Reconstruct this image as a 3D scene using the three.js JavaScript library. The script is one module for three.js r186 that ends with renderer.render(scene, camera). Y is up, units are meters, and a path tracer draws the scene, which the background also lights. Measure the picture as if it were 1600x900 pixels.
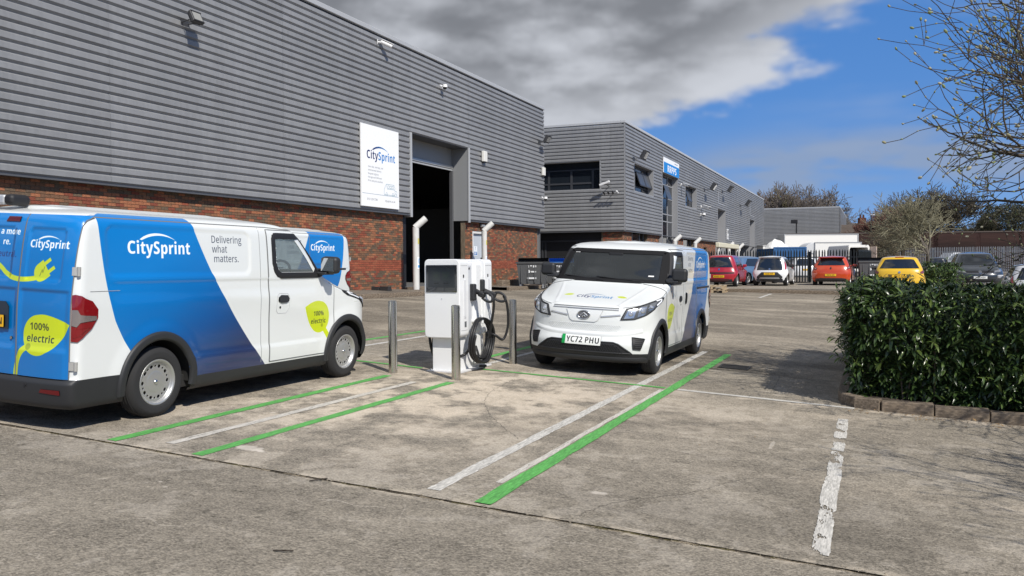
import * as THREE from 'three';
import { mergeGeometries } from 'three/addons/utils/BufferGeometryUtils.js';
import { RoundedBoxGeometry } from 'three/addons/geometries/RoundedBoxGeometry.js';

// ---------- camera, sky, sun, exposure ----------
// place system: u runs along the warehouse fronts (away), v towards the warehouse, y up; W() turns it into x, y, z
const V3 = (x, y, z) => new THREE.Vector3(x, y, z);
const W = (u, v, y) => V3(-v, y, -u);
const scene = new THREE.Scene();
const camera = new THREE.PerspectiveCamera(37.16, 16 / 9, 0.1, 1500);
camera.position.set(0, 1.69, 0);
camera.up.set(-0.005795, 0.999584, -0.028256);
camera.lookAt(V3(-0.389064, 1.69 - 0.028284, -0.920777));
const renderer = new THREE.WebGLRenderer({ antialias: true });
renderer.setSize(1024, 576);
renderer.toneMapping = THREE.LinearToneMapping;
renderer.toneMappingExposure = 1.12;
renderer.shadowMap.enabled = true;

function rng(seed) { let a = seed | 0; return () => { a = (a + 0x6d2b79f5) | 0; let t = Math.imul(a ^ (a >>> 15), 1 | a); t = (t + Math.imul(t ^ (t >>> 7), 61 | t)) ^ t; return ((t ^ (t >>> 14)) >>> 0) / 4294967296; }; }
const hash2 = (x, y, s) => { let h = Math.imul(x, 374761393) ^ Math.imul(y, 668265263) ^ Math.imul(s, 1274126177); h = Math.imul(h ^ (h >>> 13), 1274126177); return ((h ^ (h >>> 16)) >>> 0) / 4294967296; };
function vnoise(x, y, s, per = 0) {
  let xi = Math.floor(x), yi = Math.floor(y); const fx = x - xi, fy = y - yi;
  let x1 = xi + 1, y1 = yi + 1;
  if (per) { xi = ((xi % per) + per) % per; yi = ((yi % per) + per) % per; x1 = ((x1 % per) + per) % per; y1 = ((y1 % per) + per) % per; }
  const sx = fx * fx * (3 - 2 * fx), sy = fy * fy * (3 - 2 * fy);
  const a = hash2(xi, yi, s), b = hash2(x1, yi, s), c = hash2(xi, y1, s), d = hash2(x1, y1, s);
  return a + (b - a) * sx + (c - a) * sy + (a - b - c + d) * sx * sy;
}
function fbm(x, y, s, oct = 5, per = 0, gain = 0.5) { let v = 0, a = 1, t = 0; for (let i = 0; i < oct; i++) { v += a * vnoise(x, y, s + i * 17, per); t += a; a *= gain; x *= 2; y *= 2; per *= 2; } return v / t; }
const sst = (a, b, x) => { const t = Math.min(1, Math.max(0, (x - a) / (b - a))); return t * t * (3 - 2 * t); };
const lerp = (a, b, t) => a + (b - a) * t;
const clamp = (x, a, b) => Math.min(b, Math.max(a, x));

const SUN = V3(0.82 * 0.72, 0.695, 0.57 * 0.72).normalize();
{
  const w = 2048, h = 1024, data = new Float32Array(w * h * 4);
  const DEG = 180 / Math.PI;
  for (let j = 0; j < h; j++) for (let i = 0; i < w; i++) {
    const el = ((j + 0.5) / h - 0.5) * Math.PI, th = ((i + 0.5) / w - 0.5) * 2 * Math.PI;
    const dx = Math.cos(el) * Math.cos(th), dz = Math.cos(el) * Math.sin(th), dy = Math.sin(el);
    const e = el * DEG, a = Math.atan2(dx, -dz) * DEG;        // azimuth from u, to the right
    const ee = Math.max(e, 0);
    const t = Math.pow(1 - Math.min(1, ee / 60), 1.0), hz = Math.exp(-ee / 5.5);
    // clear air
    let r = lerp(0.035, 0.075, t), g = lerp(0.115, 0.235, t), b = lerp(0.34, 0.60, t);
    r = lerp(r, 0.27, hz * 0.85); g = lerp(g, 0.46, hz * 0.85); b = lerp(b, 0.74, hz * 0.85);
    const glow = Math.pow(Math.max(0, dx * SUN.x + dy * SUN.y + dz * SUN.z), 14) * 0.5; r += glow; g += glow; b += glow;
    if (e > 0) {
      const k = 1 / (dy + 0.10), px = dx * k, pz = dz * k;    // a cloud layer overhead
      // the heavy bank that hangs over the warehouses
      const n1 = fbm(px * 1.15 + 3.1, pz * 1.15 + 1.7, 5, 7), n2 = fbm(px * 2.3 + 9.2, pz * 2.3 + 4.4, 31, 7, 0, 0.55), n4 = fbm(px * 7 + 2.2, pz * 7 + 6.1, 61, 6, 0, 0.6);
      const edge = a < -14.4 ? 7.6 - (a + 14.4) * 0.02 : 7.6 + (a + 14.4) * 0.50;
      const back = Math.abs(a) > 95 ? 90 : 0;
      const q = (e - edge - back * (Math.abs(a) - 95) / 25) + (n2 - 0.5) * 7.0 + (n1 - 0.5) * 5 + (n4 - 0.5) * 3.0;
      const dens = sst(-0.4, 1.7, q) * (a > 35 ? sst(80, 35, a) : 1);
      const lightn = clamp(sst(0.38, 0.72, n2 * 0.45 + n1 * 0.4 + n4 * 0.3 - 0.05) * 0.9 + 0.55 * (1 - sst(0.5, 4.5, q)), 0, 1);
      const cl = lerp(0.20, 0.58, lightn);
      r = lerp(r, cl * 0.965, dens * 0.97); g = lerp(g, cl * 1.0, dens * 0.97); b = lerp(b, cl * 1.075, dens * 0.97);
      // thin streaks low over the far trees and torn wisps higher up
      const s1 = fbm(px * 0.55 + 1.3, pz * 2.1 + 7.7, 77, 6), s2 = fbm(a * 0.10 + 4, e * 0.55 + 2, 99, 6);
      const low = Math.exp(-Math.pow((e - 6.0 - (a + 2) * 0.05) / 1.7, 2)) * sst(-16, -6, a) * sst(0.30, 0.56, s2) * (1 - dens) * sst(150, 60, Math.abs(a));
      const st = clamp(low * 1.5, 0, 0.85);
      r = lerp(r, 0.25, st); g = lerp(g, 0.325, st); b = lerp(b, 0.47, st);
      const wsp = sst(0.52, 0.78, s1 * 0.6 + s2 * 0.45) * 0.30 * sst(-9, 1, a) * (1 - dens) * sst(3, 9, e);
      r = lerp(r, 0.42, wsp); g = lerp(g, 0.47, wsp); b = lerp(b, 0.56, wsp);
      // scattered fair-weather clouds elsewhere
      if (Math.abs(a) > 60) {
        const c3 = fbm(px * 0.8 + 20, pz * 0.8 + 11, 140, 6), m = sst(60, 100, Math.abs(a)), d3 = sst(0.52, 0.64, c3) * m * 0.9, l3 = lerp(0.75, 0.42, sst(0.6, 0.75, c3));
        r = lerp(r, l3, d3); g = lerp(g, l3 * 1.02, d3); b = lerp(b, l3 * 1.06, d3);
      }
    } else { const m = sst(0, -8, e); r = lerp(r, 0.09, m); g = lerp(g, 0.085, m); b = lerp(b, 0.08, m); }
    const o = (j * w + i) * 4; data[o] = r; data[o + 1] = g; data[o + 2] = b; data[o + 3] = 1;
  }
  const sky = new THREE.DataTexture(data, w, h, THREE.RGBAFormat, THREE.FloatType);
  sky.mapping = THREE.EquirectangularReflectionMapping; sky.magFilter = sky.minFilter = THREE.LinearFilter; sky.needsUpdate = true;
  scene.background = sky; scene.environment = sky;
}
const sun = new THREE.DirectionalLight(new THREE.Color().setRGB(1.0, 0.945, 0.86), 4.3);
sun.target.position.copy(W(10, 3, 0)); sun.position.copy(sun.target.position).addScaledVector(SUN, 120);
sun.castShadow = true; sun.shadow.mapSize.set(4096, 4096);
Object.assign(sun.shadow.camera, { left: -90, right: 90, top: 90, bottom: -90, near: 1, far: 300 });
scene.add(sun, sun.target);

// ---------- helpers ----------
const used = {};
function numbered(name) { if (!(name in used)) { used[name] = 0; return name; } used[name]++; return name + '_' + String(used[name]).padStart(3, '0'); }
function tag(o, label, category, group, kind) { if (label) o.userData.label = label; if (category) o.userData.category = category; if (group) o.userData.group = group; if (kind) o.userData.kind = kind; return o; }
function thing(name, label, category, pos, quat, group) {
  const o = new THREE.Group(); o.name = numbered(name); if (pos) o.position.copy(pos);
  if (quat && quat.isQuaternion) o.quaternion.copy(quat); else if (quat) o.rotation.y = quat;
  scene.add(o); return tag(o, label, category, group);
}
function obj(name, geoms, mat, parent) {
  let g = geoms;
  if (Array.isArray(geoms)) g = geoms.length === 1 ? geoms[0] : mergeGeometries(geoms.map((x) => { const y = x.index ? x.toNonIndexed() : x.clone(); for (const k of Object.keys(y.attributes)) if (!['position', 'normal', 'uv', 'color'].includes(k)) y.deleteAttribute(k); if (!y.attributes.uv) y.setAttribute('uv', new THREE.BufferAttribute(new Float32Array(y.attributes.position.count * 2), 2)); return y; }));
  const m = new THREE.Mesh(g, mat); m.castShadow = m.receiveShadow = true;
  m.name = parent && parent !== scene ? name : numbered(name); (parent || scene).add(m); return m;
}
function struct(name, geoms, mat, label, parent) { const m = obj(name, geoms, mat, parent); if (!parent || parent === scene) m.userData.kind = 'structure'; if (label) m.userData.label = label; return m; }
function dup(src, label, pos, quat) { const c = src.clone(); c.name = numbered(src.name.replace(/_\d\d\d$/, '')); c.userData = { ...src.userData }; if (label) c.userData.label = label; if (pos) c.position.copy(pos); if (quat && quat.isQuaternion) c.quaternion.copy(quat); else if (quat !== undefined) c.rotation.y = quat; scene.add(c); return c; }
const bx = (w, h, d, x = 0, y = 0, z = 0, r = 0) => { const g = r ? new RoundedBoxGeometry(w, h, d, 2, r) : new THREE.BoxGeometry(w, h, d); g.translate(x, y, z); return g; };
const cyl = (r1, r2, h, x = 0, y = 0, z = 0, n = 20, open = false) => { const g = new THREE.CylinderGeometry(r1, r2, h, n, 1, open); g.translate(x, y, z); return g; };
function rod(a, b, r1, r2 = r1, n = 8) {
  const d = b.clone().sub(a), l = d.length(), g = new THREE.CylinderGeometry(r2, r1, l, n);
  g.translate(0, l / 2, 0); g.applyQuaternion(new THREE.Quaternion().setFromUnitVectors(V3(0, 1, 0), d.normalize())); g.translate(a.x, a.y, a.z); return g;
}
const tube = (pts, r, seg = 40, n = 8) => new THREE.TubeGeometry(new THREE.CatmullRomCurve3(pts), seg, r, n);
function prism(pts, depth, bevel = 0) {   // outline in x, y; depth along z, centred
  const s = new THREE.Shape(pts.map((p) => new THREE.Vector2(p[0], p[1])));
  const g = new THREE.ExtrudeGeometry(s, { depth: depth - 2 * bevel, bevelEnabled: bevel > 0, bevelSize: bevel, bevelThickness: bevel, bevelSegments: 2, curveSegments: 12 });
  g.translate(0, 0, -depth / 2 + bevel); return g;
}
const rot = (g, x = 0, y = 0, z = 0) => { if (x) g.rotateX(x); if (y) g.rotateY(y); if (z) g.rotateZ(z); return g; };
const mv = (g, x, y, z) => g.translate(x, y, z);
const rgb = (r, g, b) => new THREE.Color().setRGB(r, g, b);
const std = (color, roughness = 0.6, metalness = 0, o = {}) => new THREE.MeshStandardMaterial({ color, roughness, metalness, ...o });
const phy = (color, roughness, o = {}) => new THREE.MeshPhysicalMaterial({ color, roughness, ...o });
function canvasTex(w, h, draw, srgb = true, rep) {
  const c = document.createElement('canvas'); c.width = w; c.height = h; draw(c.getContext('2d'), w, h);
  const t = new THREE.CanvasTexture(c); if (srgb) t.colorSpace = THREE.SRGBColorSpace; t.magFilter = THREE.LinearFilter; t.anisotropy = 8;
  if (rep) { t.wrapS = t.wrapT = THREE.RepeatWrapping; } return t;
}
function dataTex(w, h, f, srgb = false, wrap = true) {   // f(x, y) -> [r, g, b] 0..1 (already in the space the texture keeps)
  const d = new Uint8Array(w * h * 4);
  for (let y = 0, o = 0; y < h; y++) for (let x = 0; x < w; x++, o += 4) { const c = f(x, y); if (typeof c === 'number') d[o] = d[o + 1] = d[o + 2] = clamp(c, 0, 1) * 255; else { d[o] = clamp(c[0], 0, 1) * 255; d[o + 1] = clamp(c[1], 0, 1) * 255; d[o + 2] = clamp(c[2], 0, 1) * 255; } d[o + 3] = 255; }
  const t = new THREE.DataTexture(d, w, h, THREE.RGBAFormat); t.magFilter = THREE.LinearFilter; t.minFilter = THREE.LinearMipmapLinearFilter; t.generateMipmaps = true;
  if (wrap) t.wrapS = t.wrapT = THREE.RepeatWrapping; if (srgb) t.colorSpace = THREE.SRGBColorSpace; t.needsUpdate = true; return t;
}
const rep = (t, x, y = x) => { const c = t.clone(); c.repeat.set(x, y); c.needsUpdate = true; return c; };

// ground height: the yard rises gently towards the warehouse and levels out further off
const G = (u, v) => lerp(0.052 * v - 0.003 * u, 0.30 + 0.018 * v, sst(18, 38, u));
const LOT = 0.52;    // level of the raised car park behind the kerb
function slopeQuat(u, v, yaw = 0) {   // x of the body points along u, turned by yaw towards v
  const n = V3(0, 1, 0), gu = (G(u + 1, v) - G(u - 1, v)) / 2, gv = (G(u, v + 1) - G(u, v - 1)) / 2;
  n.set(gv, 1, gu).normalize();
  const f = W(Math.cos(yaw), Math.sin(yaw), 0); f.addScaledVector(n, -f.dot(n)).normalize();
  const r = f.clone().cross(n); return new THREE.Quaternion().setFromRotationMatrix(new THREE.Matrix4().makeBasis(f, n, r));
}
// ---------- ground ----------
function sheet(u0, u1, v0, v1, nu, nv, off = 0, col = null, height = G, edge = 0) {
  const pos = [], uv = [], cs = [], idx = [];
  for (let i = 0; i <= nu; i++) for (let j = 0; j <= nv; j++) {
    let u = lerp(u0, u1, i / nu); const v = lerp(v0, v1, j / nv);
    if (edge && (i === 0 || i === nu)) u += (fbm(v * 6, i, 3, 4) - 0.5) * edge;
    const p = W(u, v, height(u, v) + (typeof off === 'function' ? off(u, v) : off)); pos.push(p.x, p.y, p.z); uv.push(u, v);
    if (col) { const c = col(u, v); cs.push(c[0], c[1], c[2]); }
  }
  for (let i = 0; i < nu; i++) for (let j = 0; j < nv; j++) { const a = i * (nv + 1) + j, b = a + nv + 1; idx.push(a, b + 1, b, a, a + 1, b + 1); }
  const g = new THREE.BufferGeometry();
  g.setAttribute('position', new THREE.Float32BufferAttribute(pos, 3)); g.setAttribute('uv', new THREE.Float32BufferAttribute(uv, 2));
  if (col) g.setAttribute('color', new THREE.Float32BufferAttribute(cs, 3));
  g.setIndex(idx); g.computeVertexNormals();
  if (g.attributes.normal.getY(0) < 0) { g.setIndex(idx.map((_, k) => idx[k - (k % 3) + [0, 2, 1][k % 3]])); g.computeVertexNormals(); }
  return g;
}
const fineTex = dataTex(1024, 1024, (x, y) => {
  const a = fbm(x / 16, y / 16, 1, 4, 64), b = hash2(x, y, 5), c = vnoise(x / 2.3, y / 2.3, 9, 0), d = vnoise(x / 4.7, y / 4.7, 19, 0);
  let k = 0.87 + (a - 0.5) * 0.30 + (b - 0.5) * 0.22 + (c - 0.5) * 0.34;
  if (d > 0.84) k += 0.14; if (c < 0.12) k -= 0.22;
  return [k, k * 0.992, k * 0.975];
}, true);
const fineBump = dataTex(1024, 1024, (x, y) => 0.5 + (fbm(x / 10, y / 10, 21, 4, 102) - 0.5) * 0.7 + (hash2(x, y, 6) - 0.5) * 0.3);
const slabNoise = (u, v, s) => fbm(u, v, s, 5);
const slabColor = (u, v) => {   // broad stains and wear of the concrete
  const a = slabNoise(u * 0.55, v * 0.9, 40), b = slabNoise(u * 2.1, v * 1.3, 50), c = slabNoise(u * 6, v * 5, 60);
  let k = 0.93 + (a - 0.5) * 0.42 + (b - 0.5) * 0.36 + (c - 0.5) * 0.36;
  k *= 0.84 + 0.32 * sst(0.44, 0.62, slabNoise(u * 1.3 + 5, v * 0.4 + 2, 71));
  return [0.375 * k, 0.332 * k, 0.27 * k];
};
const groundMat = phy(0xffffff, 0.95, { specularIntensity: 0.25, map: rep(fineTex, 1 / 3), bumpMap: rep(fineBump, 1 / 2), bumpScale: 0.012, vertexColors: true });
struct('ground', [sheet(-40, 420, -260, 200, 115, 115, -0.16, (u, v) => { const k = 0.9 + (slabNoise(u * 0.1, v * 0.1, 3) - 0.5) * 0.5; return [0.30 * k, 0.265 * k, 0.225 * k]; }, (u, v) => G(u, v) + (u > 38.9 ? sst(38.8, 44, u) * 0.17 : 0))], groundMat, 'grey brown ground reaching to the horizon');
struct('concrete_slab', [sheet(-5, 1.89, -13, 15.2, 60, 120, 0, slabColor)], groundMat, 'grey brown concrete slab under the viewer');
struct('concrete_slab', [sheet(1.893, 5.0, -13, -2.906, 30, 90, 0, slabColor, G, 0.0)], groundMat, 'concrete slab in front of the bays, past the hedge');
struct('concrete_slab', [sheet(1.893, 5.0, 8.606, 15.2, 30, 60, 0, slabColor, G, 0.0)], groundMat, 'concrete slab in front of the bays, near the brick wall');
// the bay slab keeps its own map of scuffs, cement dust and cracks
function makeSlabMap(S0, SL, SV, SW, NX, NY, seed, dusty) {
  const marks = [];
  const R = rng(seed);
  for (let i = 0; i < (dusty ? 420 : 190); i++) marks.push([S0 + R() * SL, SV + R() * SW, 0.08 + R() * R() * 1.1, (R() - 0.5) * (R() < 0.3 ? 2.6 : 0.5) + 1.55, 0.004 + R() * 0.012, R()]);
  const buf = new Float32Array(NX * NY);
  for (const [mu, mv, ml, ang, mw, st] of marks) for (let t = 0; t < 1; t += 0.004) {
    const u = mu + Math.cos(ang) * ml * (t - 0.5) + 0.02 * Math.sin(t * 9 + mu * 7), v = mv + Math.sin(ang) * ml * (t - 0.5);
    const x = Math.floor((u - S0) / SL * NX), y = Math.floor((v - SV) / SW * NY), n = Math.max(1, Math.round(mw * NX / SL));
    for (let q = 0; q < n; q++) if (x + q >= 0 && x + q < NX && y >= 0 && y < NY && hash2(x + q, y, 8) < 0.65) buf[y * NX + x + q] = 0.25 + 0.4 * st;
  }
  const crack = (pts) => { const c = new THREE.CatmullRomCurve3(pts.map((p) => V3(p[0], p[1], 0))); for (let t = 0; t < 1; t += 0.0005) { const p = c.getPoint(t); const u = p.x + (fbm(t * 60, 3, 12, 3) - 0.5) * 0.05, v = p.y + (fbm(t * 50, 9, 13, 3) - 0.5) * 0.04; const x = Math.floor((u - S0) / SL * NX), y = Math.floor((v - SV) / SW * NY); if (x > 1 && x < NX - 2 && y > 1 && y < NY - 2) { buf[y * NX + x] = -0.62; buf[y * NX + x + 1] = -0.5; if (hash2(x, y, 4) < 0.5) buf[(y + 1) * NX + x] = -0.45; if (hash2(x, y, 14) < 0.3) buf[y * NX + x - 1] = 0.35; } } };
  crack([[5.15, 1.75], [5.6, 1.6], [6.1, 1.2], [6.7, 0.9], [7.0, 0.5]]); crack([[7.0, 2.9], [7.9, 3.6], [9.0, 4.1], [10.2, 4.3]]); crack([[8.6, -0.3], [8.3, -1.4], [8.6, -3]]); crack([[11.2, 1.2], [13.0, 1.25], [16.0, 1.3]]);
  for (let i = 0; i < (dusty ? 150 : 90); i++) { const cu = S0 + R() * SL, cv = SV + R() * SW, rr = 0.006 + R() * R() * R() * 0.05, val = R() < 0.72 ? -(0.18 + R() * 0.3) : 0.4 + R() * 0.5, kx = NX / SL, ky = NY / SW; for (let x = Math.floor((cu - rr - S0) * kx); x <= (cu + rr - S0) * kx; x++) for (let y = Math.floor((cv - rr - SV) * ky); y <= (cv + rr - SV) * ky; y++) { if (x < 0 || y < 0 || x >= NX || y >= NY) continue; const du = (x / kx + S0 - cu) / rr, dv = (y / ky + SV - cv) / rr; if (du * du + dv * dv < 0.4 + 0.9 * vnoise(x / 5, y / 5, i)) buf[y * NX + x] = val; } }
  const blob = (u, v, cu, cv, ru, rv) => Math.exp(-(((u - cu) / ru) ** 2 + ((v - cv) / rv) ** 2));
  const t = dataTex(NX, NY, (x, y) => {
    const u = S0 + (x + 0.5) / NX * SL, v = SV + (y + 0.5) / NY * SW;
    const n1 = fbm(u * 0.8, v * 1.1, 201, 5), n2 = fbm(u * 2.3, v * 2.7, 211, 5), n3 = fbm(u * 8, v * 9.5, 221, 4), n4 = hash2(x, y, 31), n5 = fbm(u * 1.7 + 3, v * 0.5, 231, 5), n6 = fbm(u * 22, v * 19, 241, 3);
    let k = 0.80 + (n1 - 0.5) * 0.26 + (n2 - 0.5) * 0.17 + (n3 - 0.5) * 0.17 + (n4 - 0.5) * 0.46 + (n6 - 0.5) * 0.30 + (fbm(u * 7, v * 0.9, 271, 4) - 0.5) * 0.26 + (vnoise(x / 2.6, y / 1.9, 261) - 0.5) * 0.62;
    // cement dust left by the new works round the charger and along the bays
    let d = !dusty ? 0 : 1.1 * blob(u, v, 9.2, 4.6, 2.3, 1.5) + 0.75 * blob(u, v, 7.2, 5.2, 1.7, 0.9) + 0.55 * blob(u, v, 7.8, 3.7, 2.0, 1.0) + 0.5 * blob(u, v, 9.6, 2.9, 1.2, 1.6) + 0.4 * blob(u, v, 6.4, 6.6, 1.6, 0.8) + 0.5 * blob(u, v, 10.1, 0.35, 0.5, 0.5) + 0.9 * blob(u, v, 10.62, -0.9, 0.09, 3) + 0.35 * blob(u, v, 8.7, 1.4, 0.9, 0.7) + 0.4 * blob(u, v, 6.9, -1.4, 0.22, 2.2);
    d *= sst(0.30, 0.62, n2 * 0.6 + n3 * 0.4) * 1.15;
    const kt = dusty ? 0.332 : 0.315; let r = kt * k, g = kt * 0.885 * k, b = kt * 0.71 * k;
    { const q = clamp(d * 0.62, 0, 0.8), kk = 0.55 + 0.45 * k / 0.8; r = lerp(r, 0.60 * kk, q); g = lerp(g, 0.515 * kk, q); b = lerp(b, 0.405 * kk, q); }
    const sc = sst(0.60, 0.66, n2 * 0.5 + n3 * 0.35 + n5 * 0.25) * 0.16 + 0.95 * sst(0.45, 0.75, blob(u, v, 5.47, 4.58, 0.11, 0.22) * (0.2 + 1.3 * n3) - 0.25 * n6 + 0.12) + 0.5 * sst(0.45, 0.7, blob(u, v, 8.1, 0.85, 0.35, 0.03) * (0.1 + 1.5 * n3) - 0.3 * n6 + 0.1) + 0.8 * sst(0.4, 0.75, blob(u, v, 5.75, 1.72, 0.06, 0.26) * (0.1 + 1.5 * n3) - 0.3 * n6 + 0.1);
    r = lerp(r, 0.66, sc * 0.8); g = lerp(g, 0.60, sc * 0.8); b = lerp(b, 0.52, sc * 0.8);
    { const rim = (dusty ? sst(0.10, 0.0, u - S0) : sst(0.08, 0.0, S0 + SL - u)) * sst(0.50, 0.60, fbm(v * 9, u * 12, 281, 4)); r = lerp(r, 0.55, rim * 0.6); g = lerp(g, 0.48, rim * 0.6); b = lerp(b, 0.38, rim * 0.6); }
    const dk = sst(0.60, 0.70, fbm(u * 0.9 + 9, v * 0.6 + 4, 251, 5)) * 0.16 + 0.25 * blob(u, v, 5.6, 0.9, 0.5, 1.2);
    r *= 1 - dk; g *= 1 - dk; b *= 1 - dk;
    const m = buf[y * NX + x]; if (m > 0) { r = lerp(r, 0.62, m * 0.6); g = lerp(g, 0.56, m * 0.6); b = lerp(b, 0.48, m * 0.6); } else if (m < 0) { r *= 1 + m; g *= 1 + m; b *= 1 + m; }
    const s = (c) => Math.pow(clamp(c, 0, 1), 1 / 2.2); return [s(r), s(g), s(b)];
  }, true, false);
  t.repeat.set(1 / SL, 1 / SW); t.offset.set(-S0 / SL, -SV / SW); return t;
}
const S0 = 5.045, SV = -2.9, SL = 8, SW = 11.5;
const slabMap = makeSlabMap(S0, SL, SV, SW, 2048, 2048, 77, true);
const baySlabMat = phy(0xffffff, 0.95, { specularIntensity: 0.25, map: slabMap, bumpMap: rep(fineBump, 1 / 2), bumpScale: 0.010 });
const foreMat = phy(0xffffff, 0.95, { specularIntensity: 0.25, map: makeSlabMap(1.893, 3.107, -2.9, 11.5, 1024, 2048, 78, false), bumpMap: rep(fineBump, 1 / 2), bumpScale: 0.012 });
struct('concrete_slab', [sheet(1.893, 5.0, SV, SV + SW, 40, 160, 0, null, G, 0.03)], foreMat, 'grey brown concrete slab in front of the parking bays');
struct('concrete_slab', [sheet(S0, S0 + SL, SV, SV + SW, 60, 90, 0, null, G, 0.025)], baySlabMat, 'scuffed concrete slab of the charging bays with pale cement dust');
struct('concrete_slab', [sheet(S0, S0 + SL, -30, SV - 0.004, 60, 120, 0, slabColor)], groundMat, 'plain concrete slab beside the hedge');
struct('concrete_slab', [sheet(S0, S0 + SL, SV + SW + 0.004, 15.2, 60, 50, 0, slabColor)], groundMat, 'plain concrete slab behind the blue van');
struct('concrete_slab', [sheet(S0 + SL + 0.02, 22.0, -30, 15.2, 90, 260, 0, slabColor, G, 0.01)], groundMat, 'concrete slab under the tail of the white van');
struct('concrete_slab', [sheet(22.03, 38.1, -30, 15.2, 80, 180, 0, slabColor, G, 0.02)], groundMat, 'open concrete yard between the vans and the far kerb');
struct('concrete_slab', [sheet(38.1, 130, 8.6, 15.2, 60, 12, 0, slabColor)], groundMat, 'concrete apron in front of the further warehouse');
struct('car_park', [sheet(38.75, 50.9, -34, 8.5, 40, 120, 0, (u, v) => { const c = slabColor(u, v); return [c[0] * 1.1, c[1] * 1.12, c[2] * 1.15]; }, () => LOT)], groundMat, 'raised car park behind the far kerb');
// the mossy joint between the slabs
struct('joint_filler', [sheet(4.96, 5.09, -6, 12, 8, 1500, (u, v) => -0.007 + 0.014 * (fbm(u * 60, v * 14, 5, 3) - 0.45), (u, v) => { const n = fbm(u * 40, v * 9, 15, 4), m = fbm(v * 3, 1, 18, 3); return n > 0.55 ? [0.34, 0.29, 0.22] : m > 0.55 ? [0.12, 0.105, 0.055] : [0.10, 0.085, 0.065]; })], groundMat, 'dirt and moss in the slab joint');
{ // loose crumbs along the joint
  const R = rng(5), gs = []; for (let i = 0; i < 500; i++) { const s = 0.002 + R() * R() * 0.007, u = 5.02 + (R() - 0.5) * 0.12, v = -3 + R() * 12, g = new THREE.DodecahedronGeometry(s, 0); g.scale(1, 0.6, 1); const p = W(u, v, G(u, v) + s * 0.3); gs.push(mv(g, p.x, p.y, p.z)); }
  tag(obj('grit', gs, std(rgb(0.27, 0.23, 0.17), 0.95)), 'grit and crumbs lying along the slab joint', 'grit', null, 'stuff');
}
// ---------- painted lines ----------
const wearTex = (lo, hi, seed, sx, sy, fine = 0.35) => dataTex(1024, 128, (x, y) => { const e = Math.min(y, 127 - y) / 128; const n = fbm(x / sx, y / sy, seed, 5) * (1 - fine) + fbm(x / 7, y / 7, seed + 4, 3) * fine; return sst(lo, hi, n + Math.min(0, (e - 0.08) * 1.6)); });
const wearL = wearTex(0.20, 0.32, 301, 30, 20), wearM = wearTex(0.27, 0.36, 311, 34, 22), wearH = wearTex(0.38, 0.43, 321, 62, 170, 0.16);
const paintTone = dataTex(512, 128, (x, y) => 0.80 + (fbm(x / 18, y / 9, 331, 5) - 0.5) * 0.42 + (hash2(x, y, 2) - 0.5) * 0.1, true);
const greenPaint = (a) => std(rgb(0.15, 0.55, 0.12), 0.75, 0, { map: rep(paintTone, 0.6, 1), alphaMap: rep(a, 0.25, 1), alphaTest: 0.5 });
const whitePaint = (a) => std(rgb(0.80, 0.77, 0.70), 0.8, 0, { map: rep(paintTone, 0.6, 1), alphaMap: rep(a, 0.25, 1), alphaTest: 0.5 });
const P_ = { g: greenPaint(wearL), w: whitePaint(wearM), h: whitePaint(wearH), f: std(rgb(0.80, 0.75, 0.66), 0.85, 0, { map: rep(paintTone, 0.6, 1), alphaMap: rep(wearM, 0.25, 1), alphaTest: 0.5 }) };
function stripe(mat, u0, v0, u1, v1, w, label, off = 0.004, seed = 0) {
  const n = Math.ceil(Math.hypot(u1 - u0, v1 - v0) / 0.08), pos = [], uv = [], idx = [], L = Math.hypot(u1 - u0, v1 - v0), nu = (u1 - u0) / L, nv = (v1 - v0) / L;
  for (let i = 0; i <= n; i++) { const t = i / n; for (const s of [-1, 0, 1]) { const k = s * (w / 2 + (fbm(t * L * 3, s * 9 + seed, 7, 3) - 0.5) * 0.02), u = lerp(u0, u1, t) - nv * k, v = lerp(v0, v1, t) + nu * k, p = W(u, v, G(u, v) + off); pos.push(p.x, p.y, p.z); uv.push(t * L + seed, s / 2 + 0.5); } }
  for (let i = 0; i < n; i++) for (let s = 0; s < 2; s++) { const a = i * 3 + s; idx.push(a, a + 1, a + 3, a + 1, a + 4, a + 3); }
  const g = new THREE.BufferGeometry(); g.setAttribute('position', new THREE.Float32BufferAttribute(pos, 3)); g.setAttribute('uv', new THREE.Float32BufferAttribute(uv, 2)); g.setIndex(idx); g.computeVertexNormals();
  if (g.attributes.normal.getY(0) < 0) { g.setIndex(idx.map((_, k) => idx[k - (k % 3) + [0, 2, 1][k % 3]])); g.computeVertexNormals(); }
  const m = struct('bay_line', g, mat, label); m.castShadow = false; return m;
}
stripe(P_.g, 5.08, 5.67, 9.45, 5.72, 0.105, 'green bay line beside the wheels of the near blue and white van', 0.004, 1);
stripe(P_.f, 5.25, 5.22, 9.2, 5.2, 0.09, 'faded pale line between two green lines', 0.004, 2);
stripe(P_.g, 5.08, 4.78, 9.45, 4.82, 0.105, 'green bay line ending at the steel bollard in front of the charger', 0.004, 3);
stripe(P_.w, 5.2, 2.8, 15.45, 2.77, 0.105, 'worn white bay line running under the wheels of the white van', 0.004, 4);
stripe(P_.g, 5.08, 2.37, 15.25, 2.34, 0.12, 'long green bay line beside the worn white one', 0.008, 5);
stripe(P_.f, 5.6, 2.475, 10.6, 2.45, 0.06, 'pale edge of old paint along the long green line', 0.004, 13);
stripe(P_.g, 10.77, 2.44, 10.75, 5.0, 0.085, 'green cross line in front of the white van', 0.006, 6);
stripe(P_.g, 10.3, 5.7, 10.35, 7.2, 0.085, 'green cross line in the shade beside the charger', 0.006, 7);
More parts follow.
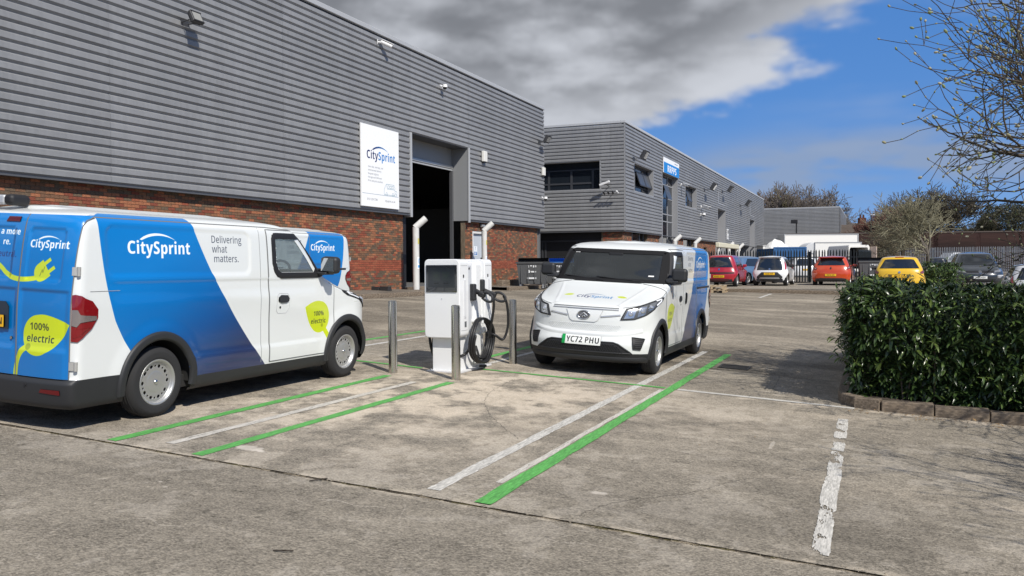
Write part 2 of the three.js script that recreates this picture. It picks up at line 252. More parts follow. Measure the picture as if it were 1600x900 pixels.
stripe(P_.w, 10.76, 2.28, 10.72, 0.2, 0.105, 'white cross line running to the hedge kerb', 0.004, 8);
stripe(P_.h, 5.2, 0.28, 9.9, 0.3, 0.115, 'flaking white bay line pointing at the hedge corner', 0.004, 9);
stripe(P_.g, 10.8, 8.11, 15.4, 8.11, 0.105, 'green bay line behind the nose of the near van', 0.004, 10);
stripe(P_.w, 10.8, 7.66, 15.4, 7.66, 0.09, 'white bay line behind the nose of the near van', 0.004, 11);
stripe(P_.g, 11.4, 5.48, 15.4, 5.5, 0.105, 'green bay line in the shade of the white van', 0.004, 12);
stripe(P_.w, 11.4, 5.17, 15.4, 5.17, 0.09, 'white bay line in the shade of the white van', 0.004, 14);
stripe(P_.w, 33.6, 4.0, 37.2, 3.95, 0.12, 'short white bay line near the far kerb', 0.004, 15);
stripe(P_.w, 33.8, 6.6, 36.8, 6.55, 0.12, 'worn bay line stub by the wooden pallet', 0.004, 16);
{ // drain cover in the bay behind the long green line
  const t = thing('drain_cover', 'dark iron drain grating set in the ground past the long green line', 'drain cover', W(13.55, 1.98, G(13.55, 1.98)), slopeQuat(13.55, 1.98));
  const iron = std(rgb(0.06, 0.055, 0.05), 0.7, 0.5);
  obj('frame', [bx(0.46, 0.012, 0.03, 0, 0.008, 0.215), bx(0.46, 0.012, 0.03, 0, 0.008, -0.215), bx(0.03, 0.012, 0.4, 0.215, 0.008, 0), bx(0.03, 0.012, 0.4, -0.215, 0.008, 0)], iron, t);
  for (let i = 0; i < 8; i++) obj('bar', [bx(0.022, 0.01, 0.4, -0.175 + i * 0.05, 0.007, 0)], iron, t);
}
// ---------- kerbs ----------
const kerbTex = dataTex(256, 256, (x, y) => { const n = 0.7 + (fbm(x / 20, y / 20, 61, 5, 0) - 0.5) * 0.5 + (hash2(x, y, 3) - 0.5) * 0.16; return [n, n * 0.97, n * 0.92]; }, true);
const kerbMat = std(rgb(0.40, 0.335, 0.27), 0.9, 0, { map: kerbTex, bumpMap: kerbTex, bumpScale: 0.004 });
const kerbGeo = bx(0.545, 0.22, 0.13, 0, 0.02, 0, 0.014);
function kerbStone(parent, u, v, yaw, y, s = 1) { const m = obj('kerb_stone', kerbGeo, kerbMat, parent); m.position.copy(W(u, v, y)); m.rotation.y = yaw + Math.PI / 2; m.scale.x = s; return m; }
{
  const k = new THREE.Group(); k.name = 'planter_kerb'; tag(k, 'low kerb of concrete blocks round the clipped hedge', null, null, 'structure'); scene.add(k);
  for (let i = 0; i < 9; i++) kerbStone(k, 10.79, -0.36 - i * 0.555, Math.PI / 2, G(10.8, -0.36 - i * 0.555));
  kerbStone(k, 10.815, 0.055, Math.PI / 2 - 0.28, G(10.8, 0), 0.52); kerbStone(k, 10.94, 0.225, Math.PI / 4 - 0.08, G(11, 0.2), 0.46); kerbStone(k, 11.13, 0.31, 0.22, G(11, 0.3), 0.44);
  for (let i = 0; i < 10; i++) kerbStone(k, 11.53 + i * 0.555, 0.335, 0, G(11.5 + i * 0.555, 0.33));
  struct('soil', [sheet(10.83, 17, -6, 0.28, 30, 30, (u, v) => 0.07 + 0.05 * fbm(u * 4, v * 4, 9, 4))], std(rgb(0.055, 0.042, 0.03), 1), 'dark soil under the hedge');
  const f = new THREE.Group(); f.name = 'far_kerb'; tag(f, 'kerb of the raised car park', null, null, 'structure'); scene.add(f);
  const long = bx(0.895, 0.3, 0.14, 0, 0.0, 0, 0.015);
  for (let i = 0; i < 34; i++) { const v = 8.3 - i * 0.9, m = obj('kerb_stone', long, kerbMat, f); m.position.copy(W(38.17, v, G(38.1, v) - 0.0)); m.rotation.y = 0; }
  struct('verge', [sheet(38.2, 38.8, -34, 8.5, 6, 90, (u, v) => { const t = sst(38.2, 38.8, u); return lerp(G(38.2, v) + 0.135, LOT + 0.012, t); }, (u, v) => { const k = 0.8 + (fbm(u * 3, v * 3, 8, 4) - 0.5) * 0.8; return [0.22 * k, 0.195 * k, 0.165 * k]; }, () => 0)], groundMat, 'sloping strip behind the far kerb');
  // pavement along the warehouse
  const pave = (u0, u1, lab) => {
    const s = sheet(u0, u1, 14.15, 15.95, Math.ceil((u1 - u0) * 2), 5, 0, (u, v) => { const k = 0.85 + (fbm(u * 2, v * 2, 18, 5) - 0.5) * 0.9; return [0.29 * k, 0.255 * k, 0.215 * k]; }, (u, v) => G(u, v) + 0.135 - 0.01 * sst(15, 15.9, v));
    struct('pavement', [s], groundMat, lab);
    const kg = new THREE.Group(); kg.name = numbered('pavement_kerb'); tag(kg, lab + ', its kerb', null, null, 'structure'); scene.add(kg);
    for (let u = u0 + 0.45; u < u1; u += 0.9) { const m = obj('kerb_stone', bx(0.895, 0.3, 0.14, 0, 0, 0, 0.018), kerbMat, kg); m.position.copy(W(u, 14.12, G(u, 14.1) - 0.002)); m.rotation.y = Math.PI / 2; m.rotation.z = (hash2(Math.round(u * 10), 3, 3) - 0.5) * 0.01; }
  };
  pave(2, 26.6, 'pavement along the brick wall under the sign'); pave(33.0, 41.4, 'pavement by the pale side door');
}
// ---------- laurel hedges ----------
function leafGeo(L, w, bend, seed) {   // a laurel leaf: folded along its midrib and bent
  const n = 5, pos = [], idx = [], R = rng(seed), tw = (R() - 0.5) * 0.5;
  for (let i = 0; i <= n; i++) { const t = i / n, x = t * L, y = -bend * t * t * L, hw = w * 0.5 * Math.pow(Math.sin(Math.PI * Math.pow(clamp(t * 0.94 + 0.03, 0, 1), 0.85)), 0.8), a = tw * t; for (const s of [-1, 0, 1]) pos.push(x, y + Math.abs(s) * hw * 0.28 + s * hw * Math.sin(a), s * hw * Math.cos(a)); }
  for (let i = 0; i < n; i++) for (let s = 0; s < 2; s++) { const a = i * 3 + s; idx.push(a, a + 1, a + 3, a + 1, a + 4, a + 3); }
  const g = new THREE.BufferGeometry(); g.setAttribute('position', new THREE.Float32BufferAttribute(pos, 3)); g.setIndex(idx); g.computeVertexNormals(); return g;
}
const leafGeos = [leafGeo(0.108, 0.031, 0.22, 1), leafGeo(0.12, 0.033, 0.45, 2), leafGeo(0.09, 0.030, 0.1, 3), leafGeo(0.10, 0.027, 0.35, 4)];
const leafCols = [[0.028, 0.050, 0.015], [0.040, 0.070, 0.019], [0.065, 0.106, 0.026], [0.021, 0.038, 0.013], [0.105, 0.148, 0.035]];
const leafMats = leafCols.map((c) => phy(rgb(...c), 0.27, { specularIntensity: 0.8, side: THREE.DoubleSide }));
function hedge(name, label, u0, u1, v0, v1, h, n, nParts, seed, eye, scale = 1) {
  const R = rng(seed), base = W(u0, (v0 + v1) / 2, G(u0, v0)), t = thing(name, label, 'hedge', base, null);
  const yb = (u, v) => (u > 38.5 ? LOT : G(u, v)), leaves = [];
  // the clipped outline bulges a little and is uneven
  const wav = (a, b) => (fbm(a * 1.4, b * 1.4, seed, 4) - 0.5) * 0.30;
  for (let i = 0; i < n; i++) {
    const A = (u1 - u0) * (v1 - v0), F = (v1 - v0) * h * 1.6, L = (u1 - u0) * h; let q = R() * (A + F + L * 1.2), u, v, y, nx = 0, ny = 0, nv = 0;
    const deep = Math.pow(R(), 1.6) * 0.24;
    if (q < F) { v = lerp(v0, v1, R()); y = Math.pow(R(), 1.05) * h; u = u0 + deep - wav(v * 2, y * 2) + 0.18 * Math.pow(1 - y / h, 2.5) - 0.05; nx = -1; }
    else if (q < F + A) { u = lerp(u0, u1, R()); v = lerp(v0, v1, R()); y = h - deep + wav(u, v) * 0.7; ny = 1; }
    else { u = lerp(u0, u1, R()); y = R() * h; v = v1 - deep + wav(u * 2, y * 2) - 0.14 * Math.pow(1 - y / h, 2); nv = 1; }
    // round the edges
    const du = Math.max(0, 0.22 - (u - u0)), dv = Math.max(0, 0.22 - (v1 - v)), dy = Math.max(0, 0.22 - (h - y)); if (du + dv + dy > 0.36) { u += du * 0.3; v -= dv * 0.3; y -= dy * 0.3; }
    const dir = W(nx * 0.7 + (R() - 0.5) * 1.5, nv * 0.7 + (R() - 0.5) * 1.5, ny * 0.7 + (R() - 0.55) * 1.3 - (nx ? 0.15 : 0)); dir.y = ny * 0.6 + (R() - 0.5) * 1.1 - (ny ? 0 : 0.12); dir.normalize();
    const up = V3((R() - 0.5) * 0.9, 1, (R() - 0.5) * 0.9).addScaledVector(W(nx, nv, 0), 0.7); const side = dir.clone().cross(up).normalize(); up.copy(side.clone().cross(dir));
    const p = W(u, v, yb(u, v) + 0.06 + y), s = (0.55 + R() * 0.7) * scale;
    const m = new THREE.Matrix4().makeBasis(dir, up, side).scale(V3(s, s, s)).setPosition(p.clone().sub(base)); 
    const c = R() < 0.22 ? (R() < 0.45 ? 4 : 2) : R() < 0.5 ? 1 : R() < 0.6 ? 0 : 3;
    leaves.push({ m, c, g: Math.floor(R() * 4), d: p.distanceTo(eye) - (nx ? 0.6 : 0) + deep * 4 });
  }
  const shoots = [];
  for (let i = 0; i < n * 0.0022; i++) {   // young shoots that have outgrown the clipping
    const k = R(), nn = k < 0.35 ? [0, 1, 0] : k < 0.6 ? [-1, 0, 0] : [0, 0, 1]; let u = lerp(u0 + 0.05, u1, R() * R()), v = lerp(v0, v1 - 0.05, R()), y = h * (0.25 + 0.7 * R()); if (nn[0]) u = u0 + 0.02; if (nn[1]) v = v1 - 0.06; if (nn[2]) y = h - 0.05;
    const a = W(u, v, yb(u, v) + 0.06 + y), d = W(nn[0] * 0.8 + (R() - 0.5) * 0.7, nn[1] * 0.9 + (R() - 0.5) * 0.7, nn[2] + 0.35 + (R() - 0.5) * 0.5).normalize(), L = (0.10 + R() * 0.17) * scale, e = a.clone().addScaledVector(d, L); shoots.push(rod(a.clone().sub(base), e.clone().sub(base), 0.004, 0.0025, 5));
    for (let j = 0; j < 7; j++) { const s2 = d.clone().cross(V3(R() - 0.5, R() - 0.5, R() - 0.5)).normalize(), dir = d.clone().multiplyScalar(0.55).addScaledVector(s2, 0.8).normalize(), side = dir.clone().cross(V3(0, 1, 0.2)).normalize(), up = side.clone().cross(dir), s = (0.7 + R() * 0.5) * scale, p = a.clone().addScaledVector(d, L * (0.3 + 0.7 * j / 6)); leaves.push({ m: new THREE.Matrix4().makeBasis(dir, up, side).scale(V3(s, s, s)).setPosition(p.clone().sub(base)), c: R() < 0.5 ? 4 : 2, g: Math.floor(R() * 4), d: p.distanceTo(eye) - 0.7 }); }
  }
  leaves.sort((a, b) => a.d - b.d);
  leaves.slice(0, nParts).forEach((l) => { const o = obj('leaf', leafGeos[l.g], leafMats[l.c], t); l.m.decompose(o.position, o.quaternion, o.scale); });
  const rest = leaves.slice(nParts);
  for (let k = 0; k < 4; k++) {
    const mine = rest.filter((l) => l.g === k), im = new THREE.InstancedMesh(leafGeos[k], phy(0xffffff, 0.27, { specularIntensity: 0.8, side: THREE.DoubleSide }), mine.length);
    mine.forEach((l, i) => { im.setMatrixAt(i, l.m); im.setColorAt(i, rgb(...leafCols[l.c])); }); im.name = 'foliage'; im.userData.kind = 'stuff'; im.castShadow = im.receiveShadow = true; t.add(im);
  }
  // twigs and shaded inner leaves that close the hedge
  const tw = []; for (let i = 0; i < n * 0.02; i++) { const u = lerp(u0 + 0.15, u1 - 0.1, R()), v = lerp(v0, v1 - 0.15, R()), a = W(u, v, yb(u, v)), b = W(u + (R() - 0.5) * 0.4, v + (R() - 0.5) * 0.4, yb(u, v) + h * (0.6 + R() * 0.3)); tw.push(rod(a.sub(base), b.sub(base), 0.012, 0.005, 5)); }
  obj('stems', [...tw, ...shoots], std(rgb(0.09, 0.07, 0.045), 0.9), t).userData.kind = 'stuff';
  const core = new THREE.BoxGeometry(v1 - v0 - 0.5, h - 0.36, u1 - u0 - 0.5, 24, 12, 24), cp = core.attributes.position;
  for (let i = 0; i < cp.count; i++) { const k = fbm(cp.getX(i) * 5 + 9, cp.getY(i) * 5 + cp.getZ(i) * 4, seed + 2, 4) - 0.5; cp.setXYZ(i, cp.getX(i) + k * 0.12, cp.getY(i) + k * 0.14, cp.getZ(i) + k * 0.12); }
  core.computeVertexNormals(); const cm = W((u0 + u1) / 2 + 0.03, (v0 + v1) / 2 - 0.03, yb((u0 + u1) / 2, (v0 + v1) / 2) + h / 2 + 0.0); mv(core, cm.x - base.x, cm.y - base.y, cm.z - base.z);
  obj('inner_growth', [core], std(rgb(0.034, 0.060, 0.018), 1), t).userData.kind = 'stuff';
  return t;
}
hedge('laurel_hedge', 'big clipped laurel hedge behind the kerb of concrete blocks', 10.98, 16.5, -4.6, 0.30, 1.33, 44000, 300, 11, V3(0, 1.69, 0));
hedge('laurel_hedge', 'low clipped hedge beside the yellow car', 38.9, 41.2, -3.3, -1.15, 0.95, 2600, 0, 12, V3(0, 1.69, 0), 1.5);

{ // fallen leaves and twigs on the concrete
  const R = rng(19), im = new THREE.InstancedMesh(leafGeos[2], std(0xffffff, 0.9, 0, { side: THREE.DoubleSide }), 240), q = new THREE.Quaternion(), m = new THREE.Matrix4();
  for (let i = 0; i < 240; i++) { const near = R() < 0.75, u = near ? 10.68 - R() * R() * 0.5 : 6 + R() * 8, v = near ? -3 + R() * 3.3 : -2 + R() * 8; q.setFromEuler(new THREE.Euler((R() - 0.5) * 0.5, R() * 6.28, (R() - 0.5) * 0.5)); const s = near ? 0.25 + R() * 0.4 : 0.12 + R() * 0.2; im.setMatrixAt(i, m.compose(W(u, v, G(u, v) + 0.012), q, V3(s, s, s))); const k = R(); im.setColorAt(i, rgb(0.16 + 0.14 * k, 0.10 + 0.09 * k, 0.05 + 0.03 * k)); }
  im.name = 'leaf_litter'; im.castShadow = true; tag(im, 'dry leaves blown against the hedge kerb', 'leaf litter', null, 'stuff'); scene.add(im);
  const tw = (label, u, v, ang, L) => { const t = thing('twig', label, 'twig', W(u, v, G(u, v) + 0.006), ang); obj('stem', [tube([V3(0, 0, 0), V3(L * 0.4, 0.004, L * 0.08), V3(L, 0, -L * 0.05)], 0.0045, 8, 5), tube([V3(L * 0.45, 0.004, L * 0.07), V3(L * 0.7, 0.012, L * 0.2)], 0.003, 4, 5)], std(rgb(0.05, 0.04, 0.03), 0.9), t); };
  tw('dark dry twig lying by the slab joint in front of the bays', 4.93, 3.63, 0.9, 0.13); tw('dark dry twig lying alone on the near slab', 3.72, 2.98, 0.3, 0.11);
}
// ---------- the big warehouse with the brick base ----------
const streakTex = dataTex(512, 512, (x, y) => { const n = 0.90 + (fbm(x / 8, y / 60, 401, 4, 64) - 0.5) * 0.07 + (fbm(x / 50, y / 50, 411, 4, 10) - 0.5) * 0.08; return [n, n, n]; }, true);
const cladMats = [0.318, 0.332, 0.303].map((k) => std(rgb(k * 0.985, k * 1.0, k * 1.02), 0.45, 0, { map: rep(streakTex, 0.25, 0.25) }));
const trimMat = std(rgb(0.40, 0.41, 0.42), 0.45), darkTrim = std(rgb(0.10, 0.103, 0.11), 0.5, 0.2), blackMat = std(rgb(0.012, 0.012, 0.014), 0.6), offWhite = std(rgb(0.72, 0.72, 0.70), 0.5), whitePlastic = std(rgb(0.78, 0.78, 0.77), 0.4);
const PITCH = 0.2, cladCache = {};
function cladGeo(L, n, part = 0) {
  const key = L.toFixed(3) + '_' + n; if (cladCache[key]) return cladCache[key];
  const prof = [[-0.006, 0.004], [0, 0.004], [0, 0]]; for (let i = 0; i < n; i++) { const y = i * PITCH; prof.push([y + 0.046, 0.052], [y + 0.155, 0.054], [y + 0.19, 0.0], [y + PITCH, 0]); }
  const pos = [], nor = [], uv = [], idx = [], cols = [];
  for (let i = 0; i < prof.length - 1; i++) {
    const [y0, z0] = prof[i], [y1, z1] = prof[i + 1], l = Math.hypot(y1 - y0, z1 - z0), ny = -(z1 - z0) / l, nz = (y1 - y0) / l, b = pos.length / 3;
    pos.push(0, y0, z0, L, y0, z0, L, y1, z1, 0, y1, z1); for (let k = 0; k < 4; k++) nor.push(0, ny, nz); uv.push(0, y0, L, y0, L, y1, 0, y1); idx.push(b, b + 1, b + 2, b, b + 2, b + 3);
  }
  const g = new THREE.BufferGeometry(); g.setAttribute('position', new THREE.Float32BufferAttribute(pos, 3)); g.setAttribute('normal', new THREE.Float32BufferAttribute(nor, 3)); g.setAttribute('uv', new THREE.Float32BufferAttribute(uv, 2)); g.setIndex(idx);
  return (cladCache[key] = g);
}
const screwMat = std(rgb(0.30, 0.30, 0.31), 0.4, 0.6);
function clad(parent, org, ry, a0, a1, yb, rows, openings, colW, seed, screws = true) {   // org: world place of a = 0, y = 0 on the face
  const bp = parent.userData.base, top = yb + rows * PITCH, as = new Set([a0, a1]), ys = new Set([yb, top]);
  for (let a = a0 + colW; a < a1 - 0.5; a += colW) as.add(+a.toFixed(3)); for (let y = yb + 1; y < top - 0.1; y += 1) ys.add(+y.toFixed(3));
  for (const o of openings) { for (const a of [o[0], o[1]]) if (a > a0 && a < a1) as.add(a); for (const y of [o[2], o[3]]) if (y > yb && y < top) ys.add(+y.toFixed(3)); }
  const A = [...as].sort((x, y) => x - y), Y = [...ys].sort((x, y) => x - y), R = rng(seed);
  const dirA = V3(Math.cos(ry), 0, -Math.sin(ry)), scr = [];
  for (let j = 0; j < Y.length - 1; j++) for (let i = 0; i < A.length - 1; i++) {
    const ca = (A[i] + A[i + 1]) / 2, cy = (Y[j] + Y[j + 1]) / 2, n = Math.round((Y[j + 1] - Y[j]) / PITCH); if (n < 1 || A[i + 1] - A[i] < 0.02) continue;
    if (openings.some((o) => ca > o[0] && ca < o[1] && cy > o[2] && cy < o[3])) continue;
    const m = obj('cladding_panel', cladGeo(A[i + 1] - A[i] - 0.004, n), cladMats[Math.floor(R() * 3)], parent);
    m.position.copy(org).addScaledVector(dirA, A[i] + 0.002).sub(bp); m.position.y += Y[j]; m.rotation.y = ry;
    if (screws) for (let a = Math.ceil(A[i] / 1.55) * 1.55; a < A[i + 1]; a += 1.55) for (let k = 0; k < n; k++) scr.push([a, Y[j] + k * PITCH + 0.185]);
  }
  if (scr.length) {
    const im = new THREE.InstancedMesh(new THREE.CylinderGeometry(0.009, 0.009, 0.008, 6).rotateX(Math.PI / 2), screwMat, scr.length), q = new THREE.Quaternion().setFromAxisAngle(V3(0, 1, 0), ry), nrm = V3(Math.sin(ry), 0, Math.cos(ry));
    scr.forEach(([a, y], i) => { const p = org.clone().addScaledVector(dirA, a).addScaledVector(nrm, 0.005).sub(bp); p.y += y; im.setMatrixAt(i, new THREE.Matrix4().compose(p, q, V3(1, 1, 1))); });
    im.name = 'screws'; im.userData.kind = 'stuff'; parent.add(im);
  }
}
const brickCols = [[0.36, 0.088, 0.046], [0.40, 0.118, 0.06], [0.29, 0.076, 0.044], [0.235, 0.115, 0.066], [0.18, 0.118, 0.078], [0.33, 0.145, 0.075], [0.45, 0.165, 0.083], [0.165, 0.105, 0.072], [0.38, 0.098, 0.052]];
const brickTex = dataTex(128, 128, (x, y) => { const n = 0.8 + (fbm(x / 14, y / 14, 501, 4, 0) - 0.5) * 0.6 + (hash2(x, y, 7) - 0.5) * 0.2; return [n, n * 0.985, n * 0.97]; }, true);
brickCols.forEach((c) => c.forEach((x, i) => { c[i] = x * [1.22, 1.34, 1.34][i]; }));
const brickMats = brickCols.map((c) => std(rgb(...c), 0.92, 0, { map: brickTex })), brickInst = std(0xffffff, 0.92, 0, { map: brickTex }), mortarMat = std(rgb(0.36, 0.30, 0.235), 0.97, 0, { map: rep(kerbTex, 1) });
const brickGeo = new THREE.BoxGeometry(0.214, 0.064, 0.1);
function brickWall(parent, org, ry, a0, a1, y0, y1, openings, seed, nParts = 0, near = null) {
  const bp = parent.userData.base, R = rng(seed), list = [], dirA = V3(Math.cos(ry), 0, -Math.sin(ry)), nrm = V3(Math.sin(ry), 0, Math.cos(ry));
  const wall = new THREE.Group(); wall.name = 'brick_wall'; parent.add(wall);
  const rows = Math.round((y1 - y0) / 0.075);
  for (let j = 0; j < rows; j++) {
    const y = y0 + (j + 0.5) * 0.075; let a = a0 - (j % 2) * 0.1125;
    for (; a < a1; a += 0.225) {
      let s = Math.max(a, a0), e = Math.min(a + 0.225, a1);
      for (const o of openings) if (y > o[2] && y < o[3]) { if (s < o[0] && e > o[0]) e = o[0]; else if (s < o[1] && e > o[1]) s = o[1]; else if (s >= o[0] && e <= o[1]) e = s; }
      if (e - s < 0.03) continue;
      const band = y > 1.5 && y < 1.81, c = band ? (R() < 0.6 ? 0 : R() < 0.5 ? 8 : 1) : Math.floor(Math.pow(fbm(a * 0.9, y * 2.4, seed, 4) * 0.6 + R() * 0.55, 1.15) * 9) % 9, k = 0.8 + R() * 0.4;
      const p = org.clone().addScaledVector(dirA, (s + e) / 2).addScaledVector(nrm, -0.05 + R() * 0.005).sub(bp); p.y += y + (R() - 0.5) * 0.003;
      list.push({ p, sx: (e - s - 0.011) / 0.214, c, k, d: near ? near(lerp(s, e, 0.5), y) : 1e9 });
    }
  }
  if (nParts) list.sort((a, b) => a.d - b.d);
  const q = new THREE.Quaternion().setFromAxisAngle(V3(0, 1, 0), ry);
  list.slice(0, nParts).forEach((b) => { const m = obj('brick', brickGeo, brickMats[b.c], wall); m.position.copy(b.p); m.quaternion.copy(q); m.scale.x = b.sx; });
  const rest = list.slice(nParts), im = new THREE.InstancedMesh(brickGeo, brickInst, rest.length);
  rest.forEach((b, i) => { im.setMatrixAt(i, new THREE.Matrix4().compose(b.p, q, V3(b.sx, 1, 1))); const c = brickCols[b.c]; im.setColorAt(i, rgb(c[0] * b.k, c[1] * b.k, c[2] * b.k)); });
  im.name = 'brick_courses'; im.userData.kind = 'stuff'; im.castShadow = im.receiveShadow = true; wall.add(im);
  // mortar bed behind the bricks, split round the openings
  const gs = [], cut = [a0, ...openings.flatMap((o) => [o[0], o[1]]), a1].filter((x) => x >= a0 && x <= a1).sort((x, y) => x - y);
  for (let i = 0; i < cut.length - 1; i++) { const s = cut[i], e = cut[i + 1]; if (e - s < 0.01) continue; const o = openings.find((k) => (s + e) / 2 > k[0] && (s + e) / 2 < k[1]); const parts = o ? [[y0, o[2]], [o[3], y1]] : [[y0, y1]]; for (const [ya, yb] of parts) if (yb - ya > 0.02) gs.push(mv(new THREE.BoxGeometry(e - s, yb - ya, 0.2), (s + e) / 2, (ya + yb) / 2, -0.109)); }
  const mm = obj('mortar', gs, mortarMat, wall); mm.rotation.y = ry; mm.position.copy(org).sub(bp);
  return wall;
}
function building(name, label, base, group) { const t = thing(name, label, 'building', base, null, group); Object.defineProperty(t.userData, 'base', { value: base.clone(), enumerable: false }); return t; }
function wobj(name, geoms, mat, parent) { const m = obj(name, geoms, mat, parent); m.position.sub(parent.userData.base); return m; }
// a box given by its reach in u, v and y
const ub = (u0, u1, v0, v1, y0, y1, r = 0) => { const w = Math.abs(v1 - v0), h = Math.abs(y1 - y0), d = Math.abs(u1 - u0), p = W((u0 + u1) / 2, (v0 + v1) / 2, (y0 + y1) / 2); return bx(w, h, d, p.x, p.y, p.z, r); };
const EAVE = 9.58, CB = 3.53, VF = 15.74, RY = Math.PI / 2;
const wh = building('warehouse', 'large warehouse of ribbed grey cladding on brick with an open loading door', W(21, 15.9, 0.7));
clad(wh, W(0, VF, 0), RY, 2.0, 41.5, CB, 30, [[27.65, 32.57, CB, 6.53]], 6.1, 5);
brickWall(wh, W(0, VF + 0.15, 0), RY, 2.0, 27.38, 0.72, CB + 0.06, [], 21, 300, (a, y) => (a < 11.7 || y < 2.85 ? 1e6 : 0) + Math.hypot(a, 15.9) - y * 0.02);
brickWall(wh, W(0, VF + 0.15, 0), RY, 32.57, 40.95, 0.72, CB + 0.06, [[33.28, 34.62, 0.72, 3.12]], 22);
{
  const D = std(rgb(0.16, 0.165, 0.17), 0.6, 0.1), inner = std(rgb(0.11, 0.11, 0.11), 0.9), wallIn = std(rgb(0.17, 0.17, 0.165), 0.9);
  wobj('eaves_trim', [ub(2, 41.52, 15.66, 15.98, EAVE, EAVE + 0.16, 0.02)], trimMat, wh);
  wobj('eaves_shadow_gap', [ub(2, 41.5, 15.73, 15.95, EAVE - 0.03, EAVE)], darkTrim, wh);
  wobj('drip_trim', [ub(2, 27.62, 15.69, 15.88, CB - 0.05, CB - 0.012), ub(32.6, 41.5, 15.69, 15.88, CB - 0.05, CB - 0.012)], darkTrim, wh);
  wobj('roof', [ub(2, 41.3, 15.98, 44, EAVE - 0.2, EAVE - 0.02)], D, wh);
  // shell of the hall, with the loading door left open
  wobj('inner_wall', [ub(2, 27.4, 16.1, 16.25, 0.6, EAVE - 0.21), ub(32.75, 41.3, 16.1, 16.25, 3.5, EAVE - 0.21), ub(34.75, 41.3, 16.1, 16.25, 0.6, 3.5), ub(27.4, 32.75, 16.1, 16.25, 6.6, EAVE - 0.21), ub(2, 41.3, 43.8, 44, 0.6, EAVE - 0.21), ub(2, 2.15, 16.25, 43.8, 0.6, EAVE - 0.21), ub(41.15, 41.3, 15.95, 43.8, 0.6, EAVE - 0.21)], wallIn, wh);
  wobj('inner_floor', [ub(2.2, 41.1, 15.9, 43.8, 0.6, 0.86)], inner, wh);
  wobj('gable_cladding', [ub(41.32, 41.42, 15.9, 44, 0.6, EAVE - 0.02)], D, wh);
  // loading door: jambs, roller shutter rolled up into its head, guide rails
  wobj('door_jamb', [ub(27.6, 27.72, 15.66, 16.5, CB - 0.1, 6.53, 0.008)], trimMat, wh);
  wobj('door_jamb', [ub(32.5, 32.62, 15.66, 15.72, CB - 0.1, 6.56, 0.006)], trimMat, wh);
  wobj('door_reveal', [ub(32.52, 32.58, 15.72, 16.55, CB - 0.02, 6.53)], std(rgb(0.26, 0.268, 0.275), 0.5), wh);
  wobj('door_head', [ub(27.72, 32.5, 15.74, 16.6, 6.53, 6.58)], darkTrim, wh);
  wobj('shutter', [ub(27.74, 32.5, 16.46, 16.52, 5.82, 6.53)], std(rgb(0.26, 0.27, 0.272), 0.5), wh);
  wobj('shutter_rail', [ub(27.74, 32.5, 16.40, 16.50, 5.70, 5.82, 0.015)], std(rgb(0.48, 0.48, 0.47), 0.4, 0.5), wh);
  wobj('shutter_slat', [ub(27.74, 32.5, 16.43, 16.48, 5.62, 5.70, 0.01)], trimMat, wh);
  wobj('guide_rail', [ub(27.72, 27.84, 16.4, 16.52, 0.86, 5.62)], darkTrim, wh); wobj('guide_rail', [ub(32.38, 32.5, 16.4, 16.52, 0.86, 5.62)], darkTrim, wh);
  wobj('steel_post', [ub(27.38, 27.7, 15.95, 16.35, 0.7, CB)], blackMat, wh);
  // racking and pallets dimly seen inside
  const rk = std(rgb(0.05, 0.06, 0.10), 0.7), og = std(rgb(0.25, 0.09, 0.03), 0.7), gs = [], go = [];
  for (let i = 0; i < 4; i++) { gs.push(ub(33.6 + i * 2, 33.7 + i * 2, 22, 22.1, 0.86, 5.2), ub(33.6 + i * 2, 33.7 + i * 2, 23, 23.1, 0.86, 5.2)); }
  for (const y of [2.2, 3.6, 5.0]) go.push(ub(33.6, 39.7, 22, 22.06, y, y + 0.1), ub(33.6, 39.7, 23.04, 23.1, y, y + 0.1));
  wobj('racking_frame', gs, rk, wh); wobj('racking_beam', go, og, wh);
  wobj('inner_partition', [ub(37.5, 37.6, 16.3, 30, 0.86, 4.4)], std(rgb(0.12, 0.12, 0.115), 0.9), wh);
  wobj('concrete_threshold', [ub(27.4, 33.2, 15.2, 15.95, 0.5, 0.85)], kerbMat, wh);
  // side door in the brick
  const door = wobj('side_door', [ub(33.42, 34.48, 16.0, 16.05, 0.86, 3.0, 0.008)], std(rgb(0.50, 0.54, 0.58), 0.5), wh);
  obj('door_frame', [ub(33.3, 33.41, 15.91, 16.06, 0.86, 3.1), ub(34.49, 34.6, 15.91, 16.06, 0.86, 3.1), ub(33.41, 34.49, 15.91, 16.06, 3.01, 3.1)], offWhite, door);
  const sg = obj('door_sign', [mv(new THREE.PlaneGeometry(0.34, 0.42).rotateY(Math.PI / 2), -15.993, 2.25, -33.8)], std(0xffffff, 0.6, 0, { map: canvasTex(128, 160, (c) => { c.fillStyle = '#e9eef2'; c.fillRect(0, 0, 128, 160); c.fillStyle = '#2f6fae'; c.fillRect(8, 92, 112, 56); c.fillStyle = '#fff'; for (let i = 0; i < 3; i++) c.fillRect(18, 102 + i * 13, 90 - i * 14, 6); c.fillStyle = '#5a7ea2'; c.fillRect(58, 20, 8, 46); c.beginPath(); c.arc(62, 18, 9, 0, 7); c.fill(); }) }), door);
  obj('handle', [ub(34.3, 34.34, 15.95, 15.99, 1.85, 1.97)], blackMat, door);
  wobj('movement_joint', [ub(37.0, 37.02, 15.885, 15.9, 0.75, 3.5)], blackMat, wh);
}
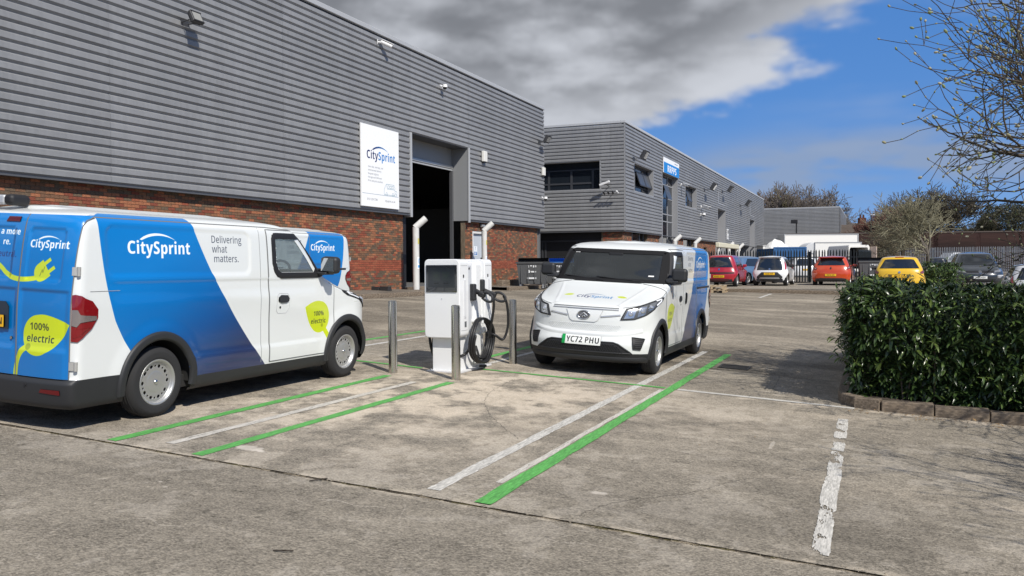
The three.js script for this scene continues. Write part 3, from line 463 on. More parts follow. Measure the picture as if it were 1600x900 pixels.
// ---------- the further warehouse with the office windows ----------
const U2 = 47.07, VG = 12.97;
const w2 = building('warehouse', 'further grey ribbed warehouse with office windows and a blue sign', W(60, 14, 0.55));
const holes2 = [[49.05, 53.75, 5.93, 7.53], [56.2, 61.0, CB, 7.73], [63.75, 68.2, 5.93, 7.53], [78.1, 82.5, CB, 6.53], [99.6, 104.0, CB, 6.53]];
clad(w2, W(0, VG, 0), RY, U2, 113, CB, 30, holes2, 6.1, 6, false);
clad(w2, W(U2, 0, 0), 0, -26, -VG, CB, 30, [[-18.4, -14.38, 5.93, 7.53]], 6.1, 7, false);   // a runs along -v
brickWall(w2, W(0, VG + 0.16, 0), RY, U2 + 0.2, 78.1, 0.5, CB + 0.06, [[49.2, 53.0, 1.4, 3.6], [56.2, 61.0, 0.5, 3.6], [63.9, 68.0, 1.4, 3.6], [72.4, 73.8, 0.5, 3.0]], 23);
brickWall(w2, W(U2 + 0.16, 0, 0), 0, -14.3, -VG - 0.16, 0.5, CB + 0.06, [], 24);
{
  const D = std(rgb(0.16, 0.165, 0.17), 0.6, 0.1), glass = phy(rgb(0.012, 0.016, 0.022), 0.06, { specularIntensity: 1 }), fr = std(rgb(0.055, 0.058, 0.065), 0.45, 0.2), frL = std(rgb(0.30, 0.305, 0.315), 0.5);
  wobj('eaves_trim', [ub(U2 - 0.06, 113, VG - 0.07, VG + 0.25, EAVE, EAVE + 0.15, 0.02), ub(U2 - 0.06, U2 + 0.24, VG + 0.25, 26, EAVE, EAVE + 0.15, 0.02)], std(rgb(0.46, 0.47, 0.48), 0.45), w2);
  wobj('corner_trim', [ub(U2 - 0.042, U2 + 0.03, VG - 0.042, VG + 0.03, CB, EAVE)], cladMats[1], w2);
  wobj('drip_trim', [ub(U2 - 0.04, 113, VG - 0.03, VG + 0.16, CB - 0.05, CB - 0.013), ub(U2 - 0.04, U2 + 0.16, VG + 0.17, 26, CB - 0.05, CB - 0.013)], darkTrim, w2);
  wobj('roof', [ub(U2 + 0.26, 113, VG + 0.27, 40, EAVE - 0.12, EAVE - 0.02)], D, w2);
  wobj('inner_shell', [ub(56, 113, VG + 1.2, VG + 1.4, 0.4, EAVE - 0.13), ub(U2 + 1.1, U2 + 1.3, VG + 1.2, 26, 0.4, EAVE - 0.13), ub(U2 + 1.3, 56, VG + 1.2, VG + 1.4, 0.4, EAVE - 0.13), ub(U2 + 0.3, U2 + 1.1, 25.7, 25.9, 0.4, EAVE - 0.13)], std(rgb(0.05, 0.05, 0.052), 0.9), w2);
  const revealF = (u0, u1, y0, y1, d = 0.35) => wobj('window_reveal', [ub(u0 - 0.05, u0 + 0.03, VG - 0.05, VG + d, y0 - 0.05, y1), ub(u1 - 0.03, u1 + 0.05, VG - 0.05, VG + d, y0 - 0.05, y1), ub(u0 + 0.03, u1 - 0.03, VG - 0.05, VG + d, y0 - 0.06, y0), ub(u0 + 0.03, u1 - 0.03, VG - 0.03, VG + d, y1, y1 + 0.04)], frL, w2);
  // front windows: a fixed light, tilted casements standing open
  function winF(u0, u1, y0, y1, open) {
    revealF(u0, u1, y0, y1, 0.45);
    const n = 3, w = (u1 - u0 - 0.1) / n, vv = VG + 0.32, win = wobj('window', [ub(u0 + 0.04, u1 - 0.04, vv, vv + 0.08, y0 + 0.01, y0 + 0.09), ub(u0 + 0.04, u1 - 0.04, vv, vv + 0.08, y1 - 0.09, y1 - 0.01), ub(u0 + 0.04, u1 - 0.04, vv, vv + 0.08, y0 + 0.36, y0 + 0.43), ub(u0 + 0.04, u1 - 0.04, vv, vv + 0.08, y1 - 0.35, y1 - 0.29), ...[0, 1, 2, 3].map((i) => ub(u0 + 0.04 + i * w, u0 + 0.11 + i * w, vv + 0.002, vv + 0.078, y0 + 0.09, y1 - 0.09))], fr, w2);
    obj('pane', [ub(u0 + 0.1, u1 - 0.1, vv + 0.03, vv + 0.05, y0 + 0.05, y1 - 0.05)], glass, win);
    for (const i of open) { const uu = u0 + 0.1 + i * w, hgt = y1 - y0 - 0.75, s = [bx(w - 0.02, 0.06, 0.05, 0, -0.03, 0), bx(w - 0.02, 0.06, 0.05, 0, -hgt, 0), bx(0.06, hgt, 0.05, -w / 2 + 0.04, -hgt / 2, 0), bx(0.06, hgt, 0.05, w / 2 - 0.04, -hgt / 2, 0)], pn = [bx(w - 0.14, hgt - 0.1, 0.015, 0, -hgt / 2, 0)]; for (const g of [...s, ...pn]) { rot(g, -0.32, 0, 0); rot(g, 0, Math.PI / 2, 0); mv(g, -vv + 0.02, y1 - 0.32, -(uu + w / 2)); } obj('casement', s, fr, win); obj('pane', pn, phy(rgb(0.06, 0.064, 0.07), 0.35), win); }
    return win;
  }
  winF(49.05, 53.75, 5.93, 7.53, [1, 2]); winF(63.75, 68.2, 5.93, 7.53, [1]);
  // tall stair glazing under the sign
  revealF(56.2, 61.0, 0.55, 7.73, 0.42);
  { const vv = VG + 0.3, win = wobj('stair_glazing', [...[56.25, 57.75, 59.3, 60.85].map((u) => ub(u, u + 0.09, vv, vv + 0.09, 0.6, 7.7)), ...[0.6, 2.6, 3.5, 4.5, 5.0, 6.1, 7.0, 7.62].map((y) => ub(56.34, 60.85, vv + 0.002, vv + 0.088, y, y + 0.07))], frL, w2); obj('pane', [ub(56.3, 60.9, vv + 0.04, vv + 0.055, 0.65, 7.65)], glass, win); const cs = [bx(1.36, 1.0, 0.02, 0, -0.5, 0)]; for (const g of cs) { rot(g, -0.3, 0, 0); rot(g, 0, Math.PI / 2, 0); mv(g, -vv + 0.04, 7.0, -58.6); } obj('casement', cs, phy(rgb(0.06, 0.064, 0.07), 0.35), win); }
  for (const [a, b] of [[49.2, 53.0], [63.9, 68.0]]) { const vv = VG + 0.4, win = wobj('window', [...[a + 0.02, (a + b) / 2 - 0.9, (a + b) / 2 + 0.8, b - 0.1].map((u) => ub(u, u + 0.08, vv, vv + 0.08, 1.42, 3.58)), ub(a, b, vv + 0.002, vv + 0.078, 2.85, 2.94), ub(a, b, vv + 0.002, vv + 0.078, 1.4, 1.48)], frL, w2); obj('pane', [ub(a, b, vv + 0.03, vv + 0.05, 1.45, 3.58)], glass, win); }
  // office window and dark ground floor front on the side towards the yard
  { const uu = U2 + 0.4; wobj('window_reveal', [ub(U2 - 0.05, uu + 0.1, 14.33, 14.41, 5.87, 7.53), ub(U2 - 0.05, uu + 0.1, 14.41, 18.4, 5.87, 5.93), ub(U2 - 0.03, uu + 0.1, 14.41, 18.4, 7.53, 7.58)], frL, w2);
    const win = wobj('window', [...[14.9, 16.2, 17.6, 18.3].map((v) => ub(uu, uu + 0.09, v, v + 0.13, 5.95, 7.14)), ub(uu + 0.002, uu + 0.088, 14.42, 18.4, 7.06, 7.14), ub(uu + 0.002, uu + 0.088, 14.9, 18.4, 6.28, 6.38), ub(uu + 0.002, uu + 0.088, 14.9, 18.4, 5.93, 6.0)], fr, w2);
    obj('pane', [ub(uu + 0.04, uu + 0.055, 14.42, 18.4, 5.95, 7.52)], glass, win); }
  { const uu = U2 + 0.55, win = wobj('ground_floor_front', [...[14.4, 15.75, 15.95, 17.9, 18.1].map((v) => ub(uu, uu + 0.1, v, v + 0.1, 0.55, 3.0)), ub(uu + 0.002, uu + 0.098, 14.4, 19.8, 2.95, 3.05)], fr, w2); obj('pane', [ub(uu + 0.04, uu + 0.06, 14.4, 20, 0.55, 2.95), ub(uu + 0.01, uu + 0.06, 14.4, 20, 3.05, 3.6)], blackMat, win); const sl = []; for (let i = 0; i < 14; i++) sl.push(ub(uu + 0.0, uu + 0.03, 16.2 + i * 0.12, 16.27 + i * 0.12, 0.6, 2.1)); obj('shutter_slats', sl, std(rgb(0.02, 0.022, 0.025), 0.6), win); wobj('brick_pier_side', [ub(U2 + 0.18, U2 + 0.7, 14.28, 14.38, 0.5, 3.55)], mortarMat, w2); }
  for (const [a, b] of [[78.1, 82.5], [99.6, 104]]) { wobj('door_reveal', [ub(b - 0.03, b + 0.06, VG - 0.04, VG + 1.1, 0.6, 6.53), ub(a - 0.06, a + 0.02, VG - 0.04, VG + 1.1, 0.6, 6.53), ub(a, b, VG, VG + 1.1, 6.53, 6.6)], std(rgb(0.34, 0.345, 0.355), 0.5), w2); wobj('roller_door', [ub(a, b, VG + 0.9, VG + 0.95, 0.6, 6.5)], std(rgb(0.09, 0.092, 0.1), 0.6), w2); }
  for (const u of [78.3, 99.8]) { wobj('outline_frame', [ub(u, u + 0.1, VG - 0.055, VG - 0.04, 7.0, 8.1), ub(u, u + 3.6, VG - 0.055, VG - 0.04, 7.0, 7.06)], std(rgb(0.45, 0.46, 0.48), 0.5), w2); }
}
// ---------- signs ----------
function logo(c, x, y, w, colA, colB, arc1, arc2) {   // the courier's name with its swoosh; x, y: left end of the baseline
  c.save(); c.textBaseline = 'alphabetic'; c.textAlign = 'left'; let fs = 100; c.font = `bold ${fs}px sans-serif`;
  const full = c.measureText('CitySprint').width; fs = 100 * w / full; c.font = `bold ${fs}px sans-serif`;
  const wa = c.measureText('City').width; c.fillStyle = colA; c.fillText('City', x, y); c.fillStyle = colB; c.fillText('Sprint', x + wa, y);
  const x0 = x + w * 0.19, x1 = x + w * 0.76, yb = y - fs * 0.78, g = c.createLinearGradient(x0, 0, x1, 0); g.addColorStop(0, arc1); g.addColorStop(1, arc2); c.fillStyle = g;
  c.beginPath(); c.moveTo(x0, yb - fs * 0.02); c.bezierCurveTo(x0 + w * 0.16, yb - fs * 0.56, x0 + w * 0.40, yb - fs * 0.50, x1, yb); c.bezierCurveTo(x0 + w * 0.40, yb - fs * 0.36, x0 + w * 0.20, yb - fs * 0.36, x0 + w * 0.035, yb + fs * 0.02); c.closePath(); c.fill();
  c.restore();
}
{
  const t = thing('wall_sign', 'tall white courier sign board on the cladding beside the loading door', 'sign', W(25.45, VF - 0.05, 3.64), null);
  obj('board', [bx(0.05, 2.74, 2.44, 0.045, 1.37, 0, 0.008)], std(rgb(0.8, 0.8, 0.79), 0.45), t);
  obj('mounting_rail', [bx(0.05, 0.06, 2.3, 0.0, 0.4, 0), bx(0.05, 0.06, 2.3, 0, 2.3, 0)], trimMat, t);
  const tx = canvasTex(1024, 1150, (c, w, h) => {
    c.fillStyle = '#f4f5f4'; c.fillRect(0, 0, w, h); logo(c, 130, 470, 790, '#1d2a5c', '#2f7fc4', '#1d2a5c', '#2f8fd0');
    c.fillStyle = '#5d636b'; c.font = '37px sans-serif'; ['· Same day, next day, and', '  international delivery', '· Bespoke logistics', '· Storage and fulfilment', '· Print and post solutions'].forEach((s, i) => c.fillText(s, 150, 596 + i * 50));
    c.strokeStyle = '#4e6f86'; c.lineWidth = 5; c.beginPath(); c.moveTo(20, 970); c.lineTo(1004, 970); c.stroke();
    c.strokeStyle = '#4d8096'; c.lineWidth = 5; c.beginPath(); c.moveTo(600, 955); c.lineTo(600, 880); c.lineTo(660, 800); c.lineTo(880, 800); c.lineTo(905, 850); c.lineTo(905, 955); c.closePath(); c.moveTo(660, 800); c.lineTo(690, 870); c.lineTo(905, 870); c.moveTo(905, 890); c.lineTo(960, 890); c.lineTo(960, 955); c.stroke(); for (const x of [670, 850, 925]) { c.beginPath(); c.arc(x, 948, 24, 0, 7); c.stroke(); } for (let i = 0; i < 3; i++) c.strokeRect(700 + i * 62, 820, 44, 36);
    c.fillStyle = '#3b424c'; c.font = '42px sans-serif'; c.fillText('0121 359 7788', 140, 1062); c.fillText('citysprint.co.uk', 620, 1062);
  });
  obj('print', [mv(new THREE.PlaneGeometry(2.42, 2.72).rotateY(Math.PI / 2), 0.0725, 1.37, 0)], std(0xffffff, 0.45, 0, { map: tx }), t);
}
{
  const t = thing('wall_sign', 'blue and white company sign high over the stair glazing', 'sign', W(58.7, VG - 0.1, 7.7), null);
  obj('board', [bx(0.06, 1.02, 4.86, 0, 0.5, 0, 0.01)], std(rgb(0.75, 0.76, 0.78), 0.5), t);
  obj('print', [mv(new THREE.PlaneGeometry(4.82, 1.0).rotateY(Math.PI / 2), 0.0325, 0.5, 0)], std(0xffffff, 0.5, 0, { map: canvasTex(1024, 212, (c, w, h) => { c.fillStyle = '#f2f4f6'; c.fillRect(0, 0, w, h); c.fillStyle = '#1f86d2'; c.fillRect(0, 62, w, 150); c.fillStyle = '#f6f8fa'; c.font = 'bold 132px sans-serif'; c.textAlign = 'center'; c.save(); c.translate(530, 186); c.scale(1.55, 1.0); c.fillText('RRPPS', 0, 0); c.restore(); c.fillStyle = '#8a9099'; c.fillRect(700, 24, 220, 12); }) }), t);
  const s = thing('wall_sign', 'small white notice with dark symbols beside the far roller door', 'sign', W(83.6, VG - 0.07, 3.9));
  obj('board', [bx(0.04, 1.0, 0.9, 0, 0.5, 0)], whitePlastic, s); obj('symbol', [bx(0.03, 0.3, 0.4, 0.02, 0.72, 0), bx(0.03, 0.18, 0.16, 0.02, 0.25, 0)], blackMat, s);
}
// ---------- things fixed to the walls ----------
const lensMat = phy(rgb(0.30, 0.30, 0.28), 0.15, { clearcoat: 1 }), dkGrey = std(rgb(0.045, 0.046, 0.05), 0.5), midGrey = std(rgb(0.28, 0.29, 0.30), 0.5, 0.2);
function floodlight(label, u, y, v, s, tilt, mat = dkGrey) {
  const t = thing('floodlight', label, 'floodlight', W(u, v, y), null); const Q = (g) => { rot(g, 0, 0, tilt); return mv(g, 0.36 * s, 0.1 * s, 0); };
  obj('bracket', [rod(V3(0, 0, -0.1 * s), V3(0.3 * s, 0.02 * s, -0.16 * s), 0.014, 0.014, 6), rod(V3(0, 0, 0.1 * s), V3(0.3 * s, 0.02 * s, 0.16 * s), 0.014, 0.014, 6), bx(0.02, 0.12 * s, 0.28 * s, 0.008, 0, 0)], mat, t);
  obj('housing', [Q(bx(0.09 * s, 0.30 * s, 0.36 * s, 0, 0, 0, 0.02 * s))], mat, t); obj('cooling_fins', [-3, -2, -1, 0, 1, 2, 3].map((i) => Q(bx(0.05 * s, 0.26 * s, 0.012 * s, -0.065 * s, 0, i * 0.045 * s))), mat, t);
  obj('lens', [Q(bx(0.012, 0.21 * s, 0.27 * s, 0.046 * s, 0, 0))], lensMat, t); obj('rim', [Q(bx(0.02, 0.03 * s, 0.34 * s, 0.048 * s, 0.128 * s, 0)), Q(bx(0.02, 0.03 * s, 0.34 * s, 0.048 * s, -0.128 * s, 0))], blackMat, t);
  return t;
}
floodlight('black floodlight high on the cladding above the brick base', 16.5, 7.66, VF - 0.04, 1.02, 0.45);
floodlight('small dark floodlight near the corner of the big warehouse', 40.8, 7.85, VF - 0.04, 1.3, -0.5);
floodlight('dark floodlight over the first office window of the further warehouse', 48.9, 7.75, VG - 0.04, 1.9, -0.5);
floodlight('dark floodlight between the small window and the roller door', 71.5, 7.7, VG - 0.04, 2.2, -0.6);
floodlight('dark floodlight over the first roller door', 80.5, 8.2, VG - 0.04, 2.2, -0.6); floodlight('dark floodlight between the two roller doors', 92, 7.6, VG - 0.04, 2.4, -0.6);
function wallCamera(label, u, y, v, s, ry = 0, kind = 'bullet') {
  const t = thing('security_camera', label, 'security camera', W(u, v, y), ry);
  obj('bracket', [bx(0.02, 0.12 * s, 0.12 * s, 0.008, 0, 0), rod(V3(0, 0, 0), V3(0.16 * s, 0, 0), 0.02 * s, 0.02 * s, 8)], whitePlastic, t);
  if (kind === 'dome') { obj('housing', [cyl(0.075 * s, 0.085 * s, 0.09 * s, 0.18 * s, 0, 0, 16)], whitePlastic, t); obj('dome', [mv(new THREE.SphereGeometry(0.07 * s, 16, 8, 0, 7, Math.PI / 2, Math.PI / 2), 0.18 * s, -0.045 * s, 0)], phy(rgb(0.02, 0.02, 0.02), 0.1), t); }
  else { obj('housing', [mv(rot(cyl(0.05 * s, 0.05 * s, 0.32 * s, 0, 0, 0, 16), 0, 0, Math.PI / 2 - 0.3), 0.26 * s, -0.03 * s, 0)], whitePlastic, t); obj('hood', [mv(rot(bx(0.36 * s, 0.012, 0.12 * s, 0, 0.055 * s, 0), 0, 0, -0.3), 0.27 * s, -0.03 * s, 0)], whitePlastic, t); obj('lens', [mv(rot(cyl(0.036 * s, 0.036 * s, 0.01, 0, 0.162 * s, 0, 16), 0, 0, -Math.PI / 2 - 0.3), 0.26 * s, -0.03 * s, 0)], blackMat, t); }
  return t;
}
wallCamera('white camera pair close under the eaves of the big warehouse', 25.4, 9.3, VF - 0.04, 1.3, 0.9); wallCamera('white camera below the eaves past the sign', 30.1, 8.65, VF - 0.04, 1.22, -0.3, 'dome');
wallCamera('white camera low by the corner of the big warehouse', 41.2, 5.05, VF - 0.04, 1.22, -0.3, 'dome'); wallCamera('white camera under the small window of the further warehouse', 70, 6.2, VG - 0.04, 2.02, -0.4); wallCamera('second camera below the first one past the small window', 69.8, 5.6, VG - 0.04, 1.73, -0.4, 'dome');
wallCamera('little white camera by the stair glazing of the further warehouse', 62.2, 7.35, VG - 0.04, 1.58, -0.4);
{ // camera arm and lamp row on the side wall of the further warehouse
  const t = thing('security_camera', 'long white camera on an arm beside the dark office window', 'security camera', W(U2 - 0.04, 13.85, 6.05));
  obj('arm', [rod(V3(0, 0, 0), V3(-0.05, 0.06, 0.4), 0.02, 0.02, 8)], blackMat, t); const h = bx(0.62, 0.12, 0.14, -0.12, 0.16, 0.45, 0.02); rot(h, 0, 0, 0.32); obj('housing', [mv(h, 0.02, 0.02, 0)], whitePlastic, t);
  const l = thing('security_camera', 'row of small dark cameras on a bar below the white one', 'security camera', W(U2 - 0.04, 13.85, 5.62)); obj('bar', [bx(0.9, 0.03, 0.03, 0.2, 0, 0.3), rod(V3(0.2, 0, 0), V3(0.2, 0, 0.3), 0.015, 0.015, 6)], blackMat, l); for (let i = 0; i < 4; i++) obj('camera_head', [mv(rot(cyl(0.05, 0.05, 0.18, 0, 0, 0, 12), 0.9, 0, 0.3), -0.2 + i * 0.26, 0.02 + i * 0.012, 0.4)], i === 3 ? whitePlastic : blackMat, l);
}
function alarmBox(label, u, y, v, s) { const t = thing('alarm_box', label, 'alarm box', W(u, v, y)); obj('case', [bx(0.1 * s, 0.34 * s, 0.26 * s, 0.07 * s, 0, 0, 0.02 * s)], std(rgb(0.74, 0.73, 0.68), 0.5), t); obj('back_plate', [bx(0.03, 0.3 * s, 0.22 * s, 0.005, 0, 0)], dkGrey, t); obj('lower_vent', [bx(0.06 * s, 0.05 * s, 0.16 * s, 0.07 * s, -0.18 * s, 0)], blackMat, t); return t; }
alarmBox('white alarm box above the side door of the big warehouse', 33.95, 6.35, VF - 0.04, 1.35); alarmBox('white box at the very corner of the big warehouse', 41.2, 6.4, VF - 0.04, 1.2);
{ const t = thing('bulkhead_lamp', 'grey bulkhead lamp above the pale side door', 'lamp', W(34.15, 15.84, 3.36)); obj('case', [bx(0.1, 0.13, 0.34, 0.03, 0, 0, 0.02)], midGrey, t); obj('diffuser', [bx(0.03, 0.09, 0.28, 0.085, 0, 0, 0.012)], lensMat, t); }
// ---------- the electric vans ----------
// A body is a stack of level outlines: at each height a nose N, a tail R and a half width Wd, with rounded front and rear corners.
function pchip(t) {   // smooth table
  const x = t.map((p) => p[0]), y = t.map((p) => p[1]), n = x.length, d = [], m = [];
  for (let i = 0; i < n - 1; i++) d.push((y[i + 1] - y[i]) / (x[i + 1] - x[i]));
  for (let i = 0; i < n; i++) m.push(i === 0 ? d[0] : i === n - 1 ? d[n - 2] : d[i - 1] * d[i] <= 0 ? 0 : 2 / (1 / d[i - 1] + 1 / d[i]));
  return (q) => { if (q <= x[0]) return y[0]; if (q >= x[n - 1]) return y[n - 1]; let i = 0; while (q > x[i + 1]) i++; const h = x[i + 1] - x[i], s = (q - x[i]) / h, a = s * s, b = a * s; return y[i] * (2 * b - 3 * a + 1) + m[i] * h * (b - 2 * a + s) + y[i + 1] * (-2 * b + 3 * a) + m[i + 1] * h * (b - a); };
}
function makeSurf(sp) {   // z >= 0 half; the other side mirrors
  const S = { N: pchip(sp.N), R: pchip(sp.R), Wd: pchip(sp.W), Lf: pchip(sp.Lf), Lr: pchip(sp.Lr), pf: sp.pf || 2.4, pr: sp.pr || 2.6, emboss: sp.emboss || (() => 0) };
  S.zAt = (x, y) => { const n = S.N(y), r = S.R(y), lf = S.Lf(y), lr = S.Lr(y); let z = S.Wd(y); if (x > n - lf) { const c = clamp((x - n + lf) / lf, 0, 1); z *= Math.pow(Math.max(0, 1 - Math.pow(c, S.pf)), 1 / S.pf); } else if (x < r + lr) { const c = clamp((r + lr - x) / lr, 0, 1); z *= Math.pow(Math.max(0, 1 - Math.pow(c, S.pr)), 1 / S.pr); } return z - S.emboss(x, y); };
  S.xF = (z, y) => { const q = clamp(Math.abs(z) / S.Wd(y), 0, 1); return S.N(y) - S.Lf(y) + S.Lf(y) * Math.pow(Math.max(0, 1 - Math.pow(q, S.pf)), 1 / S.pf); };
  S.xR = (z, y) => { const q = clamp(Math.abs(z) / S.Wd(y), 0, 1); return S.R(y) + S.Lr(y) - S.Lr(y) * Math.pow(Math.max(0, 1 - Math.pow(q, S.pr)), 1 / S.pr); };
  const nrm = (f, a, b, flip) => { const h = 0.004, p = f(a, b), q = f(a + h, b).sub(p), r = f(a, b + h).sub(p); const n = q.cross(r).normalize(); return flip ? n.negate() : n; };
  const off = (f, flip) => (a, b, o) => { const p = f(a, b); return o ? p.addScaledVector(nrm(f, a, b, flip), o) : p; };
  S.side = (s) => off((x, y) => V3(x, y, s * S.zAt(x, y)), s < 0);
  S.front = off((z, y) => V3(S.xF(z, y), y, z), true);
  S.rear = off((z, y) => V3(S.xR(z, y), y, z), false);
  // round a front corner: th 0 (nose) to 90 (flank), beyond that centimetres back along the flank
  S.fc = (s) => off((th, y) => { if (th <= 90) { const t = th * Math.PI / 180, w = S.Wd(y); return V3(S.N(y) - S.Lf(y) + S.Lf(y) * Math.pow(Math.cos(t), 2 / S.pf), y, s * w * Math.pow(Math.sin(t), 2 / S.pf)); } return V3(S.N(y) - S.Lf(y) - (th - 90) * 0.01, y, s * S.Wd(y)); }, s > 0);
  S.rc = (s) => off((th, y) => { if (th <= 90) { const t = th * Math.PI / 180, w = S.Wd(y); return V3(S.R(y) + S.Lr(y) - S.Lr(y) * Math.pow(Math.cos(t), 2 / S.pr), y, s * w * Math.pow(Math.sin(t), 2 / S.pr)); } return V3(S.R(y) + S.Lr(y) + (th - 90) * 0.01, y, s * S.Wd(y)); }, s < 0);
  return S;
}
function polyPatch(f, poly, o, res, rim = 0.006, uvf = null) {   // a patch of the surface, raised by o, with a turned-in rim
  const pts = poly.map((p) => new THREE.Vector2(p[0], p[1])); if (THREE.ShapeUtils.isClockWise(pts)) pts.reverse();
  let tris = THREE.ShapeUtils.triangulateShape(pts, []).map((t) => t.map((i) => [pts[i].x, pts[i].y]));
  for (let it = 0; it < 7; it++) { let big = false; const nx = []; for (const t of tris) { const e = [0, 1, 2].map((i) => f(...t[i], 0).distanceTo(f(...t[(i + 1) % 3], 0))), k = e.indexOf(Math.max(...e)); if (e[k] > res) { big = true; const a = t[k], b = t[(k + 1) % 3], c = t[(k + 2) % 3], m = [(a[0] + b[0]) / 2, (a[1] + b[1]) / 2]; nx.push([a, m, c], [m, b, c]); } else nx.push(t); } tris = nx; if (!big) break; }
  const pos = [], uv = [], nor = [], put = (q, oo) => { const p = f(q[0], q[1], oo); pos.push(p.x, p.y, p.z); const w = uvf ? uvf(p, q) : [0, 0]; uv.push(w[0], w[1]); };
  const nOf = (q) => f(q[0], q[1], 1).sub(f(q[0], q[1], 0)).normalize();
  for (const t of tris) { const A = f(...t[0], 0), n = f(...t[1], 0).sub(A).cross(f(...t[2], 0).sub(A)), o3 = n.dot(nOf(t[0])) < 0 ? [t[0], t[2], t[1]] : t; for (const q of o3) { put(q, o); const m = nOf(q); nor.push(m.x, m.y, m.z); } }
  if (rim) for (let i = 0; i < pts.length; i++) { const a0 = [pts[i].x, pts[i].y], b0 = [pts[(i + 1) % pts.length].x, pts[(i + 1) % pts.length].y], n = Math.max(1, Math.ceil(f(...a0, 0).distanceTo(f(...b0, 0)) / res)); for (let k = 0; k < n; k++) { const a = [lerp(a0[0], b0[0], k / n), lerp(a0[1], b0[1], k / n)], b = [lerp(a0[0], b0[0], (k + 1) / n), lerp(a0[1], b0[1], (k + 1) / n)]; const e = f(...b, 0).sub(f(...a, 0)).cross(nOf(a)).normalize(); for (const [q, oo] of [[a, o], [b, o], [b, o - rim], [a, o], [b, o - rim], [a, o - rim]]) { put(q, oo); nor.push(e.x, e.y, e.z); } } }
  const g = new THREE.BufferGeometry(); g.setAttribute('position', new THREE.Float32BufferAttribute(pos, 3)); g.setAttribute('normal', new THREE.Float32BufferAttribute(nor, 3)); g.setAttribute('uv', new THREE.Float32BufferAttribute(uv, 2)); return g;
}
function ribbon(f, line, closed, prof, res = 0.04) {   // prof: [across, height] pairs swept along a line on the surface
  const L = []; const n = line.length;
  for (let i = 0; i < (closed ? n : n - 1); i++) { const a = line[i], b = line[(i + 1) % n], k = Math.max(1, Math.ceil(f(...a, 0).distanceTo(f(...b, 0)) / res)); for (let j = 0; j < k; j++) L.push([lerp(a[0], b[0], j / k), lerp(a[1], b[1], j / k)]); }
  if (!closed) L.push(line[n - 1]);
  const N = L.length, rows = [];
  for (let i = 0; i < N; i++) { const pa = closed ? L[(i - 1 + N) % N] : L[Math.max(0, i - 1)], pb = closed ? L[(i + 1) % N] : L[Math.min(N - 1, i + 1)]; const c = f(...L[i], 0), nm = f(...L[i], 1).sub(c).normalize(), tg = f(...pb, 0).sub(f(...pa, 0)).normalize(), ac = nm.clone().cross(tg).normalize(); rows.push(prof.map(([w, h]) => c.clone().addScaledVector(ac, w).addScaledVector(nm, h))); }
  const pos = [], idx = [], m = prof.length; for (const r of rows) for (const p of r) pos.push(p.x, p.y, p.z);
  for (let i = 0; i < (closed ? N : N - 1); i++) for (let k = 0; k < m - 1; k++) { const a = i * m + k, b = ((i + 1) % N) * m + k; idx.push(a, a + 1, b, a + 1, b + 1, b); }
  let g = new THREE.BufferGeometry(); g.setAttribute('position', new THREE.Float32BufferAttribute(pos, 3)); g.setIndex(idx); g.computeVertexNormals();
  // face outwards
  const q = Math.floor(N / 2) * m + Math.floor(m / 2), nv = V3(g.attributes.normal.getX(q), g.attributes.normal.getY(q), g.attributes.normal.getZ(q)), nm = f(...L[Math.floor(N / 2)], 1).sub(f(...L[Math.floor(N / 2)], 0)); if (nv.dot(nm) < 0) { g.setIndex(idx.map((_, k) => idx[k - (k % 3) + [0, 2, 1][k % 3]])); g.computeVertexNormals(); }
  return g;
}
const flat = (w, h = 0.004) => [[-w / 2, h - 0.006], [-w / 2, h], [w / 2, h], [w / 2, h - 0.006]];
const round = (w, h) => [[-w / 2, -0.01], [-w * 0.42, h * 0.7], [-w * 0.2, h], [w * 0.2, h], [w * 0.42, h * 0.7], [w / 2, -0.01]];
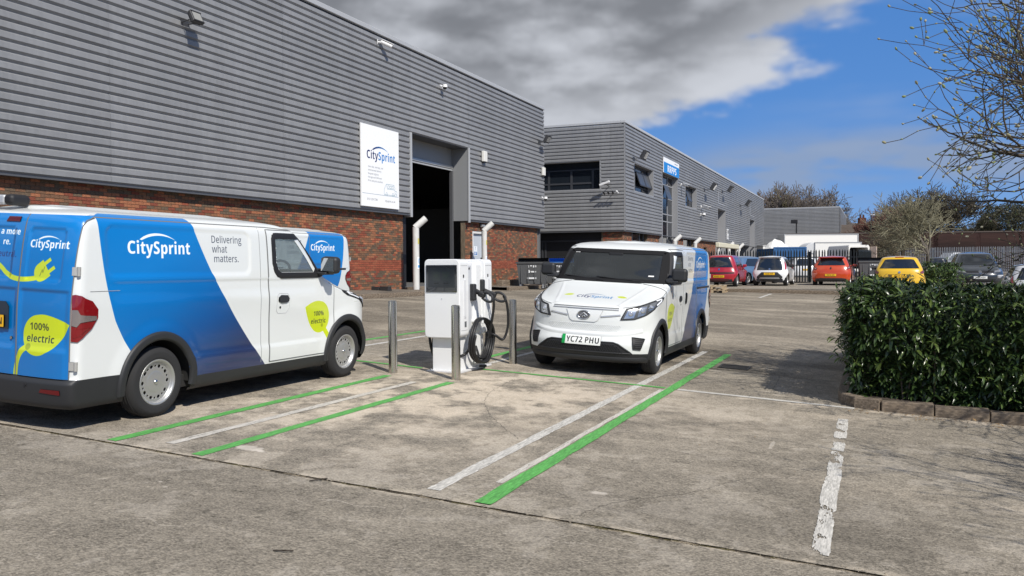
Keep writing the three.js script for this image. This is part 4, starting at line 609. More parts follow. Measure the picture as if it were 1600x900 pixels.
// body skin: rows of heights, columns round the outline; pick(x, y, z, zone) names the part a cell belongs to, or null for an opening
function skin(S, ys, nr, ns, nf, pick, uvf, capRibs = 0) {
  const cols = []; for (let i = 0; i <= nr; i++) cols.push(['r', i / nr]); for (let i = 1; i <= ns; i++) cols.push(['s', i / ns]); for (let i = 1; i <= nf; i++) cols.push(['f', i / nf]);
  const pt = (c, y, s) => { const n = S.N(y), r = S.R(y), lf = S.Lf(y), lr = S.Lr(y), w = S.Wd(y); let x, z; if (c[0] === 'r') { const t = c[1] * Math.PI / 2; x = r + lr - lr * Math.pow(Math.cos(t), 2 / S.pr); z = w * Math.pow(Math.sin(t), 2 / S.pr); } else if (c[0] === 's') { x = lerp(r + lr, n - lf, c[1]); z = w; } else { const t = (1 - c[1]) * Math.PI / 2; x = n - lf + lf * Math.pow(Math.cos(t), 2 / S.pf); z = w * Math.pow(Math.sin(t), 2 / S.pf); } const e = S.emboss(x, y); if (e && z > 0.4) z -= e; return V3(x, y, s * z); };
  const nC = cols.length, nR = ys.length, P = [1, -1].map((s) => ys.map((y) => cols.map((c) => pt(c, y, s))));
  const parts = {}, add = (name, q, zone, s) => { const p = (parts[name] ||= { pos: [], nor: [], uv: [] }); for (const k of [0, 1, 2, 0, 2, 3]) { const v = q[k]; p.pos.push(v.p.x, v.p.y, v.p.z); p.nor.push(v.n.x, v.n.y, v.n.z); const w = uvf(v.p, zone, s); p.uv.push(w[0], w[1]); } };
  [1, -1].forEach((s, si) => {
    const M = P[si], Nn = M.map((row, j) => row.map((p, i) => { const a = row[Math.max(0, i - 1)], b = row[Math.min(nC - 1, i + 1)], c = M[Math.max(0, j - 1)][i], d = M[Math.min(nR - 1, j + 1)][i]; const A = b.clone().sub(a); if (i === 0 || i === nC - 1) { A.set(0, 0, s * (i === 0 ? 1 : -1)); } const n = A.cross(d.clone().sub(c)).normalize(); if (s < 0) n.negate(); return n.negate(); }));
    for (let j = 0; j < nR - 1; j++) for (let i = 0; i < nC - 1; i++) {
      const q = [[j, i], [j, i + 1], [j + 1, i + 1], [j + 1, i]].map(([a, b]) => ({ p: M[a][b], n: Nn[a][b] })); const c = q[0].p.clone().add(q[2].p).multiplyScalar(0.5), zone = cols[i + 1][0];
      const name = pick(c.x, c.y, c.z, zone); if (name) add(name, s > 0 ? [q[0], q[3], q[2], q[1]] : q, zone, s);
    }
  });
  // roof cap, with pressed ribs
  const m = 48, T = nR - 1, cap = []; for (let i = 0; i < nC; i++) { const a = P[1][T][i], b = P[0][T][i], w = Math.abs(b.z) + 1e-6, row = []; for (let k = 0; k <= m; k++) { const t = k / m, z = lerp(a.z, b.z, t), q = z / w; let y = a.y + 0.028 * (1 - q * q) * Math.min(1, w / 0.5); if (capRibs) { const e = Math.abs(z), rb = sst(0.05, 0.02, Math.abs(((e + 0.11) % 0.22) - 0.11)) * sst(0.5, 0.42, e) * sst(0.2, 0.5, w); y += capRibs * rb * sst(S.R(a.y) + 0.05, S.R(a.y) + 0.25, a.x) * sst(S.N(a.y) - 0.25, S.N(a.y) - 0.45, a.x); } row.push(V3(lerp(a.x, b.x, t), y, z)); } cap.push(row); }
  const cn = cap.map((r, i) => r.map((p, k) => { const a = cap[Math.max(0, i - 1)][k], b = cap[Math.min(nC - 1, i + 1)][k], c = r[Math.max(0, k - 1)], d = r[Math.min(m, k + 1)]; const n = d.clone().sub(c).cross(b.clone().sub(a)); if (n.lengthSq() < 1e-12) n.set(0, 1, 0); n.normalize(); return n.y < 0 ? n.negate() : n; }));
  for (let i = 0; i < nC - 1; i++) for (let k = 0; k < m; k++) { const q = [[i, k], [i, k + 1], [i + 1, k + 1], [i + 1, k]].map(([a, b]) => ({ p: cap[a][b], n: cn[a][b] })); add('body', q, 'c', 1); }
  const out = {}; for (const k in parts) { const g = new THREE.BufferGeometry(); g.setAttribute('position', new THREE.Float32BufferAttribute(parts[k].pos, 3)); g.setAttribute('normal', new THREE.Float32BufferAttribute(parts[k].nor, 3)); g.setAttribute('uv', new THREE.Float32BufferAttribute(parts[k].uv, 2)); out[k] = g; }
  return out;
}
const trimBlack = phy(rgb(0.016, 0.016, 0.017), 0.8, { specularIntensity: 0.25 });
const rubber = std(rgb(0.022, 0.022, 0.023), 0.85, 0, { bumpMap: rep(fineBump, 6), bumpScale: 0.001 }), steel = std(rgb(0.50, 0.50, 0.49), 0.42, 0.75), blackPl = std(rgb(0.022, 0.023, 0.025), 0.55), seam = std(rgb(0.15, 0.155, 0.16), 0.8), chrome = std(rgb(0.62, 0.63, 0.64), 0.18, 1), seatMat = std(rgb(0.02, 0.02, 0.022), 0.9);
const paneMat = phy(rgb(0.72, 0.80, 0.78), 0.03, { transmission: 0.86, thickness: 0, ior: 1.5 }), darkPane = phy(rgb(0.26, 0.29, 0.30), 0.03, { transmission: 0.9, thickness: 0, ior: 1.5 });
function steelWheel(parent, x, y, z, s, r, w) {   // s: +1 right, -1 left
  const grp = new THREE.Group(); grp.name = 'wheel'; grp.position.set(x, y, z); if (s < 0) grp.rotation.y = Math.PI; parent.add(grp);
  const k = r / 0.325, prof = [[0.205, -w / 2 + 0.01], [0.235, -w / 2], [0.29, -w / 2 + 0.005], [0.318, -w / 2 + 0.03], [0.325, -w / 2 + 0.06], [0.325, w / 2 - 0.06], [0.318, w / 2 - 0.03], [0.29, w / 2 - 0.006], [0.272, w / 2 - 0.001], [0.266, w / 2 - 0.004], [0.235, w / 2], [0.213, w / 2 - 0.008], [0.205, w / 2 - 0.02]];
  obj('tyre', [rot(new THREE.LatheGeometry(prof.map((p) => new THREE.Vector2(p[0] * k, p[1])), 56), Math.PI / 2), ...[-0.05, -0.017, 0.017, 0.05].map((q) => rot(mv(new THREE.TorusGeometry(0.325 * k, 0.0035, 4, 56), 0, 0, q), 0))], rubber, grp);
  const disc = new THREE.Shape(); disc.absarc(0, 0, 0.178 * k, 0, Math.PI * 2);
  for (let i = 0; i < 20; i++) { const a = i / 20 * Math.PI * 2, h = new THREE.Path(), rr = (i % 2 ? 0.012 : 0.018) * k; if (i % 10 === 9) continue; h.absellipse(Math.cos(a) * 0.147 * k, Math.sin(a) * 0.147 * k, rr * 1.15, rr, 0, Math.PI * 2, false, a + Math.PI / 2); disc.holes.push(h); }
  const zf = w / 2 - 0.018;
  obj('rim', [mv(new THREE.ExtrudeGeometry(disc, { depth: 0.006, bevelEnabled: true, bevelSize: 0.003, bevelThickness: 0.003, bevelSegments: 2, curveSegments: 20 }), 0, 0, zf - 0.03),
    rot(new THREE.LatheGeometry([[0.172, zf - 0.028], [0.182, zf - 0.02], [0.186, zf - 0.004], [0.194, zf + 0.008], [0.207, zf + 0.014], [0.213, zf + 0.010], [0.209, zf - 0.01], [0.2, zf - 0.06]].map((p) => new THREE.Vector2(p[0] * k, p[1])), 56), Math.PI / 2),
    rot(new THREE.LatheGeometry([[0.0, zf - 0.012], [0.018, zf - 0.012], [0.024, zf - 0.016], [0.038, zf - 0.016], [0.085, zf - 0.018], [0.108, zf - 0.022], [0.116, zf - 0.03]].map((p) => new THREE.Vector2(p[0] * k, p[1])), 40), Math.PI / 2)], steel, grp);
  obj('hub', [rot(new THREE.LatheGeometry([[0, zf + 0.0], [0.016, zf - 0.001], [0.022, zf - 0.012]].map((p) => new THREE.Vector2(p[0] * k, p[1])), 20), Math.PI / 2)], chrome, grp);
  obj('brake_disc', [rot(cyl(0.17 * k, 0.17 * k, 0.02, 0, 0, 0, 32), Math.PI / 2).translate(0, 0, zf - 0.10), rot(cyl(0.205 * k, 0.205 * k, w - 0.05, 0, 0, 0, 32, true), Math.PI / 2)], std(rgb(0.03, 0.03, 0.03), 0.8), grp);
  return grp;
}
function plate(text, w, h, bg, flash) { return std(0xffffff, 0.4, 0, { map: canvasTex(520, Math.round(520 * h / w), (c, W2, H2) => { c.fillStyle = bg; c.fillRect(0, 0, W2, H2); if (flash) { c.fillStyle = '#0f9a4a'; c.fillRect(0, 0, 46, H2); } c.fillStyle = '#141414'; c.textAlign = flash ? 'left' : 'center'; const fs = H2 * 0.86; c.font = `bold ${fs}px sans-serif`; const m = c.measureText(text).width, target = flash ? W2 - 74 : Math.min(W2 - 40, m * 0.92); c.save(); c.translate(flash ? 60 : W2 / 2, H2 * 0.81); c.scale(target / m, 1); c.fillText(text, 0, 0); c.restore(); }) }); }

const VS = makeSurf({
  N: [[0.16, 3.66], [0.22, 3.76], [0.32, 3.83], [0.44, 3.84], [0.55, 3.80], [0.64, 3.77], [0.78, 3.76], [0.90, 3.735], [0.955, 3.70], [1.00, 3.58], [1.06, 3.36], [1.13, 3.12], [1.20, 2.90], [1.26, 2.76], [1.50, 2.49], [1.73, 2.23], [1.79, 2.13], [1.83, 1.99], [1.865, 1.72]],
  R: [[0.16, -0.90], [0.24, -0.98], [0.43, -1.0], [0.455, -0.955], [1.0, -0.95], [1.3, -0.93], [1.74, -0.87], [1.82, -0.82], [1.865, -0.62]],
  W: [[0.16, 0.82], [0.25, 0.885], [0.5, 0.905], [1.0, 0.905], [1.27, 0.893], [1.7, 0.862], [1.77, 0.845], [1.825, 0.785], [1.855, 0.67], [1.865, 0.55]],
  Lf: [[0.16, 0.62], [0.5, 0.60], [0.9, 0.56], [1.05, 0.46], [1.27, 0.36], [1.7, 0.32], [1.865, 0.32]], Lr: [[0.16, 0.13], [1.7, 0.13], [1.865, 0.2]], pf: 2.5, pr: 3,
  emboss: (x, y) => {
    const box = (x0, x1, y0, y1, r) => { const dx = Math.max(x0 + r - x, 0, x - x1 + r), dy = Math.max(y0 + r - y, 0, y - y1 + r); return r - Math.hypot(dx, dy); };
    let e = 0.011 * sst(0, 0.035, box(-0.60, 1.25, 1.29, 1.755, 0.1)); e += 0.007 * sst(1.262, 1.235, y) * sst(1.04, 1.16, y) * sst(-0.6, -0.4, x) * sst(2.5, 2.3, x);
    e += 0.010 * sst(0.5, 0.56, y) * sst(0.9, 0.62, y + (x - 2.0) * 0.16 - 0.08) * sst(-0.1, 0.5, x) * sst(2.6, 2.3, x);
    for (const wx of [0, 3.03]) { const d = Math.hypot(x - wx, y - 0.325); e -= 0.014 * sst(0.60, 0.44, d); } return e;
  },
});
// printed livery: one sheet for both flanks, the tail and the bonnet
const AT = 2048, LX0 = -1.1, LXW = 5.0, LY0 = 0.15, LYH = 1.8, PXM = AT / LXW, HS = 737;
const livery = canvasTex(AT, AT, (c) => {
  c.fillStyle = '#dcdfdd'; c.fillRect(0, 0, AT, AT);
  const leafShape = (X, Y, cx, cy, r, tipx, tipy, col, stem) => { c.fillStyle = col; const a = Math.atan2(tipy - cy, tipx - cx); c.beginPath(); const D0 = Math.hypot(tipx - cx, tipy - cy), th = Math.acos(Math.min(0.99, r / D0)) + 0.28, pt = (ang, rr) => [X(cx + Math.cos(a + ang) * rr), Y(cy + Math.sin(a + ang) * rr)]; c.moveTo(X(tipx), Y(tipy)); c.quadraticCurveTo(...pt(th * 0.62, lerp(r, D0, 0.28)), ...pt(th, r)); for (let i = 1; i <= 40; i++) c.lineTo(...pt(th + (2 * Math.PI - 2 * th) * i / 40, r)); c.quadraticCurveTo(...pt(-th * 0.55, lerp(r, D0, 0.42)), X(tipx), Y(tipy)); c.closePath(); c.fill(); if (stem) { c.strokeStyle = col; c.lineWidth = stem[0]; c.lineCap = 'butt'; c.beginPath(); c.moveTo(X(stem[1][0]), Y(stem[1][1])); c.quadraticCurveTo(X(stem[2][0]), Y(stem[2][1]), X(stem[3][0]), Y(stem[3][1])); c.stroke(); c.fillStyle = 'rgba(120,130,20,0.55)'; c.beginPath(); c.arc(X(stem[1][0]), Y(stem[1][1]), 9, 0, 7); c.fill(); } };
  for (const s of [0, 1]) {   // 0: right flank, 1: left flank
    c.save(); c.beginPath(); c.rect(0, s * HS, AT, HS); c.clip();
    const X = (x) => s ? (LX0 + LXW - x) * PXM : (x - LX0) * PXM, Y = (y) => s * HS + (LY0 + LYH - y) * PXM;
    const g = c.createLinearGradient(X(0.1), Y(1.5), X(0.75), Y(0.32)); g.addColorStop(0, '#0078c4'); g.addColorStop(0.35, '#0069b2'); g.addColorStop(0.62, '#0a4f90'); g.addColorStop(0.85, '#1c3b6c'); g.addColorStop(1, '#222f56');
    c.fillStyle = g; c.beginPath(); c.moveTo(X(-0.665), Y(1.835)); c.quadraticCurveTo(X(-0.64), Y(1.3), X(-0.5), Y(0.92)); c.quadraticCurveTo(X(-0.38), Y(0.68), X(-0.2), Y(0.45)); c.lineTo(X(-0.1), Y(0.1)); c.lineTo(X(1.62), Y(0.1)); c.lineTo(X(1.50), Y(0.33)); c.quadraticCurveTo(X(0.98), Y(0.86), X(0.70), Y(1.29)); c.quadraticCurveTo(X(0.50), Y(1.6), X(0.41), Y(1.84));  c.closePath(); c.fill();
    logo(c, s ? X(0.39) : X(-0.36), Y(1.502), 0.755 * PXM, '#f4f7f8', '#f4f7f8', '#f4f7f8', '#f4f7f8');
    c.fillStyle = '#2b3140'; c.font = `${0.098 * PXM}px sans-serif`; c.textAlign = 'left'; const tx = s ? [1.10, 1.08, 1.08] : [0.675, 0.685, 0.705]; ['Delivering', 'what', 'matters.'].forEach((w, i) => { c.fillText(w, X(tx[i]), Y(1.617 - i * 0.095)); });
    leafShape(X, Y, 2.45, 0.79, 0.185, 2.165, 0.915, '#c5d419', [26, [2.50, 0.69], [2.59, 0.6], [2.64, 0.5]]);
    c.fillStyle = '#39402a'; c.textAlign = 'center'; c.font = `bold ${0.078 * PXM}px sans-serif`; c.fillText('100%', X(2.43), Y(0.805)); c.fillText('electric', X(2.43), Y(0.715));
    c.restore();
  }
  // tail: z from -0.95 to 0.95
  { const k = 574 / 1.8, X = (z) => (z + 0.95) * k, Y = (y) => 1474 + (1.95 - y) * k;
    c.save(); c.beginPath(); c.rect(0, 1475, 606, 573); c.clip(); const g = c.createLinearGradient(0, 1474, 0, 2048); g.addColorStop(0, '#037ec9'); g.addColorStop(0.3, '#0271b9'); g.addColorStop(1, '#026db4'); c.fillStyle = g; c.fillRect(0, 1475, 606, 573);
    logo(c, X(0.362), Y(1.525), 0.425 * k, '#f4f7f8', '#f4f7f8', '#f4f7f8', '#f4f7f8');
    c.fillStyle = '#f4f7f8'; c.font = `bold ${0.075 * k}px sans-serif`; c.textAlign = 'right'; c.fillText("'s a more", X(0.245), Y(1.625)); c.fillText('re.', X(0.13), Y(1.54)); c.fillStyle = '#17306e'; c.fillText('neutral.', X(0.235), Y(1.435));
    c.strokeStyle = '#c5d419'; c.lineWidth = 0.042 * k; c.beginPath(); c.moveTo(X(-0.6), Y(1.40)); c.bezierCurveTo(X(-0.3), Y(1.44), X(-0.05), Y(1.44), X(0.1), Y(1.31)); c.quadraticCurveTo(X(0.25), Y(1.225), X(0.47), Y(1.275)); c.stroke();
    c.save(); c.translate(X(0.535), Y(1.335)); c.rotate(-0.62); c.fillStyle = '#c5d419'; c.beginPath(); c.arc(-0.02 * k, 0, 0.078 * k, Math.PI / 2, 3 * Math.PI / 2); c.lineTo(0.05 * k, -0.078 * k); c.lineTo(0.05 * k, 0.078 * k); c.closePath(); c.fill(); c.fillRect(0.04 * k, -0.055 * k, 0.08 * k, 0.03 * k); c.fillRect(0.04 * k, 0.025 * k, 0.08 * k, 0.03 * k); c.strokeStyle = '#6f7a10'; c.lineWidth = 2; c.beginPath(); c.moveTo(-0.05 * k, 0.02 * k); c.lineTo(0, -0.012 * k); c.lineTo(-0.005 * k, 0.012 * k); c.lineTo(0.035 * k, -0.02 * k); c.stroke(); c.restore();
    leafShape(X, Y, 0.53, 0.80, 0.17, 0.845, 0.905, '#c5d419', [17, [0.43, 0.70], [0.30, 0.66], [0.30, 0.44]]);
    c.fillStyle = '#39402a'; c.textAlign = 'center'; c.font = `bold ${0.083 * k}px sans-serif`; c.fillText('100%', X(0.535), Y(0.845)); c.fillText('electric', X(0.55), Y(0.745)); c.restore(); }
  // bonnet: columns 700..1700 for z from +0.8 to -0.8 (read from the front), rows 1474..2048 for x from 2.6 to 3.75
  { const X = (z) => 700 + (0.8 - z) * 625, Y = (x) => 1474 + (x - 2.6) / 1.15 * 574; c.save(); c.beginPath(); c.rect(701, 1475, 998, 573); c.clip();
    logo(c, X(0.255), Y(3.40), 0.54 * 625, '#1d2a5c', '#3c7fb8', '#1d2a5c', '#5b93bf');
    const lf = (cx, dir) => { c.fillStyle = '#c5d419'; c.beginPath(); const y = Y(3.30); c.moveTo(cx - 58 * dir, y + 4); c.quadraticCurveTo(cx - 10 * dir, y - 44, cx + 36 * dir, y - 8); c.quadraticCurveTo(cx + 14 * dir, y + 36, cx - 58 * dir, y + 4); c.fill(); }; lf(X(0.37), 1); lf(X(-0.385), -1); c.restore(); }
});
function liveryUV(p, zone, s) {
  const v = (py) => 1 - py / AT;
  if (zone === 'c') return [1900 / AT, v(2000)];
  if (zone === 's' || (zone === 'r' && Math.abs(p.z) > 0.80) || (zone === 'f' && p.y < 0.96 ? false : zone === 'f' && p.y > 1.24 ? false : false)) { const px = s > 0 ? (p.x - LX0) * PXM : (LX0 + LXW - p.x) * PXM; return [px / AT, v((s > 0 ? 0 : HS) + (LY0 + LYH - p.y) * PXM)]; }
  if (zone === 'r') return [1900 / AT, v(2000)];
  if (p.y > 0.94 && p.y < 1.26) return [(700 + (0.8 - p.z) * 625) / AT, v(1474 + (clamp(p.x, 2.62, 3.73) - 2.6) / 1.15 * 574)];
  return [1900 / AT, v(2000)];
}
const tailUV = (p) => { const k = 574 / 1.8; return [(p.z + 0.95) * k / AT, 1 - (1474 + (1.95 - p.y) * k) / AT]; };
const liveryMat = phy(0xffffff, 0.32, { map: livery, clearcoat: 0.6, clearcoatRoughness: 0.06 });
const winX0 = (y) => 1.62 - 0.02 * sst(1.3, 1.75, y), winX1 = (y) => lerp(2.50, 2.10, (y - 1.27) / 0.47);
const arcPts = (cx, cy, r, a0, a1, n) => Array.from({ length: n + 1 }, (_, i) => { const a = lerp(a0, a1, i / n); return [cx + Math.cos(a) * r, cy + Math.sin(a) * r]; });
function makeVan(t) {
  const S = VS, ys = []; const run = (a, b, d) => { for (let y = a; y < b - d * 0.4; y += d) ys.push(y); };
  run(0.2, 0.33, 0.026); run(0.33, 0.45, 0.024); run(0.45, 0.95, 0.025); run(0.95, 1.26, 0.0125); run(1.26, 1.76, 0.02); run(1.76, 1.865, 0.0105); ys.push(1.865);
  const wsZ = (y) => lerp(0.785, 0.74, (y - 1.29) / 0.44);
  const g = skin(S, ys, 14, 150, 34, (x, y, z, zone) => {
    const az = Math.abs(z);
    if (az > 0.55) for (const wx of [0, 3.03]) if (Math.hypot(x - wx, y - 0.325) < 0.405) return null;
    if (zone !== 's' && x > 2 && y > 1.30 && y < 1.715 && az < wsZ(y) - 0.012) return null;
    if (zone === 's' && y > 1.31 && y < 1.70 && x > winX0(y) + 0.04 && x < winX1(y) - 0.05 && x > 1.66 + (1.38 - y) * 1.2) return null;
    if (zone === 'r' && az < 0.80 && y > 0.475 && y < 1.775) return null;
    if (y > 1.262 && y < 1.742 && x > winX1(y) - 0.06) return 'pillar_trim';
    if (y < 0.33) return x > 2.8 ? 'front_bumper' : x < -0.2 ? 'rear_bumper' : 'sill';
    if (y < 0.45 && x < -0.2) return 'rear_bumper';
    return 'body';
  }, liveryUV, 0.012);
  const body = obj('body', g.body, liveryMat, t);
  obj('pillar_trim', g.pillar_trim, trimBlack, t); const fb = obj('front_bumper', g.front_bumper, blackPl, t), rb = obj('rear_bumper', g.rear_bumper, blackPl, t); obj('sill', g.sill, blackPl, t);
  // floor pan, wheel housings, cab
  obj('underbody', [bx(2.3, 0.12, 1.6, 1.5, 0.28, 0), bx(0.9, 0.1, 1.2, -0.45, 0.30, 0), bx(0.6, 0.1, 1.2, 3.3, 0.28, 0), bx(0.5, 0.5, 1.1, 0, 0.55, 0), bx(0.6, 0.5, 1.0, 3.03, 0.55, 0), bx(0.16, 0.12, 1.4, 0, 0.325, 0), bx(0.12, 0.1, 1.4, 3.03, 0.325, 0)], std(rgb(0.02, 0.02, 0.02), 0.9), t);
  for (const wx of [0, 3.03]) for (const s of [1, -1]) obj('wheel_housing', [[0]].map(() => { const h = new THREE.CylinderGeometry(0.42, 0.42, 0.36, 28, 1, true, Math.PI / 2 - 0.1, Math.PI + 0.2); rot(h, Math.PI / 2, 0, 0); return mv(h, wx, 0.325, s * 0.69); }), std(rgb(0.015, 0.015, 0.015), 1, 0, { side: THREE.DoubleSide }), t);
  obj('bulkhead', [bx(0.04, 1.35, 1.5, 1.50, 1.1, 0)], std(rgb(0.05, 0.05, 0.052), 0.9), t);
  obj('cab_floor', [bx(1.9, 0.05, 1.6, 2.4, 0.5, 0)], blackMat, t);
  const seat = (z) => [bx(0.5, 0.16, 0.5, 1.86, 0.82, z, 0.05), rot(bx(0.14, 0.66, 0.48, 0, 0.33, 0, 0.05), 0, 0, 0.16).translate(1.66, 0.86, z), rot(bx(0.1, 0.17, 0.26, 0, 0, 0, 0.04), 0, 0, 0.16).translate(1.545, 1.53, z)];
  obj('seat', seat(0.42), seatMat, t); obj('seat', seat(-0.38), seatMat, t);
  const dash = obj('dashboard', [bx(0.42, 0.40, 1.56, 2.44, 1.02, 0, 0.08), bx(0.26, 0.1, 0.5, 2.42, 1.25, 0.42, 0.04)], std(rgb(0.035, 0.037, 0.04), 0.8), t);
  const sw = new THREE.TorusGeometry(0.185, 0.016, 8, 32); rot(sw, 0, Math.PI / 2, 0); rot(sw, 0, 0, -0.55); obj('steering_wheel', [mv(sw, 2.24, 1.27, 0.42), rod(V3(2.24, 1.27, 0.42), V3(2.5, 1.1, 0.42), 0.03, 0.04, 8), bx(0.03, 0.06, 0.3, 2.24, 1.27, 0.42, 0.01)], blackMat, t);
  obj('mirror', [bx(0.03, 0.07, 0.22, 2.30, 1.66, 0, 0.012)], blackMat, t).name = 'rear_view_mirror';
  // windscreen with its black border
  const wsP = (d, y0, y1) => { const o = []; for (let i = 0; i <= 8; i++) o.push([lerp(-(wsZ(y0) - d), wsZ(y0) - d, i / 8), y0]); for (let i = 0; i <= 8; i++) o.push([lerp(wsZ(y1) - d, -(wsZ(y1) - d), i / 8), y1]); return o; };
  const ws = obj('windscreen', polyPatch(S.front, wsP(0.005, 1.285, 1.728), -0.004, 0.06, 0), darkPane, t);
  obj('windscreen_border', [ribbon(S.front, wsP(0.0, 1.285, 1.72), true, [[-0.05, 0.001], [-0.05, 0.004], [0.05, 0.004], [0.05, 0.0]], 0.03)], trimBlack, t);
  obj('permit_sticker', [polyPatch(S.front, [[0.60, 1.68], [0.68, 1.68], [0.68, 1.715], [0.60, 1.715]], 0.003, 0.2, 0)], offWhite, ws); obj('permit_sticker', [polyPatch(S.front, [[-0.58, 1.36], [-0.66, 1.36], [-0.66, 1.378], [-0.58, 1.378]], 0.003, 0.2, 0)], offWhite, ws);
  for (const [z0, z1] of [[-0.55, 0.12], [0.05, 0.66]]) obj('wiper', [rod(S.front(z0, 1.275, 0.012), S.front(z1, 1.315, 0.022), 0.009, 0.006, 6), rod(S.front(z1 - 0.5, 1.29, 0.012), S.front(z1 + 0.06, 1.325, 0.012), 0.008, 0.008, 5)], blackMat, t);
  for (const s of [1, -1]) {
    const f = S.side(s);
    obj('arch_trim', [0, 3.03].map((wx) => ribbon(f, arcPts(wx, 0.325, 0.43, -0.16, Math.PI + 0.16, 30), false, round(0.085, 0.022), 0.03)), blackPl, t);
    for (const [wx] of [[0], [3.03]]) steelWheel(t, wx, 0.325, s * 0.80, s, 0.325, 0.205);
    // door: lower panel and window frame laid on the body, with its gap round it
    const xl = (y) => 1.565 - 0.05 * (y - 0.36), xr = (y) => y < 0.77 ? Math.min(2.73, 3.03 - Math.sqrt(Math.max(0.01, 0.478 ** 2 - (y - 0.325) ** 2))) : 2.73 - 0.02 * (y - 0.77);
    const uvS = (p) => liveryUV(p, 's', s), D = [];
    const strip = (fa, fb2, y0, y1, na, nb) => { const pos = [], uv = [], nor = [], idx = []; for (let j = 0; j <= nb; j++) for (let i = 0; i <= na; i++) { const y = lerp(y0, y1, j / nb), x = lerp(fa(y), fb2(y), i / na), p = f(x, y, 0.005), n = f(x, y, 1).sub(f(x, y, 0)); pos.push(p.x, p.y, p.z); nor.push(n.x, n.y, n.z); const w = uvS(p); uv.push(...w); } for (let j = 0; j < nb; j++) for (let i = 0; i < na; i++) { const a = j * (na + 1) + i, b = a + na + 1; if (s > 0) idx.push(a, a + 1, b + 1, a, b + 1, b); else idx.push(a, b + 1, a + 1, a, b, b + 1); } const g2 = new THREE.BufferGeometry(); g2.setAttribute('position', new THREE.Float32BufferAttribute(pos, 3)); g2.setAttribute('normal', new THREE.Float32BufferAttribute(nor, 3)); g2.setAttribute('uv', new THREE.Float32BufferAttribute(uv, 2)); g2.setIndex(idx); return g2; };
    D.push(strip(xl, xr, 0.355, 1.262, 40, 40), strip(xl, (y) => winX0(y) - 0.02, 1.262, 1.725, 3, 16), strip((y) => xl(y), (y) => winX1(y) - 0.05, 1.725, 1.775, 14, 3));
    const dr = obj('door', D, liveryMat, t);
    const edge = [[xl(0.355), 0.355], [xl(1.2), 1.2], [xl(1.775), 1.775], [2.03, 1.775]], fr2 = []; for (let y = 1.255; y > 0.36; y -= 0.04) fr2.push([xr(y), y]); fr2.push([xr(0.355), 0.355]);
    obj('door_gap', [ribbon(f, edge, false, flat(0.011, 0.0062)), ribbon(f, fr2, false, flat(0.010, 0.0062)), ribbon(f, [[xl(0.355), 0.355], [xr(0.355), 0.355]], false, flat(0.008, 0.0062))], seam, t);
    const wp = [[1.735, 1.285], [2.47, 1.285], [winX1(1.36) - 0.03, 1.36], [winX1(1.5) - 0.03, 1.5], [winX1(1.6) - 0.03, 1.6], [winX1(1.715) - 0.03, 1.715], [1.63, 1.715], [1.605, 1.68], [1.615, 1.42], [1.65, 1.34], [1.69, 1.30]];
    obj('side_window', [polyPatch(f, wp, -0.006, 0.06, 0)], paneMat, dr);
    obj('window_frame', [ribbon(f, wp, true, [[-0.032, 0.0], [-0.032, 0.0085], [0.034, 0.0085], [0.034, -0.012]].map(([a, b]) => [s > 0 ? -a : a, b]), 0.03), polyPatch(f, [[2.30, 1.28], [2.52, 1.27], [2.40, 1.42]], 0.007, 0.06, 0.01)], blackMat, dr);
    obj('door_handle', [polyPatch(f, [[1.68, 1.005], [1.73, 0.985], [1.81, 0.985], [1.85, 1.0], [1.86, 1.03], [1.83, 1.065], [1.73, 1.07], [1.685, 1.045]], 0.018, 0.05, 0.02)], blackPl, dr); obj('lock', [polyPatch(f, arcPts(1.715, 0.935, 0.014, 0, 5.5, 8), 0.008, 0.05, 0.006)], blackMat, dr);
    obj('handle_recess_rim', [ribbon(f, [[1.655, 0.9], [1.68, 0.87], [1.82, 0.87], [1.87, 0.92], [1.88, 1.04], [1.84, 1.085], [1.70, 1.09], [1.66, 1.06]], true, flat(0.006, 0.0062))], std(rgb(0.5, 0.51, 0.51), 0.5), dr);
    // door mirror on its foot
    const mz = S.zAt(2.46, 1.33);
    obj('door_mirror', [bx(0.13, 0.2, 0.23, 2.47, 1.405, s * (mz + 0.175), 0.05), rod(V3(2.50, 1.30, s * (mz - 0.01)), V3(2.48, 1.345, s * (mz + 0.12)), 0.04, 0.045, 10), bx(0.18, 0.03, 0.16, 2.47, 1.305, s * (mz + 0.09), 0.012)], blackPl, t);
    obj('mirror_glass', [bx(0.006, 0.15, 0.17, 2.402, 1.41, s * (mz + 0.175))], std(rgb(0.6, 0.62, 0.64), 0.05, 1), t);
    obj('roof_gutter', [ribbon(f, [[-0.78, 1.80], [1.5, 1.80], [2.02, 1.782]], false, flat(0.012, 0.003))], seam, t);
    obj('body_seam', [ribbon(f, [[1.43, 0.36], [1.40, 1.0], [1.375, 1.79]], false, flat(0.006, 0.0025)), ribbon(f, [[-0.76, 1.18], [-0.45, 1.18]], false, flat(0.005, 0.0025))], std(rgb(0.30, 0.31, 0.32), 0.7), t);
    if (s < 0) { obj('slide_rail', [ribbon(f, [[-0.7, 1.16], [0.38, 1.16]], false, round(0.035, 0.008))], blackPl, t); obj('door_gap', [ribbon(f, [[0.42, 0.36], [0.42, 1.79]], false, flat(0.009, 0.0035))], seam, t); obj('door_handle', [polyPatch(f, [[1.28, 0.96], [1.32, 0.93], [1.36, 0.96], [1.36, 1.09], [1.32, 1.11], [1.28, 1.09]], 0.018, 0.05, 0.02)], blackPl, t); }
    // headlamp: dark housing, clear cover, lenses inside
    const c = S.fc(s), hp = [[29, 0.785], [44, 0.80], [60, 0.86], [76, 0.945], [88, 1.035], [84, 1.085], [74, 1.065], [60, 1.015], [46, 0.962], [34, 0.93]];
